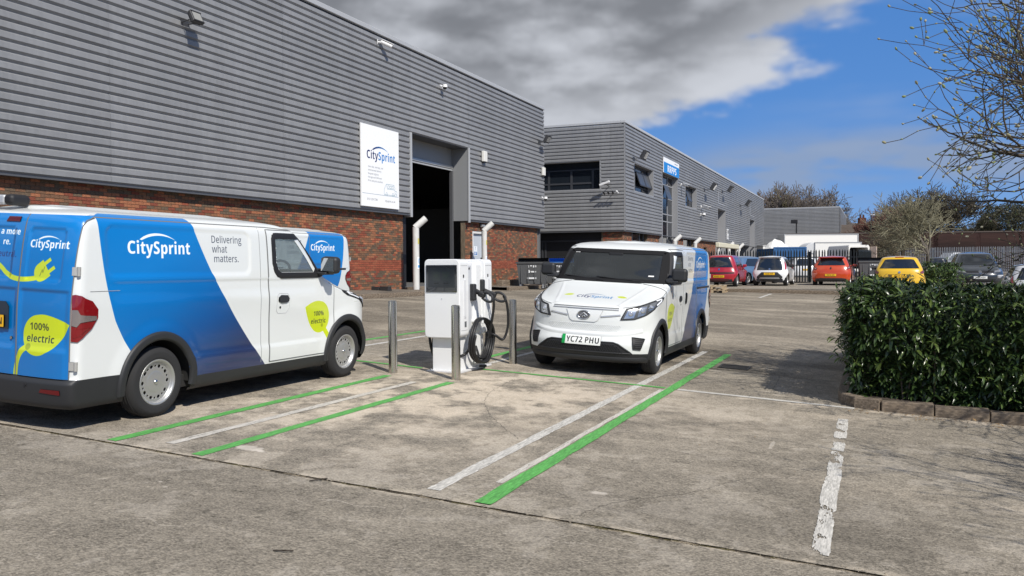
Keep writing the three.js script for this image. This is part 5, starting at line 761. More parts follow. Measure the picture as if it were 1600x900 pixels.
    const hl = obj('headlamp', [polyPatch(c, hp, 0.006, 0.05, 0.02)], std(rgb(0.10, 0.105, 0.11), 0.35, 0.3), t);
    obj('headlamp_frame', [ribbon(c, hp, true, round(0.016, 0.014), 0.03)], blackMat, hl);
    obj('reflector', [polyPatch(c, [[32, 0.80], [43, 0.815], [46, 0.94], [36, 0.92]], 0.011, 0.05, 0.004), polyPatch(c, [[47, 0.825], [58, 0.865], [60, 0.985], [50, 0.955]], 0.011, 0.05, 0.004), polyPatch(c, [[62, 0.885], [72, 0.94], [74, 1.03], [63, 1.0]], 0.011, 0.05, 0.004)], std(rgb(0.62, 0.64, 0.66), 0.22, 0.9), hl);
    obj('lamp_lens', [[39, 0.87, 0.034], [54, 0.915, 0.038], [67, 0.965, 0.032]].map(([th, y, r]) => { const p = c(th, y, 0.012), n = c(th, y, 1).sub(c(th, y, 0)).normalize(), sp2 = new THREE.SphereGeometry(r, 16, 10); sp2.scale(1, 1, 0.45); sp2.applyQuaternion(new THREE.Quaternion().setFromUnitVectors(V3(0, 0, 1), n)); return mv(sp2, p.x, p.y, p.z); }), phy(rgb(0.55, 0.57, 0.6), 0.04, { clearcoat: 1, metalness: 0.6 }), hl);
    obj('day_light', [ribbon(c, [[78, 0.98], [84, 1.035], [80, 1.062], [70, 1.035]], false, flat(0.018, 0.016), 0.03)], std(rgb(0.8, 0.82, 0.84), 0.2), hl);
    // corner intake and its louvres
    const ip = [[46, 0.395], [56, 0.385], [61, 0.535], [43, 0.555]], ck = obj('corner_intake', [polyPatch(c, ip, 0.004, 0.05, 0.01)], blackMat, t); obj('intake_louvre', [0.42, 0.445, 0.47, 0.495, 0.52].map((y) => ribbon(c, [[48, y], [58, y]], false, round(0.012, 0.008), 0.03)), blackPl, ck); obj('intake_frame', [ribbon(c, ip, true, round(0.014, 0.012), 0.03)], blackPl, ck);
    // tail lamp round the rear corner
    const r = S.rc(s), tp = [[66, 0.77], [78, 0.765], [88, 0.80], [97, 0.87], [103, 0.96], [103, 1.03], [97, 1.10], [84, 1.145], [72, 1.155], [66, 1.15]];
    const tl = obj('tail_lamp', [polyPatch(r, tp, 0.012, 0.04, 0.02)], phy(rgb(0.20, 0.005, 0.009), 0.12, { clearcoat: 1 }), t); obj('clear_lens', [polyPatch(r, [[67, 0.90], [76, 0.89], [82, 0.925], [101, 0.94], [101, 0.975], [82, 0.99], [77, 1.03], [67, 1.03]], 0.018, 0.04, 0.012)], phy(rgb(0.42, 0.38, 0.38), 0.15, { clearcoat: 1, metalness: 0.7 }), tl); obj('inner_lens', [polyPatch(r, [[69, 0.795], [84, 0.82], [95, 0.88], [80, 0.872], [69, 0.87]], 0.0165, 0.04, 0.006)], phy(rgb(0.19, 0.004, 0.008), 0.1, { clearcoat: 1 }), tl);
    for (const y of [1.345, 0.565]) obj('door_hinge', [polyPatch(r, [[64, y - 0.035], [77, y - 0.035], [77, y + 0.035], [64, y + 0.035]], 0.014, 0.05, 0.016), mv(rot(cyl(0.016, 0.016, 0.075, 0, 0, 0, 10), 0, 0, 0), ...r(76, y, 0.02).toArray())], std(rgb(0.55, 0.54, 0.5), 0.4, 0.5), t);
    obj('rear_reflector', [polyPatch(S.rear, [[s * 0.60, 0.335], [s * 0.80, 0.325], [s * 0.80, 0.365], [s * 0.62, 0.365]], 0.006, 0.05, 0.006)], phy(rgb(0.12, 0.006, 0.008), 0.25), rb);
  }
  // rear doors: a wide and a narrow leaf with pressed fields
  const zr = 0.84, rearLeaf = (z0, z1, lamp) => { const pos = [], nor = [], uv = [], idx = [], na = 40, nb = 60, P = (z, y, o) => { const bxx = (a0, a1, b0, b1, rr) => { const dx = Math.max(a0 + rr - z, 0, z - a1 + rr), dy = Math.max(b0 + rr - y, 0, y - b1 + rr); return rr - Math.hypot(dx, dy); }; const e = 0.012 * sst(0, 0.03, bxx(z0 + 0.045, z1 - 0.09, 1.24, 1.70, 0.05)) + 0.014 * sst(1.185, 1.155, y) * sst(0.66, 0.72, y) - 0.01 * sst(0.80, 0.70, y); return S.rear(z, y, (o || 0) + 0.012 - e * sst(z0, z0 + 0.05, z) * sst(z1, z1 - 0.05, z)); };
    for (let j = 0; j <= nb; j++) for (let i = 0; i <= na; i++) { const z = lerp(z0, z1, i / na), y = lerp(0.455, 1.80, j / nb), p = P(z, y), h = 0.006, n = P(z + h, y).sub(p).cross(P(z, y + h).sub(p)).normalize(); pos.push(p.x, p.y, p.z); nor.push(n.x, n.y, n.z); uv.push(...tailUV(p)); }
    for (let j = 0; j < nb; j++) for (let i = 0; i < na; i++) { const a = j * (na + 1) + i, b = a + na + 1; idx.push(a, a + 1, b + 1, a, b + 1, b); }
    const g2 = new THREE.BufferGeometry(); g2.setAttribute('position', new THREE.Float32BufferAttribute(pos, 3)); g2.setAttribute('normal', new THREE.Float32BufferAttribute(nor, 3)); g2.setAttribute('uv', new THREE.Float32BufferAttribute(uv, 2)); g2.setIndex(idx); const d = obj('rear_door', g2, liveryMat, t); return d; };
  const rl = rearLeaf(-zr, 0.288), rr2 = rearLeaf(0.296, zr);
  for (const [z, w, h] of [[0.292, 0.014, 0.013], [-zr, 0.012, 0.01], [zr, 0.012, 0.01]]) obj('door_gap', [ribbon(S.rear, [[z, 0.455], [z, 1.80]], false, flat(w, h))], seam, t);
  obj('brake_light', [polyPatch(S.rear, [[0.055, 1.735], [0.22, 1.735], [0.22, 1.772], [0.075, 1.772]], 0.02, 0.05, 0.006)], phy(rgb(0.09, 0.006, 0.008), 0.2), rl);
  obj('plate_recess', [polyPatch(S.rear, [[-0.36, 0.83], [0.20, 0.83], [0.20, 1.02], [0.16, 1.06], [-0.32, 1.06], [-0.36, 1.02]], 0.016, 0.05, 0.004)], std(rgb(0.02, 0.03, 0.045), 0.5), rl);
  obj('lock', [polyPatch(S.rear, arcPts(0.235, 0.76, 0.014, 0, 5.5, 8), 0.016, 0.05, 0.006)], chrome, rl);
  // front: shut line, bright strip, badge field, dimpled panel, lower grille
  obj('bonnet_gap', [ribbon(S.front, Array.from({ length: 19 }, (_, i) => [lerp(-0.47, 0.47, i / 18), 0.935 + 0.0 * i]), false, flat(0.012, 0.004)), ...[1, -1].map((s) => ribbon(S.fc(s), [[30, 0.945], [50, 0.985], [68, 1.04], [80, 1.10], [84, 1.2]], false, flat(0.008, 0.003)))], seam, t);
  obj('bonnet_crease', [1, -1].map((s) => ribbon(S.front, [[s * 0.46, 0.965], [s * 0.52, 1.05], [s * 0.60, 1.15], [s * 0.66, 1.23]], false, [[-0.04, -0.002], [0, 0.006], [0.012, 0.0035], [0.05, -0.002]])), phy(rgb(0.715, 0.735, 0.725), 0.32, { clearcoat: 0.6 }), t);
  obj('bright_strip', [ribbon(S.front, Array.from({ length: 19 }, (_, i) => [lerp(-0.47, 0.47, i / 18), 0.912]), false, round(0.02, 0.008)), ...[1, -1].map((s) => ribbon(S.front, [[s * 0.50, 0.845], [s * 0.36, 0.825], [s * 0.24, 0.81]], false, round(0.03, 0.008)))], std(rgb(0.55, 0.56, 0.57), 0.3, 0.6), t);
  obj('badge_field', [polyPatch(S.front, [[-0.26, 0.895], [0.26, 0.895], [0.20, 0.76], [0.16, 0.735], [-0.16, 0.735], [-0.20, 0.76]], 0.010, 0.05, 0.012)], phy(rgb(0.715, 0.735, 0.725), 0.3, { clearcoat: 0.6 }), t);
  { const ring = new THREE.TorusGeometry(0.075, 0.009, 8, 32); ring.scale(1.15, 0.78, 1); rot(ring, 0, Math.PI / 2, 0); const bp = S.front(0, 0.822, 0.02); mv(ring, bp.x, bp.y, bp.z); const chev = [[-0.05, -0.012, 0, 0.03], [0, 0.03, 0.05, -0.012], [-0.025, -0.025, 0, -0.005], [0, -0.005, 0.025, -0.025]].map(([a, b, c2, d]) => rod(V3(bp.x, bp.y + b, a), V3(bp.x, bp.y + d, c2), 0.011, 0.011, 6)); const bk = rot(cyl(0.07, 0.07, 0.008, 0, 0, 0, 24), 0, 0, Math.PI / 2); bk.scale(1, 0.78, 1.15); obj('badge', [ring, ...chev], chrome, t); obj('badge_back', [mv(bk, bp.x - 0.006, bp.y, bp.z)], std(rgb(0.2, 0.2, 0.21), 0.4, 0.5), t); }
  { const dm = []; for (let j = 0; j < 7; j++) for (let i = -17; i <= 17; i++) { const z = i * 0.031 + (j % 2) * 0.0155, y = 0.70 - j * 0.016 + 0.0, lim = 0.52 - Math.max(0, (0.66 - y)) * 1.5; if (Math.abs(z) > lim || (y > 0.725)) continue; const p = S.front(z, y, 0.003), n = new THREE.OctahedronGeometry(0.0085, 0); n.scale(0.5, 0.7, 1.35); dm.push(mv(n, p.x, p.y, p.z)); } obj('dimpled_panel', dm, phy(rgb(0.66, 0.675, 0.67), 0.35), t); }
  obj('bumper_crease', [ribbon(S.front, Array.from({ length: 25 }, (_, i) => { const q = lerp(-1, 1, i / 24); return [q * 0.78, 0.578 + 0.06 * q * q * q * q]; }), false, [[-0.05, -0.003], [-0.005, 0.011], [0.012, 0.008], [0.05, -0.004]])], phy(rgb(0.715, 0.735, 0.725), 0.32, { clearcoat: 0.6 }), t);
  const gr = obj('lower_grille', [polyPatch(S.front, [[-0.44, 0.465], [0.44, 0.465], [0.5, 0.45], [0.66, 0.335], [0.60, 0.325], [-0.60, 0.325], [-0.66, 0.335], [-0.5, 0.45]], 0.004, 0.05, 0.006)], blackMat, t);
  { const hx = []; for (let j = 0; j < 5; j++) for (let i = -19; i <= 19; i++) { const z = i * 0.034 + (j % 2) * 0.017, y = 0.44 - j * 0.024, lim = 0.60 - (y - 0.33) * 1.0; if (Math.abs(z) > lim - 0.02) continue; const p = S.front(z, y, 0.009), h = new THREE.TorusGeometry(0.013, 0.0026, 4, 6); rot(h, 0, Math.PI / 2, 0); h.scale(1, 0.8, 1.2); hx.push(mv(h, p.x, p.y, p.z)); } obj('honeycomb', hx, blackPl, gr); obj('grille_frame', [ribbon(S.front, [[-0.44, 0.475], [0.44, 0.475], [0.51, 0.455], [0.68, 0.335], [-0.68, 0.335], [-0.51, 0.455]], true, round(0.022, 0.014), 0.04)], blackPl, gr); }
  obj('bumper_lip', [ribbon(S.front, Array.from({ length: 25 }, (_, i) => [lerp(-0.83, 0.83, i / 24), 0.245]), false, [[-0.045, 0.0], [-0.02, 0.03], [0.03, 0.03], [0.06, 0.0]], 0.05)], blackPl, fb);
  obj('parking_sensor', [-0.45, 0.45].map((z) => { const p = S.rear(z, 0.385, 0.004); return mv(rot(cyl(0.011, 0.011, 0.008, 0, 0, 0, 12), 0, 0, Math.PI / 2), p.x, p.y, p.z); }), blackMat, rb);
  return t;
}
const vanLabel = 'blue and white electric van seen from behind and along its flank beside the green lines';
const vanA = thing('delivery_van', vanLabel, 'van', W(5.95, 6.96, G(5.95, 6.96)), slopeQuat(5.95, 6.96), 'electric courier vans');
makeVan(vanA);
const vanB = dup(vanA, 'white electric van facing the viewer with a green-flashed number plate', W(15.0, 3.72, G(15.0, 3.72)), slopeQuat(15.0, 3.72, Math.PI));
const vanC = dup(vanA, 'blue and white electric van half hidden behind the nose of the nearer one', W(13.28, 10.35, G(13.28, 10.35)), slopeQuat(13.28, 10.35, Math.PI));
obj('number_plate', [polyPatch(VS.front, [[-0.275, 0.425], [0.275, 0.425], [0.275, 0.54], [-0.275, 0.54]], 0.024, 0.2, 0.02, (p, q) => [(0.275 - q[0]) / 0.55, (q[1] - 0.425) / 0.115])], plate('YC72 PHU', 0.55, 0.115, '#e6e8e4', true), vanB);
obj('number_plate', [polyPatch(VS.rear, [[-0.34, 0.845], [0.16, 0.845], [0.16, 0.945], [-0.34, 0.945]], 0.03, 0.2, 0.012, (p, q) => [(q[0] + 0.34) / 0.5, (q[1] - 0.845) / 0.1])], std(0xffffff, 0.4, 0, { map: canvasTex(500, 100, (c) => { c.fillStyle = '#e8b31c'; c.fillRect(0, 0, 500, 100); c.fillStyle = '#151515'; c.font = 'bold 82px sans-serif'; c.textAlign = 'right'; c.fillText('FN', 486, 80); }) }), vanA);
obj('roof_lamp_bar', [bx(0.14, 0.085, 0.42, -0.72, 1.925, -0.33, 0.02)], std(rgb(0.52, 0.53, 0.54), 0.4, 0.3), vanA);
obj('lamp_bar_end', [bx(0.2, 0.10, 0.11, -0.70, 1.925, -0.07, 0.04)], blackMat, vanA); obj('lamp_bar_lens', [bx(0.01, 0.045, 0.3, -0.792, 1.925, -0.33)], phy(rgb(0.10, 0.02, 0.02), 0.2), vanA);
// ---------- the charging point with its bollards ----------
const shellWhite = phy(rgb(0.80, 0.81, 0.81), 0.3, { clearcoat: 0.4 }), shellGrey = phy(rgb(0.55, 0.57, 0.60), 0.35), cableMat = std(rgb(0.012, 0.012, 0.013), 0.5);
{
  const uc = 10.66, vc = 5.30, t = thing('charging_point', 'white twin electric charging point with black screen and coiled cables', 'charger', W(uc, vc, G(uc, vc)), Math.PI / 2);   // local x runs along u, z to the right (towards smaller v)
  const g0 = 0.02;
  obj('base_plate', [bx(1.02, 0.03, 0.52, 0.0, 0.005, 0, 0.008)], std(rgb(0.6, 0.6, 0.6), 0.5), t);
  for (const x of [-0.46, 0.46]) for (const z of [-0.21, 0.21]) obj('bolt', [cyl(0.014, 0.014, 0.02, x, 0.03, z, 6)], steel, t);
  const ped = [[-0.42, -0.02], [0.42, -0.02], [0.36, 0.38], [0.34, 0.5], [-0.42, 0.5]]; obj('pedestal', [mv(prism(ped, 0.39, 0.01), 0, 0, 0)], shellWhite, t);
  obj('pedestal_collar', [bx(0.74, 0.09, 0.36, -0.02, 0.455, 0)], shellGrey, t);
  const half = (x0, x1) => { const s = new THREE.Shape(), w = 0.25, y0 = 0.475, y1 = 1.50, r = 0.055; s.moveTo(-w + r, y0); s.lineTo(w - r, y0); s.quadraticCurveTo(w, y0, w, y0 + r); s.lineTo(w, y1 - r); s.quadraticCurveTo(w, y1, w - r, y1); s.lineTo(-w + r, y1); s.quadraticCurveTo(-w, y1, -w, y1 - r); s.lineTo(-w, y0 + r); s.quadraticCurveTo(-w, y0, -w + r, y0); const g = new THREE.ExtrudeGeometry(s, { depth: x1 - x0 - 0.024, bevelEnabled: true, bevelSize: 0.012, bevelThickness: 0.012, bevelSegments: 3, curveSegments: 8 }); rot(g, 0, Math.PI / 2, 0); return mv(g, x0 + 0.012, 0, 0); };
  obj('front_shell', [half(-0.52, -0.24)], shellWhite, t); obj('back_shell', [half(0.28, 0.52)], shellWhite, t);
  obj('middle_body', [bx(0.54, 1.0, 0.40, 0.02, 0.98, 0, 0.03), bx(0.22, 0.98, 0.47, 0.13, 0.985, 0, 0.05)], shellWhite, t);
  obj('recess_panel', [bx(0.16, 0.92, 0.02, -0.13, 0.97, 0.205, 0.008)], shellGrey, t);
  const scr = obj('screen', [bx(0.012, 0.36, 0.46, -0.528, 1.255, 0, 0.005)], phy(rgb(0.018, 0.021, 0.026), 0.12, { clearcoat: 1 }), t);
  obj('display', [mv(new THREE.PlaneGeometry(0.40, 0.26).rotateY(-Math.PI / 2), -0.5345, 1.265, 0)], phy(0xffffff, 0.14, { map: canvasTex(400, 260, (c) => { c.fillStyle = '#262b30'; c.fillRect(0, 0, 400, 260); c.fillStyle = '#293031'; c.fillRect(70, 50, 110, 120); c.fillRect(215, 50, 110, 120); c.fillStyle = '#171c20'; c.fillRect(90, 195, 75, 14); c.fillRect(230, 195, 75, 14); c.fillStyle = '#2b3331'; for (const x of [125, 270]) { c.beginPath(); c.arc(x, 105, 26, 0, 7); c.fill(); } }) }), scr);
  obj('maker_mark', [bx(0.006, 0.02, 0.014, -0.521, 0.985, 0.0)], shellGrey, t);
  obj('status_lens', [mv(rot(cyl(0.016, 0.016, 0.01, 0, 0, 0, 14), Math.PI / 2), -0.13, 1.385, 0.216)], blackMat, t);
  for (const x of [-0.38, 0.40]) { obj('slot_cover', [bx(0.07, 0.5, 0.012, x + 0.02, 0.99, 0.262, 0.004)], std(rgb(0.66, 0.67, 0.68), 0.4), t); obj('key_lock', [bx(0.026, 0.042, 0.012, x - 0.02, 1.285, 0.264, 0.008)], blackMat, t); obj('shell_gap', [bx(0.2, 0.006, 0.006, x, 1.425, 0.2605), bx(0.2, 0.006, 0.006, x, 0.56, 0.2605)], std(rgb(0.35, 0.36, 0.37), 0.7), t); }
  obj('notice', [bx(0.055, 0.075, 0.004, -0.345, 0.64, 0.264)], std(rgb(0.12, 0.125, 0.13), 0.6), t); obj('notice_mark', [bx(0.018, 0.03, 0.004, -0.36, 0.76, 0.264), bx(0.05, 0.006, 0.004, -0.35, 0.725, 0.264)], std(rgb(0.3, 0.3, 0.31), 0.6), t);
  // sockets, plugs and cables on the visible flank
  for (const [x, y, h] of [[-0.06, 1.06, 0.23], [0.22, 1.15, 0.16]]) obj('plug_holster', [bx(0.09, h, 0.09, x, y, 0.235, 0.02)], blackPl, t);
  const plug = (x, y, z, tilt) => { const gs = [mv(rot(cyl(0.032, 0.036, 0.12, 0, 0, 0, 16), Math.PI / 2), 0, 0, 0.03), bx(0.075, 0.075, 0.10, 0, -0.005, 0.11, 0.02), ...[tube([V3(0, 0.03, 0.13), V3(0, 0.055, 0.2), V3(0, 0.03, 0.29), V3(0, -0.03, 0.30), V3(0, -0.06, 0.22), V3(0, -0.045, 0.13)], 0.018, 24, 8)]]; for (const g of gs) { rot(g, 0.35, tilt, 0); mv(g, x, y, z); } return gs; };
  obj('charging_plug', plug(0.0, 1.07, 0.26, -0.25), blackPl, t); obj('charging_plug', plug(0.28, 1.06, 0.28, 0.1), blackPl, t);
  const loop = (cx, cy, z, r, ry, a0, a1, n, dz) => Array.from({ length: n + 1 }, (_, i) => { const a = lerp(a0, a1, i / n); return V3(cx + Math.cos(a) * r, cy + Math.sin(a) * ry, z + dz * i / n + 0.012 * Math.sin(a * 3)); });
  obj('charging_cable', [tube([V3(0.02, 1.02, 0.50), V3(0.06, 0.9, 0.50), V3(0.14, 0.6, 0.42), V3(0.2, 0.42, 0.36), ...loop(-0.02, 0.40, 0.31, 0.34, 0.30, 0.4, -16.0, 64, 0.09), V3(-0.30, 0.24, 0.24), V3(-0.44, 0.2, 0.16)], 0.0185, 420, 8)], cableMat, t);
  obj('charging_cable', [tube([V3(0.3, 1.0, 0.54), V3(0.36, 0.9, 0.56), V3(0.44, 0.55, 0.54), V3(0.40, 0.38, 0.48), V3(0.3, 0.45, 0.40), ...loop(0.04, 0.42, 0.27, 0.27, 0.27, 0.2, -14.5, 56, 0.06), V3(0.1, 0.3, 0.2)], 0.0185, 360, 8)], cableMat, t);
  obj('cable_hook', [bx(0.05, 0.05, 0.2, 0.0, 0.66, 0.26, 0.02), bx(0.05, 0.12, 0.03, 0.0, 0.69, 0.35, 0.012)], shellWhite, t);
  obj('charging_cable', [tube([V3(-0.05, 1.0, -0.24), V3(-0.1, 0.92, -0.33), V3(-0.2, 0.6, -0.36), V3(-0.22, 0.3, -0.33), V3(-0.16, 0.12, -0.28), V3(-0.02, 0.3, -0.27), V3(0.05, 0.6, -0.28), V3(-0.05, 0.62, -0.31), V3(-0.22, 0.35, -0.3), V3(-0.26, 0.1, -0.24), V3(-0.3, 0.05, -0.2)], 0.0185, 160, 8)], cableMat, t);
  obj('charging_cable', [tube([V3(-0.1, 0.85, -0.24), V3(-0.16, 0.7, -0.31), V3(-0.18, 0.3, -0.29), V3(-0.12, 0.1, -0.26), V3(-0.02, 0.2, -0.25), V3(0.0, 0.55, -0.26)], 0.0185, 100, 8)], cableMat, t);
  obj('cable_clip', [bx(0.06, 0.035, 0.1, 0.12, 0.03, 0.30, 0.012)], blackPl, t);
}
{
  const brushed = dataTex(256, 64, (x, y) => { const n = 0.84 + (hash2(x, 0, 3) - 0.5) * 0.1 + (fbm(x / 3, y / 20, 8, 3) - 0.5) * 0.06; return [n, n, n]; }, false), steelB = std(rgb(0.60, 0.585, 0.55), 0.26, 1, { roughnessMap: brushed });
  const b = thing('bollard', 'brushed steel bollard in front of the charging point', 'bollard', W(9.69, 4.87, G(9.69, 4.87)), null, 'steel bollards round the charging point');
  obj('post', [rot(new THREE.LatheGeometry([[0.057, -0.05], [0.057, 0.925], [0.055, 0.936]].map((p) => new THREE.Vector2(p[0], p[1])), 40))], steelB, b);
  obj('cap', [rot(new THREE.LatheGeometry([[0.0, 0.952], [0.035, 0.949], [0.05, 0.943], [0.055, 0.936]].map((p) => new THREE.Vector2(p[0], p[1])), 40))], steelB, b);
  dup(b, 'brushed steel bollard by the front wheel of the blue and white van', W(9.69, 5.79, G(9.69, 5.79))); dup(b, 'brushed steel bollard between the charging point and the white van', W(11.57, 4.88, G(11.57, 4.88)));
}
// ---------- posts, bins and odds by the warehouses ----------
const paintedPost = std(rgb(0.78, 0.775, 0.74), 0.55, 0, { map: rep(streakTex, 1) });
function guardPost(label, u, v, y, h, s) {   // a fat steel post whose head is bent over
  const t = thing('guard_post', label, 'guard post', W(u, v, y), null, 'bent guard posts by the loading doors'); const r = 0.115 * s;
  obj('post', [cyl(r, r, h, 0, h / 2, 0, 24)], paintedPost, t); const hd = cyl(r, r, 0.52 * s, 0, 0.22 * s, 0, 24); rot(hd, 0, 0, -0.85); rot(hd, 0, 0.62, 0); obj('head', [mv(hd, 0, h, 0)], paintedPost, t);
  return t;
}
{
  const a = guardPost('white bent guard post at the near edge of the loading door', 26.75, 15.0, 0.79, 2.22, 1), b = guardPost('white bent guard post in front of the pale side door', 32.55, 15.0, 0.86, 2.22, 1);
  for (const p of [a, b]) { obj('sticker', [mv(new THREE.CylinderGeometry(0.1165, 0.1165, 0.42, 24, 1, true, 0.9, 1.5), 0, 0.95, 0)], std(rgb(0.12, 0.3, 0.55), 0.6, 0, { map: canvasTex(64, 64, (c) => { c.fillStyle = '#eef1f4'; c.fillRect(0, 0, 64, 64); c.fillStyle = '#4aa0dd'; c.beginPath(); c.arc(32, 22, 15, 0, 7); c.fill(); c.fillStyle = '#fff'; c.fillRect(27, 14, 10, 16); c.fillStyle = '#4aa0dd'; c.fillRect(10, 44, 44, 14); }) }), p).material.color.set(0xffffff); obj('sticker', [mv(new THREE.CylinderGeometry(0.1165, 0.1165, 0.2, 24, 1, true, 1.1, 1.0), 0, 1.72, 0)], std(rgb(0.55, 0.5, 0.12), 0.6), p); }
  for (const [u, lab] of [[53.9, 'cream guard post with a bent head by the stair glazing'], [60.6, 'white guard post with a bent head past the stair glazing']]) guardPost(lab, u, 11.6, 0.5, 2.55, 1.15);
  for (const [u, lab] of [[74.5, 'bent guard post left of the first far roller door'], [80.5, 'bent guard post right of the first far roller door'], [95.5, 'bent guard post left of the second far roller door'], [101.5, 'bent guard post right of the second far roller door']]) guardPost(lab.replace('left of', 'before').replace('right of', 'past'), u, 11.4, 0.5, 2.5, 1.2);
  const bar = thing('height_barrier', 'cream painted height barrier beam beyond the black fence', 'barrier', W(63, 9.7, LOT)); obj('beam', [bx(0.3, 0.34, 9.0, 0, 2.36, 0, 0.06)], std(rgb(0.66, 0.62, 0.47), 0.6), bar); obj('post', [cyl(0.1, 0.1, 2.3, 0, 1.1, -4.2, 14)], paintedPost, bar); obj('post', [cyl(0.1, 0.1, 2.3, 0, 1.1, 4.2, 14)], paintedPost, bar);
}
function wasteBin(label, u, v, y, yaw, lidMat, open) {   // four-wheeled container; long side along local x
  const t = thing('waste_container', label, 'waste bin', W(u, v, y), yaw, 'four-wheeled waste containers'), grey = std(rgb(0.085, 0.088, 0.09), 0.6);
  const sh = new THREE.BoxGeometry(1.30, 0.92, 0.98, 8, 6, 6), p = sh.attributes.position; for (let i = 0; i < p.count; i++) { const k = lerp(0.86, 1, (p.getY(i) + 0.46) / 0.92); p.setX(i, p.getX(i) * k); p.setZ(i, p.getZ(i) * k); } sh.computeVertexNormals();
  obj('body', [mv(sh, 0, 0.70, 0)], grey, t); obj('rim', [bx(1.4, 0.06, 0.05, 0, 1.16, 0.5, 0.015), bx(1.4, 0.06, 0.05, 0, 1.16, -0.5, 0.015), bx(0.05, 0.06, 0.96, 0.68, 1.16, 0, 0.015), bx(0.05, 0.06, 0.96, -0.68, 1.16, 0, 0.015)], grey, t);
  for (const x of [-0.45, -0.15, 0.15, 0.45]) for (const z of [0.475, -0.475]) obj('rib', [bx(0.05, 0.75, 0.03, x, 0.68, z)], grey, t);
  const lid = new THREE.CylinderGeometry(0.62, 0.62, 1.36, 20, 1, false, -0.92, 1.84); rot(lid, 0, 0, Math.PI / 2); rot(lid, Math.PI, 0, 0); lid.scale(1, 0.2, 0.98); const lb = new THREE.Box3().setFromBufferAttribute(lid.attributes.position); obj('lid', [mv(lid, 0, 1.19 - lb.min.y - 0.0, 0), bx(1.4, 0.035, 1.04, 0, 1.205, 0, 0.012)], lidMat, t);
  for (const x of [-0.5, 0.5]) for (const z of [-0.36, 0.36]) { const w = obj('wheel', [mv(rot(cyl(0.1, 0.1, 0.05, 0, 0, 0, 18), Math.PI / 2), x, 0.1, z)], rubber, t); obj('hub', [mv(rot(cyl(0.05, 0.05, 0.056, 0, 0, 0, 14), Math.PI / 2), x, 0.1, z), bx(0.09, 0.09, 0.07, x, 0.2, z)], steel, w); }
  obj('notice', [mv(new THREE.PlaneGeometry(0.62, 0.72), 0.0, 0.74, 0.487).rotateX(0)], std(0xffffff, 0.7, 0, { transparent: true, map: canvasTex(128, 150, (c) => { c.clearRect(0, 0, 128, 150); c.fillStyle = '#d6d8d8'; c.fillRect(30, 8, 12, 22); c.fillRect(52, 8, 18, 10); c.fillRect(78, 8, 14, 20); c.fillRect(98, 8, 10, 18); c.beginPath(); c.arc(42, 66, 12, 0, 7); c.fill(); c.fillRect(38, 50, 8, 14); c.fillRect(60, 60, 46, 14); c.fillRect(24, 118, 84, 16); }) }), t);
  obj('trunnion', [mv(rot(cyl(0.03, 0.03, 0.06, 0, 0, 0, 12), 0, 0, Math.PI / 2), 0.70, 1.05, 0), mv(rot(cyl(0.03, 0.03, 0.06, 0, 0, 0, 12), 0, 0, Math.PI / 2), -0.70, 1.05, 0)], steel, t);
  return t;
}
wasteBin('dark grey waste container with a black lid at the end of the brick wall', 35.4, 13.95, G(35, 14), 0.25, blackPl); wasteBin('waste container with a bright blue lid beside the black-lidded one', 37.6, 13.55, G(37.6, 13.5), 0.25, std(rgb(0.02, 0.16, 0.50), 0.5));
wasteBin('dark grey waste container standing between the orange and the yellow car', 47.6, 0.1, LOT, 0.1, std(rgb(0.06, 0.062, 0.066), 0.6));
{ const t = thing('rubber_block', 'black rubber wheel stop lying on the pavement by the brick wall', 'wheel stop', W(24.95, 15.35, G(25, 15.3) + 0.13), 1.3); obj('body', [mv(prism([[-0.09, 0], [0.09, 0], [0.06, 0.13], [-0.06, 0.13]], 0.42, 0.015), 0, 0, 0.22), mv(prism([[-0.09, 0], [0.09, 0], [0.055, 0.11], [-0.055, 0.11]], 0.36, 0.015), 0.01, 0, -0.22)], rubber, t);
  const o = thing('kerb_block', 'low concrete block on the pavement beside the side door', 'concrete block', W(35.6, 15.1, G(35.6, 15) + 0.12)); obj('body', [bx(0.3, 0.3, 2.6, 0, 0.13, 0, 0.03)], kerbMat, o);
  const bag = thing('rubbish_bag', 'black rubbish bags slumped at the foot of the brick wall', 'rubbish bag', W(37.9, 15.5, G(38, 15.4) + 0.12)); const sp = new THREE.IcosahedronGeometry(0.24, 4), q = sp.attributes.position; for (let i = 0; i < q.count; i++) { const k = 1 + (fbm(q.getX(i) * 9 + 5, q.getY(i) * 9 + q.getZ(i) * 8, 66, 3) - 0.5) * 0.5; q.setXYZ(i, q.getX(i) * k * 1.2, Math.max(-0.12, q.getY(i) * k * 0.8), q.getZ(i) * k * 1.8); } sp.computeVertexNormals(); obj('bag', [mv(sp, 0, 0.14, 0)], std(rgb(0.015, 0.015, 0.016), 0.35), bag);
  const pl = thing('wooden_post', 'old timber post leaning against the brick beside the side door', 'post', W(34.85, 15.7, G(35, 15.6) + 0.12)); obj('post', [rod(V3(0, 0, 0), V3(-0.12, 1.0, 0), 0.05, 0.05, 6)], std(rgb(0.16, 0.12, 0.08), 0.9), pl); }
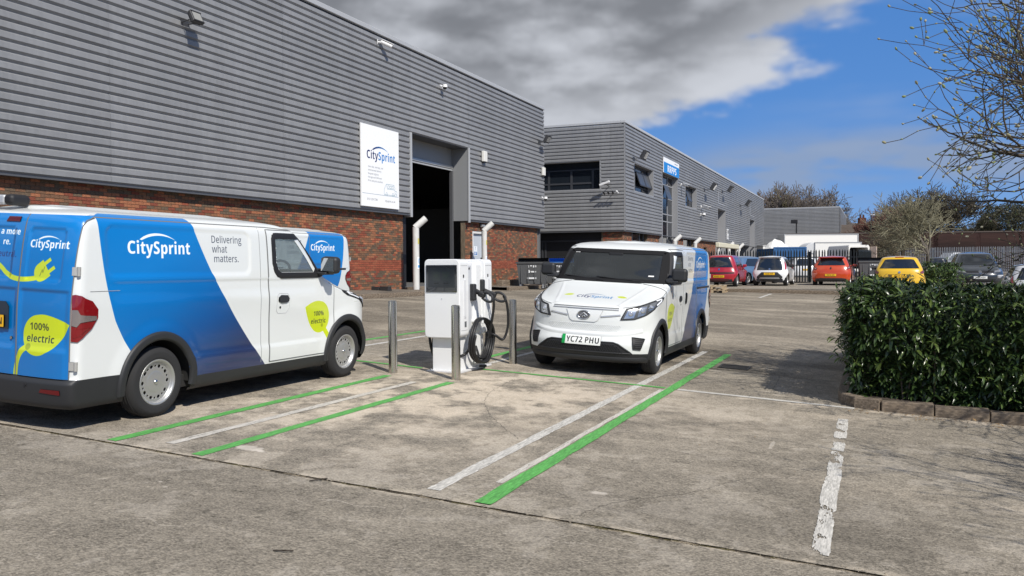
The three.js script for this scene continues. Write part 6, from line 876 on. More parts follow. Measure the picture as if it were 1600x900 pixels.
{ // wooden pallets by the kerb
  const wood = std(rgb(0.52, 0.40, 0.25), 0.85, 0, { map: rep(streakTex, 2) }), t = thing('pallet', 'pale wooden pallet lying by the kerb behind the red car', 'pallet', W(37.45, 6.35, G(37.4, 6.3)), 0.06);
  for (let i = 0; i < 6; i++) obj('slat', [bx(0.1, 0.022, 1.7, -0.5 + i * 0.2, 0.135, 0)], wood, t); for (const z of [-0.8, 0, 0.8]) { obj('bearer', [bx(1.1, 0.022, 0.1, 0, 0.112, z)], wood, t); for (const x of [-0.48, 0, 0.48]) obj('block', [bx(0.12, 0.08, 0.1, x, 0.062, z)], wood, t); } for (const x of [-0.48, 0, 0.48]) obj('bottom_slat', [bx(0.1, 0.022, 1.7, x, 0.011, 0)], wood, t);
  const t2 = dup(t, 'second wooden pallet stacked squarely on the one by the kerb', W(37.5, 6.42, G(37.4, 6.3) + 0.147), 0.1);
}
// ---------- parked cars ----------
function carSurf(L, Wd, H, oh, type) {   // wheelbase from x = 0 (rear axle)
  const rearX = -oh.r, nose = oh.wb + oh.f, w = Wd / 2, b = oh.belt;
  return makeSurf({
    N: [[0.18, nose - 0.12], [0.3, nose - 0.02], [0.5, nose], [0.62, nose - 0.04], [0.72, nose - 0.2], [b - 0.06, nose - 0.75], [b, nose - 1.0], [H - 0.18, oh.wsTop + 0.12], [H - 0.08, oh.wsTop - 0.05], [H - 0.03, oh.wsTop - 0.3], [H, oh.wsTop - 0.6]],
    R: [[0.18, rearX + 0.1], [0.3, rearX + 0.01], [0.55, rearX], [0.72, rearX + 0.03], [b, rearX + 0.1], [H - 0.22, rearX + oh.rake * 0.8], [H - 0.09, rearX + oh.rake], [H - 0.03, rearX + oh.rake + 0.15], [H, rearX + oh.rake + 0.45]],
    W: [[0.18, w - 0.08], [0.32, w - 0.01], [0.6, w], [b, w - 0.05], [H - 0.15, w - 0.22], [H - 0.06, w - 0.28], [H - 0.02, w - 0.40], [H, w - 0.55]],
    Lf: [[0.2, 0.65], [b, 0.5], [H, 0.35]], Lr: [[0.2, 0.42], [b, 0.36], [H, 0.3]], pf: 2.3, pr: 2.4,
    emboss: (x, y) => { let e = 0.012 * sst(b - 0.12, b - 0.2, y) * sst(0.45, 0.6, y) * sst(0.3, 0.6, x) * sst(oh.wb - 0.3, oh.wb - 0.6, x); for (const wx of [0, oh.wb]) e -= 0.03 * sst(0.62, 0.42, Math.hypot(x - wx, y - 0.31)); return e; },
  });
}
function makeCar(t, o) {
  const S = carSurf(o.L, o.W, o.H, o, 0), b = o.belt, ys = []; const run = (a, c, d) => { for (let y = a; y < c - d * 0.4; y += d) ys.push(y); }; run(0.2, b, 0.03); run(b, o.H, 0.022); ys.push(o.H);
  const sideWin = (x, y) => y > b + 0.02 && y < o.H - 0.13 && x > S.R(y) + 0.30 + (o.H - y) * 0.1 && x < S.N(y) - 0.36;
  const g = skin(S, ys, 16, 70, 22, (x, y, z, zone) => { const az = Math.abs(z); if (az > 0.5) for (const wx of [0, o.wb]) if (Math.hypot(x - wx, y - 0.31) < 0.345) return null; if (o.lower && y < o.lower) return 'lower_trim'; return 'body'; }, () => [0, 0]);
  const paint = o.paintMat || phy(rgb(...o.color), 0.28, { clearcoat: 1, clearcoatRoughness: 0.04 });
  obj('body', g.body, paint, t); if (g.lower_trim) obj('lower_trim', g.lower_trim, blackPl, t);
  obj('underbody', [bx(o.wb + 0.9, 0.16, o.W - 0.4, o.wb / 2, 0.28, 0), bx(o.wb + 0.2, 0.4, o.W - 0.62, o.wb / 2, 0.45, 0)], blackMat, t);
  const gl = phy(rgb(0.014, 0.017, 0.02), 0.04, { clearcoat: 1 });
  const rw = o.rearWin || [0.8, 0.70]; const yb0 = b + (o.rwLow ?? 0.02), yb1 = o.H - 0.12, half = (y, k) => (S.Wd(y) - 0.02) * k;
  obj('rear_window', [polyPatch(S.rear, [[-half(yb0, rw[0]), yb0], [half(yb0, rw[0]), yb0], [half(yb1, rw[1]), yb1 - 0.02], [half(yb1, rw[1]) * 0.8, yb1], [-half(yb1, rw[1]) * 0.8, yb1], [-half(yb1, rw[1]), yb1 - 0.02]], 0.006, 0.08, 0.01)], gl, t);
  obj('windscreen', [polyPatch(S.front, [[-half(b, 0.86), b + 0.03], [half(b, 0.86), b + 0.03], [half(o.H - 0.12, 0.84), o.H - 0.10], [-half(o.H - 0.12, 0.84), o.H - 0.10]], 0.006, 0.08, 0.01)], gl, t);
  for (const s of [1, -1]) {
    const f = S.side(s), y0 = b + 0.015, y1 = o.H - 0.13, xr = (y) => S.R(y) + 0.34, xf = (y) => S.N(y) - 0.42, mid = o.wb * 0.46;
    obj('side_window', [polyPatch(f, [[xr(y0) + 0.12, y0 + 0.05], [mid - 0.04, y0], [mid - 0.04, y1], [xr(y1) + 0.2, y1]], 0.005, 0.08, 0.008)], gl, t); obj('side_window', [polyPatch(f, [[mid + 0.04, y0], [xf(y0) - 0.1, y0], [xf(y1) - 0.06, y1], [mid + 0.04, y1]], 0.005, 0.08, 0.008)], gl, t);
    obj('door_gap', [ribbon(f, [[mid, 0.34], [mid, y1]], false, flat(0.01, 0.003)), ribbon(f, [[mid + 1.0, 0.34], [mid + 1.03, y0]], false, flat(0.01, 0.003))], seam, t);
    obj('door_mirror', [bx(0.12, 0.13, 0.2, xf(b) - 0.12, b + 0.09, s * (o.W / 2 + 0.05), 0.04)], o.mirror === 'body' ? paint : blackPl, t); obj('door_handle', [polyPatch(f, [[mid + 0.06, b - 0.12], [mid + 0.22, b - 0.12], [mid + 0.22, b - 0.09], [mid + 0.06, b - 0.09]], 0.02, 0.1, 0.02)], o.color ? paint : blackPl, t);
    for (const wx of [0, o.wb]) { const wg = new THREE.Group(); wg.name = 'wheel'; wg.position.set(wx, 0.31, s * (o.W / 2 - 0.11)); if (s < 0) wg.rotation.y = Math.PI; t.add(wg); const k = 0.31; obj('tyre', [rot(new THREE.LatheGeometry([[0.2, -0.09], [0.29, -0.095], [0.31, -0.06], [0.31, 0.06], [0.29, 0.095], [0.21, 0.09]].map((p) => new THREE.Vector2(p[0], p[1])), 30), Math.PI / 2)], rubber, wg); const sp = [rot(new THREE.LatheGeometry([[0.19, 0.02], [0.2, 0.075], [0.21, 0.088], [0.215, 0.08], [0.2, -0.02]].map((p) => new THREE.Vector2(p[0], p[1])), 30), Math.PI / 2)]; for (let i = 0; i < 7; i++) { const q = bx(0.045, 0.17, 0.03, 0, 0.115, 0.05, 0.01); sp.push(rot(q, 0, 0, i / 7 * Math.PI * 2)); } sp.push(mv(rot(cyl(0.045, 0.045, 0.04, 0, 0, 0, 14), Math.PI / 2), 0, 0, 0.05)); obj('rim', sp, steel, wg); obj('brake_disc', [mv(rot(cyl(0.19, 0.19, 0.02, 0, 0, 0, 20), Math.PI / 2), 0, 0, -0.01)], blackMat, wg); }
    obj('arch_liner', [0, o.wb].map((wx) => { const h = new THREE.CylinderGeometry(0.355, 0.355, 0.3, 20, 1, true, Math.PI / 2 - 0.2, Math.PI + 0.4); rot(h, Math.PI / 2, 0, 0); return mv(h, wx, 0.31, s * (o.W / 2 - 0.22)); }), std(rgb(0.012, 0.012, 0.012), 1, 0, { side: THREE.DoubleSide }), t);
    obj('tail_lamp', [polyPatch(S.rc(s), o.tail, 0.014, 0.06, 0.02)], phy(rgb(...(o.tailCol || [0.30, 0.012, 0.016])), 0.1, { clearcoat: 1 }), t);
    if (o.head) { obj('headlamp', [polyPatch(S.fc(s), o.head, 0.012, 0.06, 0.02)], phy(rgb(0.35, 0.36, 0.38), 0.1, { clearcoat: 1, metalness: 0.5 }), t); }
  }
  const px = o.plateY || 0.62; obj('number_plate', [polyPatch(S.rear, [[-0.26, px - 0.055], [0.26, px - 0.055], [0.26, px + 0.055], [-0.26, px + 0.055]], 0.02, 0.2, 0.02, (p, q) => [(q[0] + 0.26) / 0.52, (q[1] - px + 0.055) / 0.11])], plate(o.reg || '', 0.52, 0.11, '#e3b21c'), t);
  if (o.frontReg) obj('number_plate', [polyPatch(S.front, [[-0.26, 0.40], [0.26, 0.40], [0.26, 0.51], [-0.26, 0.51]], 0.02, 0.2, 0.02, (p, q) => [(0.26 - q[0]) / 0.52, (q[1] - 0.40) / 0.11])], plate(o.frontReg, 0.52, 0.11, '#e6e8e4'), t);
  if (o.extra) o.extra(S, t, paint); return t;
}
const carQ = (yaw) => slopeQuat(200, 0, yaw);
const placeCar = (name, label, u, v, y, yaw) => thing(name, label, 'car', W(u, v, y), new THREE.Quaternion().setFromAxisAngle(V3(0, 1, 0), Math.PI / 2 + yaw));
const blackTrim = (S, list, off = 0.012) => [list].map((p) => polyPatch(S.rear, p, off, 0.06, 0.015));
makeCar(placeCar('parked_car', 'red small hatchback parked behind the pallet with its back to the yard', 42.6, 6.9, LOT, -0.04), { L: 3.56, W: 1.64, H: 1.55, wb: 2.38, r: 0.5, f: 0.7, belt: 0.92, wsTop: 1.62, rake: 0.22, color: [0.36, 0.012, 0.022], tail: [[62, 0.76], [90, 0.78], [104, 0.9], [98, 1.03], [72, 1.03], [66, 0.9]], reg: 'WX60 GVO', plateY: 0.50, mirror: 'body', rearWin: [0.84, 0.78], extra: (S, t, paint) => { obj('bumper_strip', [polyPatch(S.rear, [[-0.7, 0.63], [0.7, 0.63], [0.7, 0.7], [-0.7, 0.7]], 0.014, 0.08, 0.015)], std(rgb(0.03, 0.012, 0.014), 0.6), t); obj('badge', [polyPatch(S.rear, arcPts(0, 0.84, 0.05, 0, 6, 12), 0.012, 0.1, 0.01)], chrome, t); obj('rear_wiper', [rod(S.rear(0.1, 0.97, 0.02), S.rear(-0.3, 1.05, 0.02), 0.01, 0.008, 5)], blackMat, t); obj('lower_bumper', [polyPatch(S.rear, [[-0.68, 0.24], [0.68, 0.24], [0.7, 0.38], [-0.7, 0.38]], 0.008, 0.08, 0.012)], std(rgb(0.05, 0.008, 0.01), 0.6), t); } });
makeCar(placeCar('parked_car', 'white city car with dark rear glass panel and black bumper insert', 44.5, 4.75, LOT, -0.04), { L: 3.46, W: 1.66, H: 1.48, wb: 2.34, r: 0.5, f: 0.65, belt: 0.90, wsTop: 1.6, rake: 0.26, color: [0.78, 0.79, 0.79], tail: [[60, 0.80], [72, 0.82], [84, 1.04], [80, 1.22], [70, 1.14], [64, 0.96]], tailCol: [0.42, 0.03, 0.05], reg: 'SL65 XTP', plateY: 0.60, rwLow: -0.12, rearWin: [0.80, 0.86], extra: (S, t) => { obj('bumper_insert', blackTrim(S, [[-0.74, 0.22], [0.74, 0.22], [0.72, 0.36], [0.38, 0.68], [-0.38, 0.68], [-0.72, 0.36]]), blackPl, t); obj('diffuser_strip', [polyPatch(S.rear, [[-0.5, 0.36], [0.5, 0.36], [0.44, 0.42], [-0.44, 0.42]], 0.022, 0.06, 0.012)], steel, t); obj('badge', [polyPatch(S.rear, arcPts(0, 0.83, 0.045, 0, 6, 12), 0.014, 0.1, 0.01)], chrome, t); obj('roof_spoiler', [bx(0.25, 0.03, 1.1, -0.2, 1.43, 0, 0.012)], std(rgb(0.7, 0.71, 0.71), 0.3), t); } });
makeCar(placeCar('parked_car', 'bright orange hatchback between the white car and the waste container', 45.9, 1.95, LOT, -0.05), { L: 4.05, W: 1.80, H: 1.46, wb: 2.58, r: 0.62, f: 0.8, belt: 0.90, wsTop: 1.75, rake: 0.42, color: [0.50, 0.055, 0.008], tail: [[46, 0.80], [60, 0.79], [88, 0.86], [100, 0.93], [84, 0.97], [56, 0.90], [46, 0.86]], tailCol: [0.16, 0.02, 0.025], reg: 'YK74 UTJ', plateY: 0.52, rwLow: 0.1, rearWin: [0.82, 0.78], mirror: 'body', extra: (S, t) => { obj('lower_bumper', blackTrim(S, [[-0.8, 0.2], [0.8, 0.2], [0.78, 0.34], [0.5, 0.37], [-0.5, 0.37], [-0.78, 0.34]]), blackPl, t); obj('badge', [polyPatch(S.rear, [[0, 0.79], [0.045, 0.86], [0, 0.93], [-0.045, 0.86]], 0.014, 0.1, 0.01)], blackMat, t); obj('roof_spoiler', [bx(0.3, 0.035, 1.2, -0.22, 1.40, 0, 0.014)], std(rgb(0.42, 0.03, 0.02), 0.3), t); obj('tail_light_guide', [polyPatch(S.rc(1), [[50, 0.83], [84, 0.90], [84, 0.92], [50, 0.85]], 0.02, 0.05, 0.008), polyPatch(S.rc(-1), [[50, 0.83], [84, 0.90], [84, 0.92], [50, 0.85]], 0.02, 0.05, 0.008)], phy(rgb(0.6, 0.45, 0.4), 0.2), t); } });
makeCar(placeCar('parked_car', 'yellow crossover seen over the top of the clipped hedge', 37.1, -0.92, 0.32, -0.02), { L: 4.13, W: 1.80, H: 1.58, wb: 2.53, r: 0.72, f: 0.85, belt: 1.0, wsTop: 1.75, rake: 0.5, color: [0.72, 0.44, 0.010], tail: [[56, 0.90], [70, 0.90], [96, 0.98], [104, 1.04], [90, 1.06], [66, 1.0], [56, 0.97]], tailCol: [0.20, 0.05, 0.06], reg: 'KN15 ZJP', plateY: 0.80, rwLow: 0.1, rearWin: [0.88, 0.80], extra: (S, t) => { obj('plate_recess', blackTrim(S, [[-0.34, 0.725], [0.34, 0.725], [0.4, 0.87], [-0.4, 0.87]]), std(rgb(0.12, 0.07, 0.01), 0.5), t); obj('lower_bumper', blackTrim(S, [[-0.8, 0.22], [0.8, 0.22], [0.8, 0.45], [0.4, 0.5], [-0.4, 0.5], [-0.8, 0.45]]), blackPl, t); obj('high_brake_light', [bx(0.04, 0.03, 0.3, S.xR(0, 1.53) - 0.0, 1.54, 0)], phy(rgb(0.3, 0.02, 0.02), 0.2), t); obj('badge', [polyPatch(S.rear, arcPts(0, 0.95, 0.045, 0, 6, 12), 0.014, 0.1, 0.01)], chrome, t); } });
makeCar(placeCar('parked_car', 'blue grey hatchback parked between the red and the white car, further back', 47.6, 7.0, LOT, -0.5), { L: 4.3, W: 1.78, H: 1.5, wb: 2.6, r: 0.75, f: 0.85, belt: 0.92, wsTop: 1.7, rake: 0.5, color: [0.085, 0.15, 0.25], tail: [[56, 0.80], [80, 0.82], [100, 0.92], [84, 0.98], [60, 0.94]], reg: 'NV17 KLE', plateY: 0.75, rearWin: [0.82, 0.74] });
makeCar(placeCar('parked_car', 'dark grey crossover facing the yard over the hedge', 45.6, -4.2, LOT, Math.PI + 0.02), { L: 4.2, W: 1.82, H: 1.57, wb: 2.55, r: 0.75, f: 0.85, belt: 0.98, wsTop: 1.7, rake: 0.45, color: [0.022, 0.028, 0.036], tail: [[56, 0.85], [80, 0.87], [96, 0.95], [60, 0.96]], head: [[34, 0.66], [52, 0.68], [80, 0.74], [84, 0.80], [60, 0.79], [36, 0.74]], frontReg: 'PL20 KDV', extra: (S, t) => { obj('grille', [polyPatch(S.front, [[-0.5, 0.64], [0.5, 0.64], [0.54, 0.74], [-0.54, 0.74]], 0.01, 0.08, 0.012)], blackMat, t); obj('badge', [polyPatch(S.front, arcPts(0, 0.68, 0.07, 0, 6, 16), 0.02, 0.1, 0.012)], chrome, t); obj('chrome_line', [ribbon(S.front, [[-0.75, 0.735], [-0.5, 0.635], [0.5, 0.635], [0.75, 0.735]], false, round(0.025, 0.015))], chrome, t); obj('lower_grille', [polyPatch(S.front, [[-0.55, 0.26], [0.55, 0.26], [0.6, 0.38], [-0.6, 0.38]], 0.008, 0.08, 0.012)], blackMat, t); obj('skid_plate', [ribbon(S.front, [[-0.5, 0.235], [0.5, 0.235]], false, round(0.03, 0.015))], steel, t); } });
makeCar(placeCar('parked_car', 'silver hatchback half out of view behind the hedge', 32.8, -5.0, G(32.8, -5.0) + 0.01, -0.02), { L: 4.0, W: 1.74, H: 1.47, wb: 2.5, r: 0.68, f: 0.8, belt: 0.92, wsTop: 1.7, rake: 0.42, color: [0.58, 0.59, 0.60], tail: [[60, 0.76], [82, 0.78], [102, 0.88], [98, 1.06], [72, 1.05], [64, 0.9]], reg: 'FD16 NHC', plateY: 0.78, mirror: 'body', rearWin: [0.86, 0.8] });
makeCar(placeCar('parked_car', 'dark blue car far behind the grey crossover', 60, -10.2, LOT, -1.2), { L: 4.4, W: 1.8, H: 1.48, wb: 2.6, r: 0.85, f: 0.85, belt: 0.9, wsTop: 1.7, rake: 0.6, color: [0.02, 0.03, 0.055], tail: [[56, 0.8], [90, 0.85], [96, 0.92], [60, 0.9]], reg: 'BD12 TYU', plateY: 0.7 });
makeCar(placeCar('parked_car', 'black estate car beside the dark blue one at the edge of view', 57, -13.4, LOT, -1.35), { L: 4.4, W: 1.8, H: 1.5, wb: 2.65, r: 0.85, f: 0.85, belt: 0.92, wsTop: 1.7, rake: 0.4, color: [0.012, 0.013, 0.016], tail: [[56, 0.8], [90, 0.85], [96, 0.92], [60, 0.9]], reg: 'LT14 XRM', plateY: 0.7 });
makeCar(placeCar('parked_car', 'dark red saloon low behind the grey crossover', 66, -10.6, LOT, -1.5), { L: 4.4, W: 1.8, H: 1.46, wb: 2.65, r: 0.85, f: 0.85, belt: 0.9, wsTop: 1.75, rake: 0.7, color: [0.07, 0.01, 0.014], tail: [[56, 0.8], [90, 0.85], [96, 0.92], [60, 0.9]], reg: 'AK11 PDS', plateY: 0.7 });
makeCar(placeCar('parked_car', 'black hatchback far off in front of the pale palisade fence', 82.5, -5.0, LOT, -0.15), { L: 3.9, W: 1.72, H: 1.5, wb: 2.5, r: 0.65, f: 0.75, belt: 0.95, wsTop: 1.7, rake: 0.35, color: [0.008, 0.008, 0.010], tail: [[60, 0.8], [82, 0.82], [98, 1.0], [70, 1.05]], reg: 'MX09 FTE', plateY: 0.74 });
makeCar(placeCar('parked_car', 'white car seen through the pales of the black fence', 56.5, 4.0, LOT, 0.25), { L: 4.0, W: 1.75, H: 1.5, wb: 2.5, r: 0.68, f: 0.8, belt: 0.92, wsTop: 1.7, rake: 0.4, color: [0.72, 0.73, 0.73], tail: [[60, 0.76], [82, 0.78], [102, 0.88], [98, 1.06], [72, 1.05], [64, 0.9]], reg: 'EO13 WBA', plateY: 0.7 });
// ---------- fences ----------
function palisade(label, p0, p1, y, h, mat, pale, nParts) {   // p: [u, v]
  const L = Math.hypot(p1[0] - p0[0], p1[1] - p0[1]), base = W(p0[0], p0[1], y), t = thing('palisade_fence', label, 'fence', base, Math.atan2(-(-(p1[0] - p0[0])), -(p1[1] - p0[1])));
  // local x runs from p0 to p1
  const d = W(p1[0] - p0[0], p1[1] - p0[1], 0).normalize(); t.quaternion.setFromRotationMatrix(new THREE.Matrix4().makeBasis(d, V3(0, 1, 0), d.clone().cross(V3(0, 1, 0))));
  const sh = [[-pale / 2, 0.06], [pale / 2, 0.06], [pale / 2, h - 0.12], [pale * 0.16, h], [-pale * 0.16, h], [-pale / 2, h - 0.12]], g = prism(sh, 0.018, 0), g2 = mergeGeometries([g, mv(bx(0.014, h - 0.16, 0.03, 0, h / 2 - 0.02, 0.02).toNonIndexed(), 0, 0, 0)].map((q) => { const c = q.index ? q.toNonIndexed() : q; return c; }));
  const step = pale * 2.0, n = Math.floor(L / step), rest = [];
  for (let i = 0; i < n; i++) { const x = (i + 0.5) * step, lean = (hash2(i, 3, 7) - 0.5) * 0.02; if (i < nParts) { const m = obj('pale', g2, mat, t); m.position.set(x, (hash2(i, 5, 9) - 0.5) * 0.02, 0.03); m.rotation.z = lean; } else rest.push(x); }
  if (rest.length) { const im = new THREE.InstancedMesh(g2, mat, rest.length); rest.forEach((x, i) => im.setMatrixAt(i, new THREE.Matrix4().makeTranslation(x, 0, 0.03))); im.name = 'pales'; im.userData.kind = 'stuff'; im.castShadow = true; t.add(im); }
  for (const yy of [0.38, h - 0.42]) obj('rail', [bx(L, 0.06, 0.045, L / 2, yy, -0.012)], mat, t);
  for (let x = 0; x <= L + 0.01; x += 2.75) obj('post', [bx(0.1, h - 0.1, 0.06, Math.min(x, L), h / 2 - 0.05, -0.065)], mat, t);
  return t;
}
const blackFence = std(rgb(0.014, 0.019, 0.021), 0.55), galv = std(rgb(0.34, 0.355, 0.37), 0.5, 0.4);
palisade('black palisade fence behind the parked cars', [51.2, 11.6], [51.0, 0.9], LOT, 1.86, blackFence, 0.075, 120);
palisade('black palisade fence panel standing at the end of the row, turned away', [51.0, 0.82], [57, 0.2], LOT, 1.86, blackFence, 0.075, 60);
palisade('pale galvanised palisade fence under the bare trees', [88, 3.2], [84.5, -15.8], LOT + 0.1, 2.35, galv, 0.07, 150);
// ---------- lorries, vans and containers in the yard beyond ----------
const at = (px, py, d) => { const R = V3(0.920777, -0.005658, -0.389064), U = camera.up, F = V3(-0.389064, -0.028284, -0.920777), k = d / 1338.7; return camera.position.clone().addScaledVector(F, d).addScaledVector(R, (px - 800) * k).addScaledVector(U, (450 - py) * k); };
const yawR = Math.atan2(0.389, 0.921);   // a thing turned this much stands square to the view
const boxWhite = std(rgb(0.80, 0.79, 0.75), 0.45), edgeAl = std(rgb(0.5, 0.5, 0.49), 0.4, 0.5);
function lorryBody(t, L, H, y0, D) { const box = obj('cargo_box', [bx(L, H, D, 0, y0 + H / 2, 0, 0.03)], boxWhite, t); obj('edge_rail', [bx(L + 0.02, 0.1, 0.08, 0, y0 + H - 0.04, D / 2), bx(0.1, H, 0.09, -L / 2 + 0.04, y0 + H / 2, D / 2 + 0.003), bx(0.1, H, 0.09, L / 2 - 0.04, y0 + H / 2, D / 2 + 0.003), bx(L + 0.02, 0.12, 0.08, 0, y0 + 0.05, D / 2)], edgeAl, t); obj('chassis', [bx(L, 0.2, 1.0, 0, y0 - 0.12, 0)], blackMat, t); for (const x of [-L / 2 + 1.0, L / 2 - 1.4, L / 2 - 2.5]) for (const z of [-1, 1]) obj('wheel', [mv(rot(cyl(0.48, 0.48, 0.28, 0, 0, 0, 20), Math.PI / 2), x, 0.48, z * (D / 2 - 0.2))], rubber, t); return box; }
const stand = (name, label, cat, px, d, y = LOT, turn = 0) => { const p = at(px, 410, d); p.y = y; return thing(name, label, cat, p, yawR + turn); };
{
  lorryBody(stand('lorry_trailer', 'long white box trailer in front of the far grey shed', 'trailer', 1277, 96), 8.2, 3.15, 1.12, 2.5);
  const lt = stand('box_van', 'white box van with a rounded roof fairing behind the black fence', 'van', 1303, 84); const lb = obj('cargo_box', [bx(4.55, 2.25, 2.2, 0, 1.95, 0, 0.03)], boxWhite, lt); obj('edge_rail', [bx(4.57, 0.08, 0.06, 0, 3.05, 1.1), bx(0.08, 2.25, 0.07, -2.24, 1.95, 1.103), bx(0.08, 2.25, 0.07, 2.24, 1.95, 1.103)], edgeAl, lt);
  const fair = new THREE.Shape(); fair.moveTo(0, 0); fair.lineTo(0, 1.0); fair.quadraticCurveTo(-0.75, 0.92, -1.25, 0.0); fair.lineTo(0, 0); obj('roof_fairing', [mv(new THREE.ExtrudeGeometry(fair, { depth: 2.0, bevelEnabled: true, bevelSize: 0.05, bevelThickness: 0.05, bevelSegments: 3, curveSegments: 12 }), -2.28, 2.02, -1.0)], std(rgb(0.62, 0.63, 0.63), 0.45), lt);
  const cab = [[-2.3, 0.5], [-4.2, 0.5], [-4.25, 1.05], [-3.9, 1.25], [-3.35, 2.0], [-2.3, 2.05]]; obj('cab', [prism(cab, 1.95, 0.08)], boxWhite, lt); obj('cab_window', [bx(0.65, 0.5, 0.02, -2.95, 1.6, 0.985)], blackMat, lt); for (const x of [-3.5, 1.2]) for (const z of [-1, 1]) obj('wheel', [mv(rot(cyl(0.34, 0.34, 0.22, 0, 0, 0, 20), Math.PI / 2), x, 0.34, z * 0.9)], rubber, lt); obj('chassis', [bx(6.2, 0.25, 1.2, -0.8, 0.6, 0)], blackMat, lt);
  obj('door_panel', [bx(0.38, 2.0, 0.03, 1.35 , 1.75, 1.12)], std(rgb(0.16, 0.09, 0.055), 0.7), lt);
  // white van with its back doors open
  const wv = stand('parked_van', 'white van with its dark load space standing open towards the fence', 'van', 1342, 73); const sh = new THREE.Shape(); sh.moveTo(-0.98, 0.35); sh.lineTo(0.98, 0.35); sh.lineTo(0.98, 1.6); sh.quadraticCurveTo(0.96, 2.5, 0.78, 2.58); sh.lineTo(-0.78, 2.58); sh.quadraticCurveTo(-0.96, 2.5, -0.98, 1.6); sh.closePath(); const ho = new THREE.Path(); ho.moveTo(-0.84, 0.55); ho.lineTo(-0.86, 1.6); ho.quadraticCurveTo(-0.84, 2.34, -0.7, 2.4); ho.lineTo(0.7, 2.4); ho.quadraticCurveTo(0.84, 2.34, 0.86, 1.6); ho.lineTo(0.84, 0.55); ho.closePath(); sh.holes.push(ho);
  obj('body', [mv(new THREE.ExtrudeGeometry(sh, { depth: 4.6, bevelEnabled: true, bevelSize: 0.02, bevelThickness: 0.02, bevelSegments: 1 }), 0, 0, -4.6)], boxWhite, wv); obj('load_floor', [bx(1.7, 0.06, 4.4, 0, 0.55, -2.3)], blackMat, wv); obj('bulkhead', [bx(1.75, 2.0, 0.05, 0, 1.45, -3.2)], blackMat, wv); const lin = []; lin.push(bx(0.03, 1.8, 3.1, -0.83, 1.45, -1.65), bx(0.03, 1.8, 3.1, 0.83, 1.45, -1.65), bx(1.5, 0.03, 3.1, 0, 2.37, -1.65)); obj('load_lining', lin, std(rgb(0.03, 0.031, 0.034), 0.8), wv);
  for (const s of [-1, 1]) { const d = bx(0.82, 1.9, 0.06, 0.41, 1.5, 0, 0.02); rot(d, 0, s > 0 ? -0.15 - 1.2 : 0, 0); if (s < 0) { rot(d, 0, Math.PI + 1.35, 0); } obj('rear_door', [mv(d, s * 0.99, 0, 0.03)], s > 0 ? std(rgb(0.70, 0.55, 0.45), 0.6) : boxWhite, wv); obj('wheel', [mv(rot(cyl(0.34, 0.34, 0.22, 0, 0, 0, 20), 0, 0, Math.PI / 2), s * 0.86, 0.34, -0.9)], rubber, wv); obj('wheel', [mv(rot(cyl(0.34, 0.34, 0.22, 0, 0, 0, 20), 0, 0, Math.PI / 2), s * 0.86, 0.34, -4.1)], rubber, wv); }
  const ct = stand('shipping_container', 'blue ribbed shipping container in front of the white trailer', 'container', 1228, 80); const blue = std(rgb(0.02, 0.10, 0.26), 0.55), rb = []; for (let i = 0; i < 10; i++) rb.push(bx(0.13, 2.2, 0.05, -1.3 + i * 0.285, 1.3, 1.2)); obj('body', [bx(2.9, 2.3, 5.6, 0, 1.3, -1.6)], blue, ct); obj('ribs', rb, blue, ct); obj('frame', [bx(3.0, 0.14, 0.1, 0, 2.5, 1.2), bx(3.0, 0.14, 0.1, 0, 0.12, 1.2), bx(0.14, 2.5, 0.12, -1.45, 1.3, 1.2), bx(0.14, 2.5, 0.12, 1.45, 1.3, 1.2)], blue, ct);
  const wc = stand('storage_cabin', 'small white cabin at the corner of the further warehouse', 'cabin', 1202, 92); obj('walls', [bx(2.0, 2.9, 2.2, 0, 1.45, 0, 0.03)], boxWhite, wc); obj('roof', [bx(2.1, 0.08, 2.3, 0, 2.94, 0, 0.02)], edgeAl, wc); obj('corner_post', [bx(0.1, 2.9, 0.1, 1.0, 1.45, 1.1)], edgeAl, wc);
  const tp = stand('covered_load', 'heap under a white sheet beside the white cabin', 'covered load', 1216, 88); const ic = new THREE.IcosahedronGeometry(1, 5), p = ic.attributes.position; for (let i = 0; i < p.count; i++) { const k = 1 + (fbm(p.getX(i) * 2 + 7, p.getY(i) * 2 + p.getZ(i) * 1.7, 91, 4) - 0.5) * 0.7; p.setXYZ(i, p.getX(i) * k * 1.5 + Math.max(0, -p.getY(i)) * 0.4, Math.max(-1, p.getY(i) * k) * 1.55, p.getZ(i) * k); } ic.computeVertexNormals(); obj('sheet', [mv(ic, 0, 1.65, 0)], boxWhite, tp);
  const sv = stand('parked_van', 'silver van behind the pale palisade fence', 'van', 1497, 93, LOT, 0.1); obj('body', [prism([[-2.6, 0.3], [2.55, 0.3], [2.55, 1.9], [2.45, 2.02], [-1.1, 2.02], [-1.9, 1.25], [-2.55, 1.05]], 1.9, 0.08)], std(rgb(0.52, 0.55, 0.58), 0.4, 0.3), sv); obj('window_band', [bx(2.9, 0.5, 0.02, 0.7, 1.55, 0.965), mv(prism([[-1.75, 0], [-0.85, 0], [-0.85, 0.5], [-1.25, 0.5]], 0.02, 0), 0, 1.3, 0.965)], std(rgb(0.16, 0.19, 0.22), 0.15), sv); obj('rear_pillar', [bx(0.2, 0.62, 0.03, 2.3, 1.6, 0.965)], boxWhite, sv); for (const x of [-1.6, 1.5]) obj('wheel', [mv(rot(cyl(0.34, 0.34, 0.22, 0, 0, 0, 20), Math.PI / 2), x, 0.34, 0.86)], rubber, sv);
}
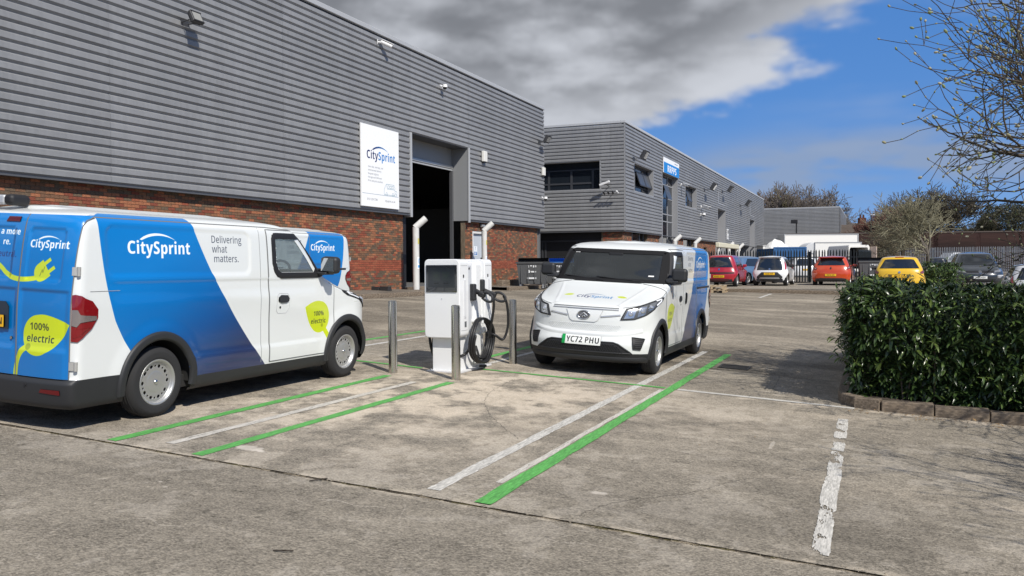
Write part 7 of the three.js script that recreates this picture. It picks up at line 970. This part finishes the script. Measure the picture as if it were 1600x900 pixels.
// ---------- far shed, houses, wall, lamp ----------
{
  const fs = building('shed', 'far grey ribbed shed standing across the end of the yard', W(131, 12, LOT)); const u0 = 131, v0 = 4.55;
  clad(fs, W(u0, 0, 0), 0, -24, -v0, 0.65, 44, [], 8, 31, false); clad(fs, W(0, v0, 0), RY, u0, 170, 0.65, 44, [], 9, 32, false);
  wobj('roof', [ub(u0 + 0.1, 170, v0 + 0.1, 24, 9.0, 9.4)], std(rgb(0.16, 0.165, 0.17), 0.6, 0.1), fs); wobj('eaves_trim', [ub(u0 - 0.06, u0 + 0.2, v0 - 0.06, 24, 9.45, 9.62), ub(u0 + 0.2, 170, v0 - 0.06, v0 + 0.2, 9.45, 9.62)], trimMat, fs); wobj('inner_wall', [ub(u0 + 0.12, 170, v0 + 0.12, 24, 0.6, 9.0)], D_(), fs);
  function D_() { return std(rgb(0.12, 0.12, 0.13), 0.7); }
  const lp = thing('floodlight', 'black floodlight on a pole against the far shed', 'floodlight', W(129.5, 10.3, LOT)); obj('pole', [cyl(0.09, 0.12, 7.0, 0, 3.5, 0, 8)], blackMat, lp); obj('housing', [bx(0.9, 0.5, 0.6, -0.3, 7.0, 0, 0.06)], blackMat, lp);
  const brickFar = std(rgb(0.20, 0.075, 0.05), 0.9, 0, { map: rep(kerbTex, 0.3) }), tile = std(rgb(0.115, 0.092, 0.078), 0.9, 0, { map: rep(streakTex, 0.6) });
  function house(label, px, d, w, wallH, roofH, wallMat, chim) { const t = stand('house', label, 'house', px, d); obj('wall', [bx(w, wallH, 7, 0, wallH / 2, 0)], wallMat, t); const r = new THREE.Shape(); r.moveTo(-4, 0); r.lineTo(0, roofH); r.lineTo(4, 0); r.closePath(); const rg = new THREE.ExtrudeGeometry(r, { depth: w + 0.4, bevelEnabled: false }); rot(rg, 0, Math.PI / 2, 0); const rf = obj('roof', [mv(rg, -w / 2 - 0.2, wallH, 0)], tile, t); const bars = []; for (let i = 1; i < 16; i++) { const k = i / 16; bars.push(bx(w + 0.4, 0.03, 0.06, 0, wallH + roofH * k + 0.02, 4 * (1 - k))); } obj('tile_courses', bars, tile, rf);
    for (const [x, hh] of chim) { const ch = obj('chimney', [bx(0.95, hh, 0.8, x, wallH + roofH + hh / 2 - 0.7, 0.3)], brickFar, rf); obj('pot', [cyl(0.13, 0.16, 0.5, x - 0.22, wallH + roofH + hh - 0.5, 0.3, 10), cyl(0.13, 0.16, 0.5, x + 0.22, wallH + roofH + hh - 0.5, 0.3, 10)], brickFar, ch); } for (let x = -w / 2 + 1.5; x < w / 2 - 1; x += 2.6) { const wn = obj('window', [bx(1.2, 1.3, 0.06, x, wallH - 1.3, 3.5)], boxWhite, t); obj('pane', [bx(1.0, 1.1, 0.04, x, wallH - 1.3, 3.52)], blackMat, wn); } return t; }
  const cream = std(rgb(0.62, 0.60, 0.50), 0.8, 0, { map: rep(kerbTex, 0.3) });
  house('cream walled house with a brown tiled roof and brick chimney', 1338, 128, 8.5, 3.6, 3.1, cream, [[0.7, 1.7], [-3.2, 1.4]]);
  house('brown roofed house half hidden behind the far shed', 1322, 175, 9, 5.2, 3.9, brickFar, [[-1.5, 1.4]]);
  const wl = thing('brick_boundary_wall', 'dark red brick boundary wall behind the pale fence', 'wall', W(113, 0, LOT)); const d = W(-8, -34, 0); obj('wall', [bx(0.3, 4.4, 60, 0, 2.2, 0)].map((g) => mv(rot(g, 0, Math.PI / 2 + 0.18, 0), 20, 0, 2)), std(rgb(0.062, 0.030, 0.026), 0.95, 0, { map: rep(kerbTex, 0.25) }), wl); obj('coping', [bx(0.4, 0.14, 60.2, 0, 4.47, 0)].map((g) => mv(rot(g, 0, Math.PI / 2 + 0.18, 0), 20, 0, 2)), std(rgb(0.09, 0.07, 0.06), 0.9), wl);
  const piers = []; for (let i = 0; i < 13; i++) piers.push(mv(rot(bx(0.5, 4.5, 0.5, 0.1, 2.25, -27 + i * 4.4), 0, Math.PI / 2 + 0.18, 0), 20, 0, 2)); piers.forEach((g) => obj('pier', [g], std(rgb(0.055, 0.027, 0.023), 0.95), wl));
  const sl = stand('street_lamp', 'thin black street lamp in front of the reddish bare tree', 'street lamp', 1361, 100); obj('column', [cyl(0.05, 0.09, 6.6, 0, 3.3, 0, 10)], blackMat, sl); obj('lamp_head', [bx(0.5, 0.12, 0.22, 0.15, 6.62, 0, 0.05)], std(rgb(0.5, 0.5, 0.5), 0.5), sl);
}
// ---------- trees ----------
function limbs(o) {   // grows a bare tree; returns triangles for wood of two sizes
  const R = rng(o.seed), pos = { t: [], b: [] }, nor = { t: [], b: [] }, tips = [], segs = [];
  const seg = (a, b, r0, r1, key, n) => {
    const d = b.clone().sub(a).normalize(), s = (Math.abs(d.y) < 0.9 ? V3(0, 1, 0) : V3(1, 0, 0)).cross(d).normalize(), q = d.clone().cross(s), P = pos[key], Nn = nor[key];
    for (let i = 0; i < n; i++) { const c0 = Math.cos(i / n * 6.2832), s0 = Math.sin(i / n * 6.2832), c1 = Math.cos((i + 1) / n * 6.2832), s1 = Math.sin((i + 1) / n * 6.2832); const n0 = s.clone().multiplyScalar(c0).addScaledVector(q, s0), n1 = s.clone().multiplyScalar(c1).addScaledVector(q, s1);
      const v = [a.clone().addScaledVector(n0, r0), a.clone().addScaledVector(n1, r0), b.clone().addScaledVector(n1, r1), b.clone().addScaledVector(n0, r1)], m = [n0, n1, n1, n0]; for (const k of [0, 1, 2, 0, 2, 3]) { P.push(v[k].x, v[k].y, v[k].z); Nn.push(m[k].x, m[k].y, m[k].z); } }
  };
  const grow = (p, d, len, r, depth) => {
    let a = p.clone(), dir = d.clone();
    const steps = depth < o.depth ? 3 : 2, pts = [];
    for (let i = 0; i < steps; i++) { dir.add(V3((R() - 0.5) * o.bend, (R() - 0.5) * o.bend + o.lift, (R() - 0.5) * o.bend)).normalize(); const b = a.clone().addScaledVector(dir, len / steps), r0 = lerp(r, r * o.taper, i / steps), r1 = lerp(r, r * o.taper, (i + 1) / steps); seg(a, b, Math.max(r0, o.minR), Math.max(r1, o.minR), depth <= (o.trunkDepth ?? 1) ? 't' : 'b', depth <= 1 ? 9 : depth <= 2 ? 6 : depth <= 3 ? 4 : 3); pts.push([b.clone(), dir.clone(), r1]); if (depth >= o.budFrom) segs.push([b.clone(), dir.clone(), r1]); a = b; }
    if (depth >= o.depth) { tips.push([a, dir.clone()]); return; }
    const kids = depth === 0 ? o.first : o.kids;
    for (let k = 0; k < kids; k++) {
      const cont = k === 0, pk = cont ? pts[pts.length - 1] : pts[Math.min(pts.length - 1, Math.floor(R() * pts.length + (depth === 0 ? pts.length - 1.4 : 0.3)))], ang = cont ? 0.25 : o.spread * (0.6 + R() * 0.7), az = R() * 6.2832;
      const s = (Math.abs(pk[1].y) < 0.9 ? V3(0, 1, 0) : V3(1, 0, 0)).cross(pk[1]).normalize(), q = pk[1].clone().cross(s), nd = pk[1].clone().multiplyScalar(Math.cos(ang)).addScaledVector(s, Math.sin(ang) * Math.cos(az)).addScaledVector(q, Math.sin(ang) * Math.sin(az)).normalize();
      grow(pk[0], nd, len * (o.shrink * (0.8 + R() * 0.4)) * (depth === 0 ? o.firstLen ?? 1 : 1), pk[2] * (cont ? 0.92 : 0.68), depth + 1);
    }
  };
  grow(V3(0, 0, 0), V3(o.lean?.[0] ?? 0, 1, o.lean?.[1] ?? 0).normalize(), o.trunk, o.r, 0);
  const mk = (k) => { const g = new THREE.BufferGeometry(); g.setAttribute('position', new THREE.Float32BufferAttribute(pos[k], 3)); g.setAttribute('normal', new THREE.Float32BufferAttribute(nor[k], 3)); return g; };
  return { trunk: mk('t'), crown: mk('b'), tips, segs };
}
function bareTree(label, pos, h, o, trunkCol, twigCol) {
  const L = limbs({ depth: 6, first: 5, kids: 3, bend: 0.5, lift: 0.06, taper: 0.72, spread: 0.62, shrink: 0.74, trunk: 1, r: 0.09, minR: 0.004, budFrom: 99, seed: 1, ...o });
  const t = thing('bare_tree', label, 'tree', pos); t.rotation.y = (o.seed || 1) * 1.7; L.trunk.computeBoundingBox(); L.crown.computeBoundingBox(); const s = h / Math.max(L.crown.boundingBox.max.y, L.trunk.boundingBox.max.y);
  L.trunk.scale(s, s, s); L.crown.scale(s * (o.wide || 1), s, s * (o.wide || 1));
  obj('trunk', [L.trunk], std(rgb(...trunkCol), 0.95), t); obj('crown', [L.crown], std(rgb(...twigCol), 0.95), t); return t;
}
const ground = (p, y = LOT) => { p.y = y; return p; };
const bark = [0.085, 0.068, 0.05];
// row of tall trees behind the far shed
[[1186, 150, 15.5, 41], [1206, 156, 15.0, 42], [1226, 150, 14.6, 43], [1244, 158, 16.0, 44], [1262, 150, 15.0, 45], [1280, 156, 15.0, 46]].forEach(([px, d, h, seed], i) => bareTree(['tall bare tree rising over the corner of the further warehouse', 'bare tree next along over the far shed, brownish', 'greenish bare tree in the middle over the far shed', 'highest rounded bare tree over the far shed', 'dense bare tree over the right half of the far shed', 'last bare tree of the row over the far shed'][i], ground(at(px, 410, d)), h, { seed, depth: 7, kids: 3, first: 7, trunk: 0.55, lift: 0.01, spread: 0.62, shrink: 0.77, minR: 0.0062, wide: 0.95 }, bark, [[0.19, 0.15, 0.125], [0.18, 0.14, 0.105], [0.18, 0.155, 0.075], [0.18, 0.155, 0.13], [0.175, 0.15, 0.13], [0.18, 0.16, 0.14]][i]));
// the group at the end of the car park
bareTree('reddish bare tree beside the street lamp', ground(at(1384, 410, 100)), 8.0, { seed: 51, depth: 7, trunk: 0.5, first: 8, kids: 3, spread: 0.6, shrink: 0.76, minR: 0.0062, wide: 1.05 }, bark, [0.17, 0.085, 0.065]);
bareTree('round twiggy tree with a slim trunk in front of the pale fence', ground(at(1451, 410, 62)), 6.4, { seed: 52, depth: 6, trunk: 1.0, first: 8, kids: 3, spread: 0.72, shrink: 0.76, lift: 0.03, minR: 0.009, wide: 1.15, lean: [0.08, 0.02] }, [0.12, 0.105, 0.085], [0.235, 0.22, 0.145]);
bareTree('smaller twiggy tree between the reddish one and the slim trunk', ground(at(1412, 410, 74)), 6.0, { seed: 53, depth: 7, trunk: 0.7, first: 5, kids: 3, spread: 0.68, shrink: 0.76, minR: 0.0062, wide: 1.1 }, bark, [0.17, 0.145, 0.095]);
bareTree('big dark spreading tree behind the round twiggy one', ground(at(1464, 410, 118)), 12.6, { seed: 54, depth: 7, trunk: 0.7, first: 8, kids: 3, spread: 0.66, shrink: 0.77, minR: 0.0062, wide: 1.25 }, bark, [0.085, 0.072, 0.05]);
bareTree('broad bare tree far behind the reddish one', ground(at(1398, 410, 140)), 12.0, { seed: 55, depth: 7, trunk: 0.7, first: 8, kids: 3, spread: 0.62, shrink: 0.77, minR: 0.0062, wide: 1.2 }, bark, [0.11, 0.092, 0.07]);
bareTree('dim bare tree at the far end of the brick wall', ground(at(1520, 410, 135)), 9.0, { seed: 56, depth: 7, trunk: 0.6, first: 8, kids: 3, spread: 0.66, shrink: 0.76, minR: 0.0062, wide: 1.25 }, bark, [0.10, 0.085, 0.05]);
function leafyTree(label, pos, h, w, n, seed, col) {   // evergreen: clumps of small leaf blades on limbs
  const R = rng(seed), t = thing('evergreen_tree', label, 'tree', pos); const L = limbs({ depth: 3, first: 5, kids: 3, bend: 0.4, lift: 0.08, taper: 0.7, spread: 0.6, shrink: 0.75, trunk: h * 0.3, r: h * 0.025, minR: 0.01, budFrom: 99, seed }); obj('trunk', [L.trunk, L.crown], std(rgb(...bark), 0.95), t);
  const clumps = []; for (let i = 0; i < 46; i++) { const y = Math.pow(R(), 0.8), a = R() * 6.283, rr = Math.sqrt(R()) * w * (0.35 + 0.65 * Math.sin(Math.PI * Math.min(1, y * 0.85 + 0.15))); clumps.push([Math.cos(a) * rr, h * (0.16 + 0.8 * y), Math.sin(a) * rr, w * (0.18 + R() * 0.2)]); }
  const g = new THREE.BufferGeometry(); g.setAttribute('position', new THREE.Float32BufferAttribute([0, 0, 0, 0.5, 0.12, 0.22, 1, 0, 0, 0.5, 0.12, -0.22], 3)); g.setIndex([0, 1, 2, 0, 2, 3]); g.computeVertexNormals();
  const im = new THREE.InstancedMesh(g, std(0xffffff, 0.75, 0, { side: THREE.DoubleSide }), n), m = new THREE.Matrix4(), q = new THREE.Quaternion();
  for (let i = 0; i < n; i++) { const c = clumps[Math.floor(R() * clumps.length)], d = V3(R() - 0.5, R() - 0.5, R() - 0.5).normalize().multiplyScalar(c[3] * (0.55 + 0.5 * R())); q.setFromEuler(new THREE.Euler((R() - 0.5) * 3, R() * 6.3, (R() - 0.5) * 3)); const s = 0.13 + R() * 0.13; im.setMatrixAt(i, m.compose(V3(c[0] + d.x, c[1] + d.y * 0.8, c[2] + d.z), q, V3(s, s, s))); const k = 0.7 + R() * 0.6; im.setColorAt(i, rgb(col[0] * k, col[1] * k, col[2] * k)); }
  im.name = 'crown'; im.userData.kind = 'stuff'; im.castShadow = im.receiveShadow = true; t.add(im); return t;
}
leafyTree('dark evergreen tree at the edge of view behind the brick wall', ground(at(1575, 410, 112)), 8.4, 4.8, 26000, 61, [0.05, 0.05, 0.022]);
leafyTree('dark evergreen beside the cream house', ground(at(1362, 410, 112)), 4.6, 1.6, 7000, 62, [0.03, 0.04, 0.016]);
leafyTree('low green shrub behind the pale fence', ground(at(1420, 410, 100)), 2.9, 0.9, 2500, 64, [0.06, 0.07, 0.02]);
{ // far wood on the skyline beyond the houses
  const R = rng(71), gs = []; const g0 = new THREE.TetrahedronGeometry(1, 0); const im = new THREE.InstancedMesh(g0, std(0xffffff, 0.95), 9000), m = new THREE.Matrix4(), q = new THREE.Quaternion();
  for (let i = 0; i < 9000; i++) { const x = R(), px = lerp(1100, 1760, x), d = 230 + R() * 60, p = at(px, 410, d), hgt = (5.5 + 4 * fbm(px / 26, 3, 72, 4)) * Math.pow(R(), 0.6); p.y = 1 + hgt; q.setFromEuler(new THREE.Euler(R() * 6, R() * 6, R() * 6)); const s = 0.35 + R() * 0.5; im.setMatrixAt(i, m.compose(p, q, V3(s, s * 0.7, s))); const k = 0.7 + R() * 0.6; im.setColorAt(i, rgb(0.085 * k, 0.075 * k, 0.05 * k)); }
  im.name = 'far_woodland'; tag(im, 'low belt of bare woodland on the skyline', 'woodland', null, 'stuff'); scene.add(im);
}
// budding tree whose crown hangs over the hedge, and a second one beyond the frame that shades the bays
const budMat = std(rgb(0.30, 0.30, 0.17), 0.8), twigMat = std(rgb(0.085, 0.07, 0.052), 0.9), barkMat = std(rgb(0.12, 0.10, 0.08), 0.95);
function buddingTree(label, pos, o, buds) {
  const t = thing('budding_tree', label, 'tree', pos), L = limbs({ depth: 6, first: 7, kids: 3, bend: 0.55, lift: 0.035, taper: 0.75, spread: 0.85, shrink: 0.74, trunk: 1.9, r: 0.11, minR: 0.0042, budFrom: 4, firstLen: 0.95, ...o });
  obj('trunk', [L.trunk], barkMat, t); obj('crown', [L.crown], twigMat, t);
  const R = rng(o.seed + 5), spots = [...L.tips.map((x) => [...x, 1]), ...L.segs.filter(() => R() < buds).map((x) => [x[0], x[1], 0.8])];
  const g = new THREE.SphereGeometry(1, 6, 5); g.scale(0.7, 1, 0.7); const im = new THREE.InstancedMesh(g, std(0xffffff, 0.8), spots.length), m = new THREE.Matrix4(), q = new THREE.Quaternion();
  spots.forEach(([p, d, k], i) => { const dd = d.clone().add(V3((R() - 0.5) * 0.9, (R() - 0.2) * 0.9, (R() - 0.5) * 0.9)).normalize(); q.setFromUnitVectors(V3(0, 1, 0), dd); const s = (0.012 + R() * 0.012) * k; im.setMatrixAt(i, m.compose(p.clone().addScaledVector(dd, s * 0.7), q, V3(s, s * (1 + R() * 0.4), s))); const c = R(); im.setColorAt(i, c < 0.5 ? rgb(0.26, 0.25, 0.15) : c < 0.8 ? rgb(0.20, 0.24, 0.10) : rgb(0.34, 0.33, 0.24)); });
  im.name = 'buds'; im.userData.kind = 'stuff'; im.castShadow = true; t.add(im); return t;
}
buddingTree('budding tree whose bare twigs hang into view above the hedge', W(12.8, -3.8, G(12.8, -3.8)), { seed: 92, trunk: 2.2, first: 12 }, 0.5);
buddingTree('second budding tree beside the parking bays, shading the concrete', W(5.6, -5.6, G(5.6, -5.6)), { seed: 84, trunk: 1.9 }, 0.2);
renderer.render(scene, camera);
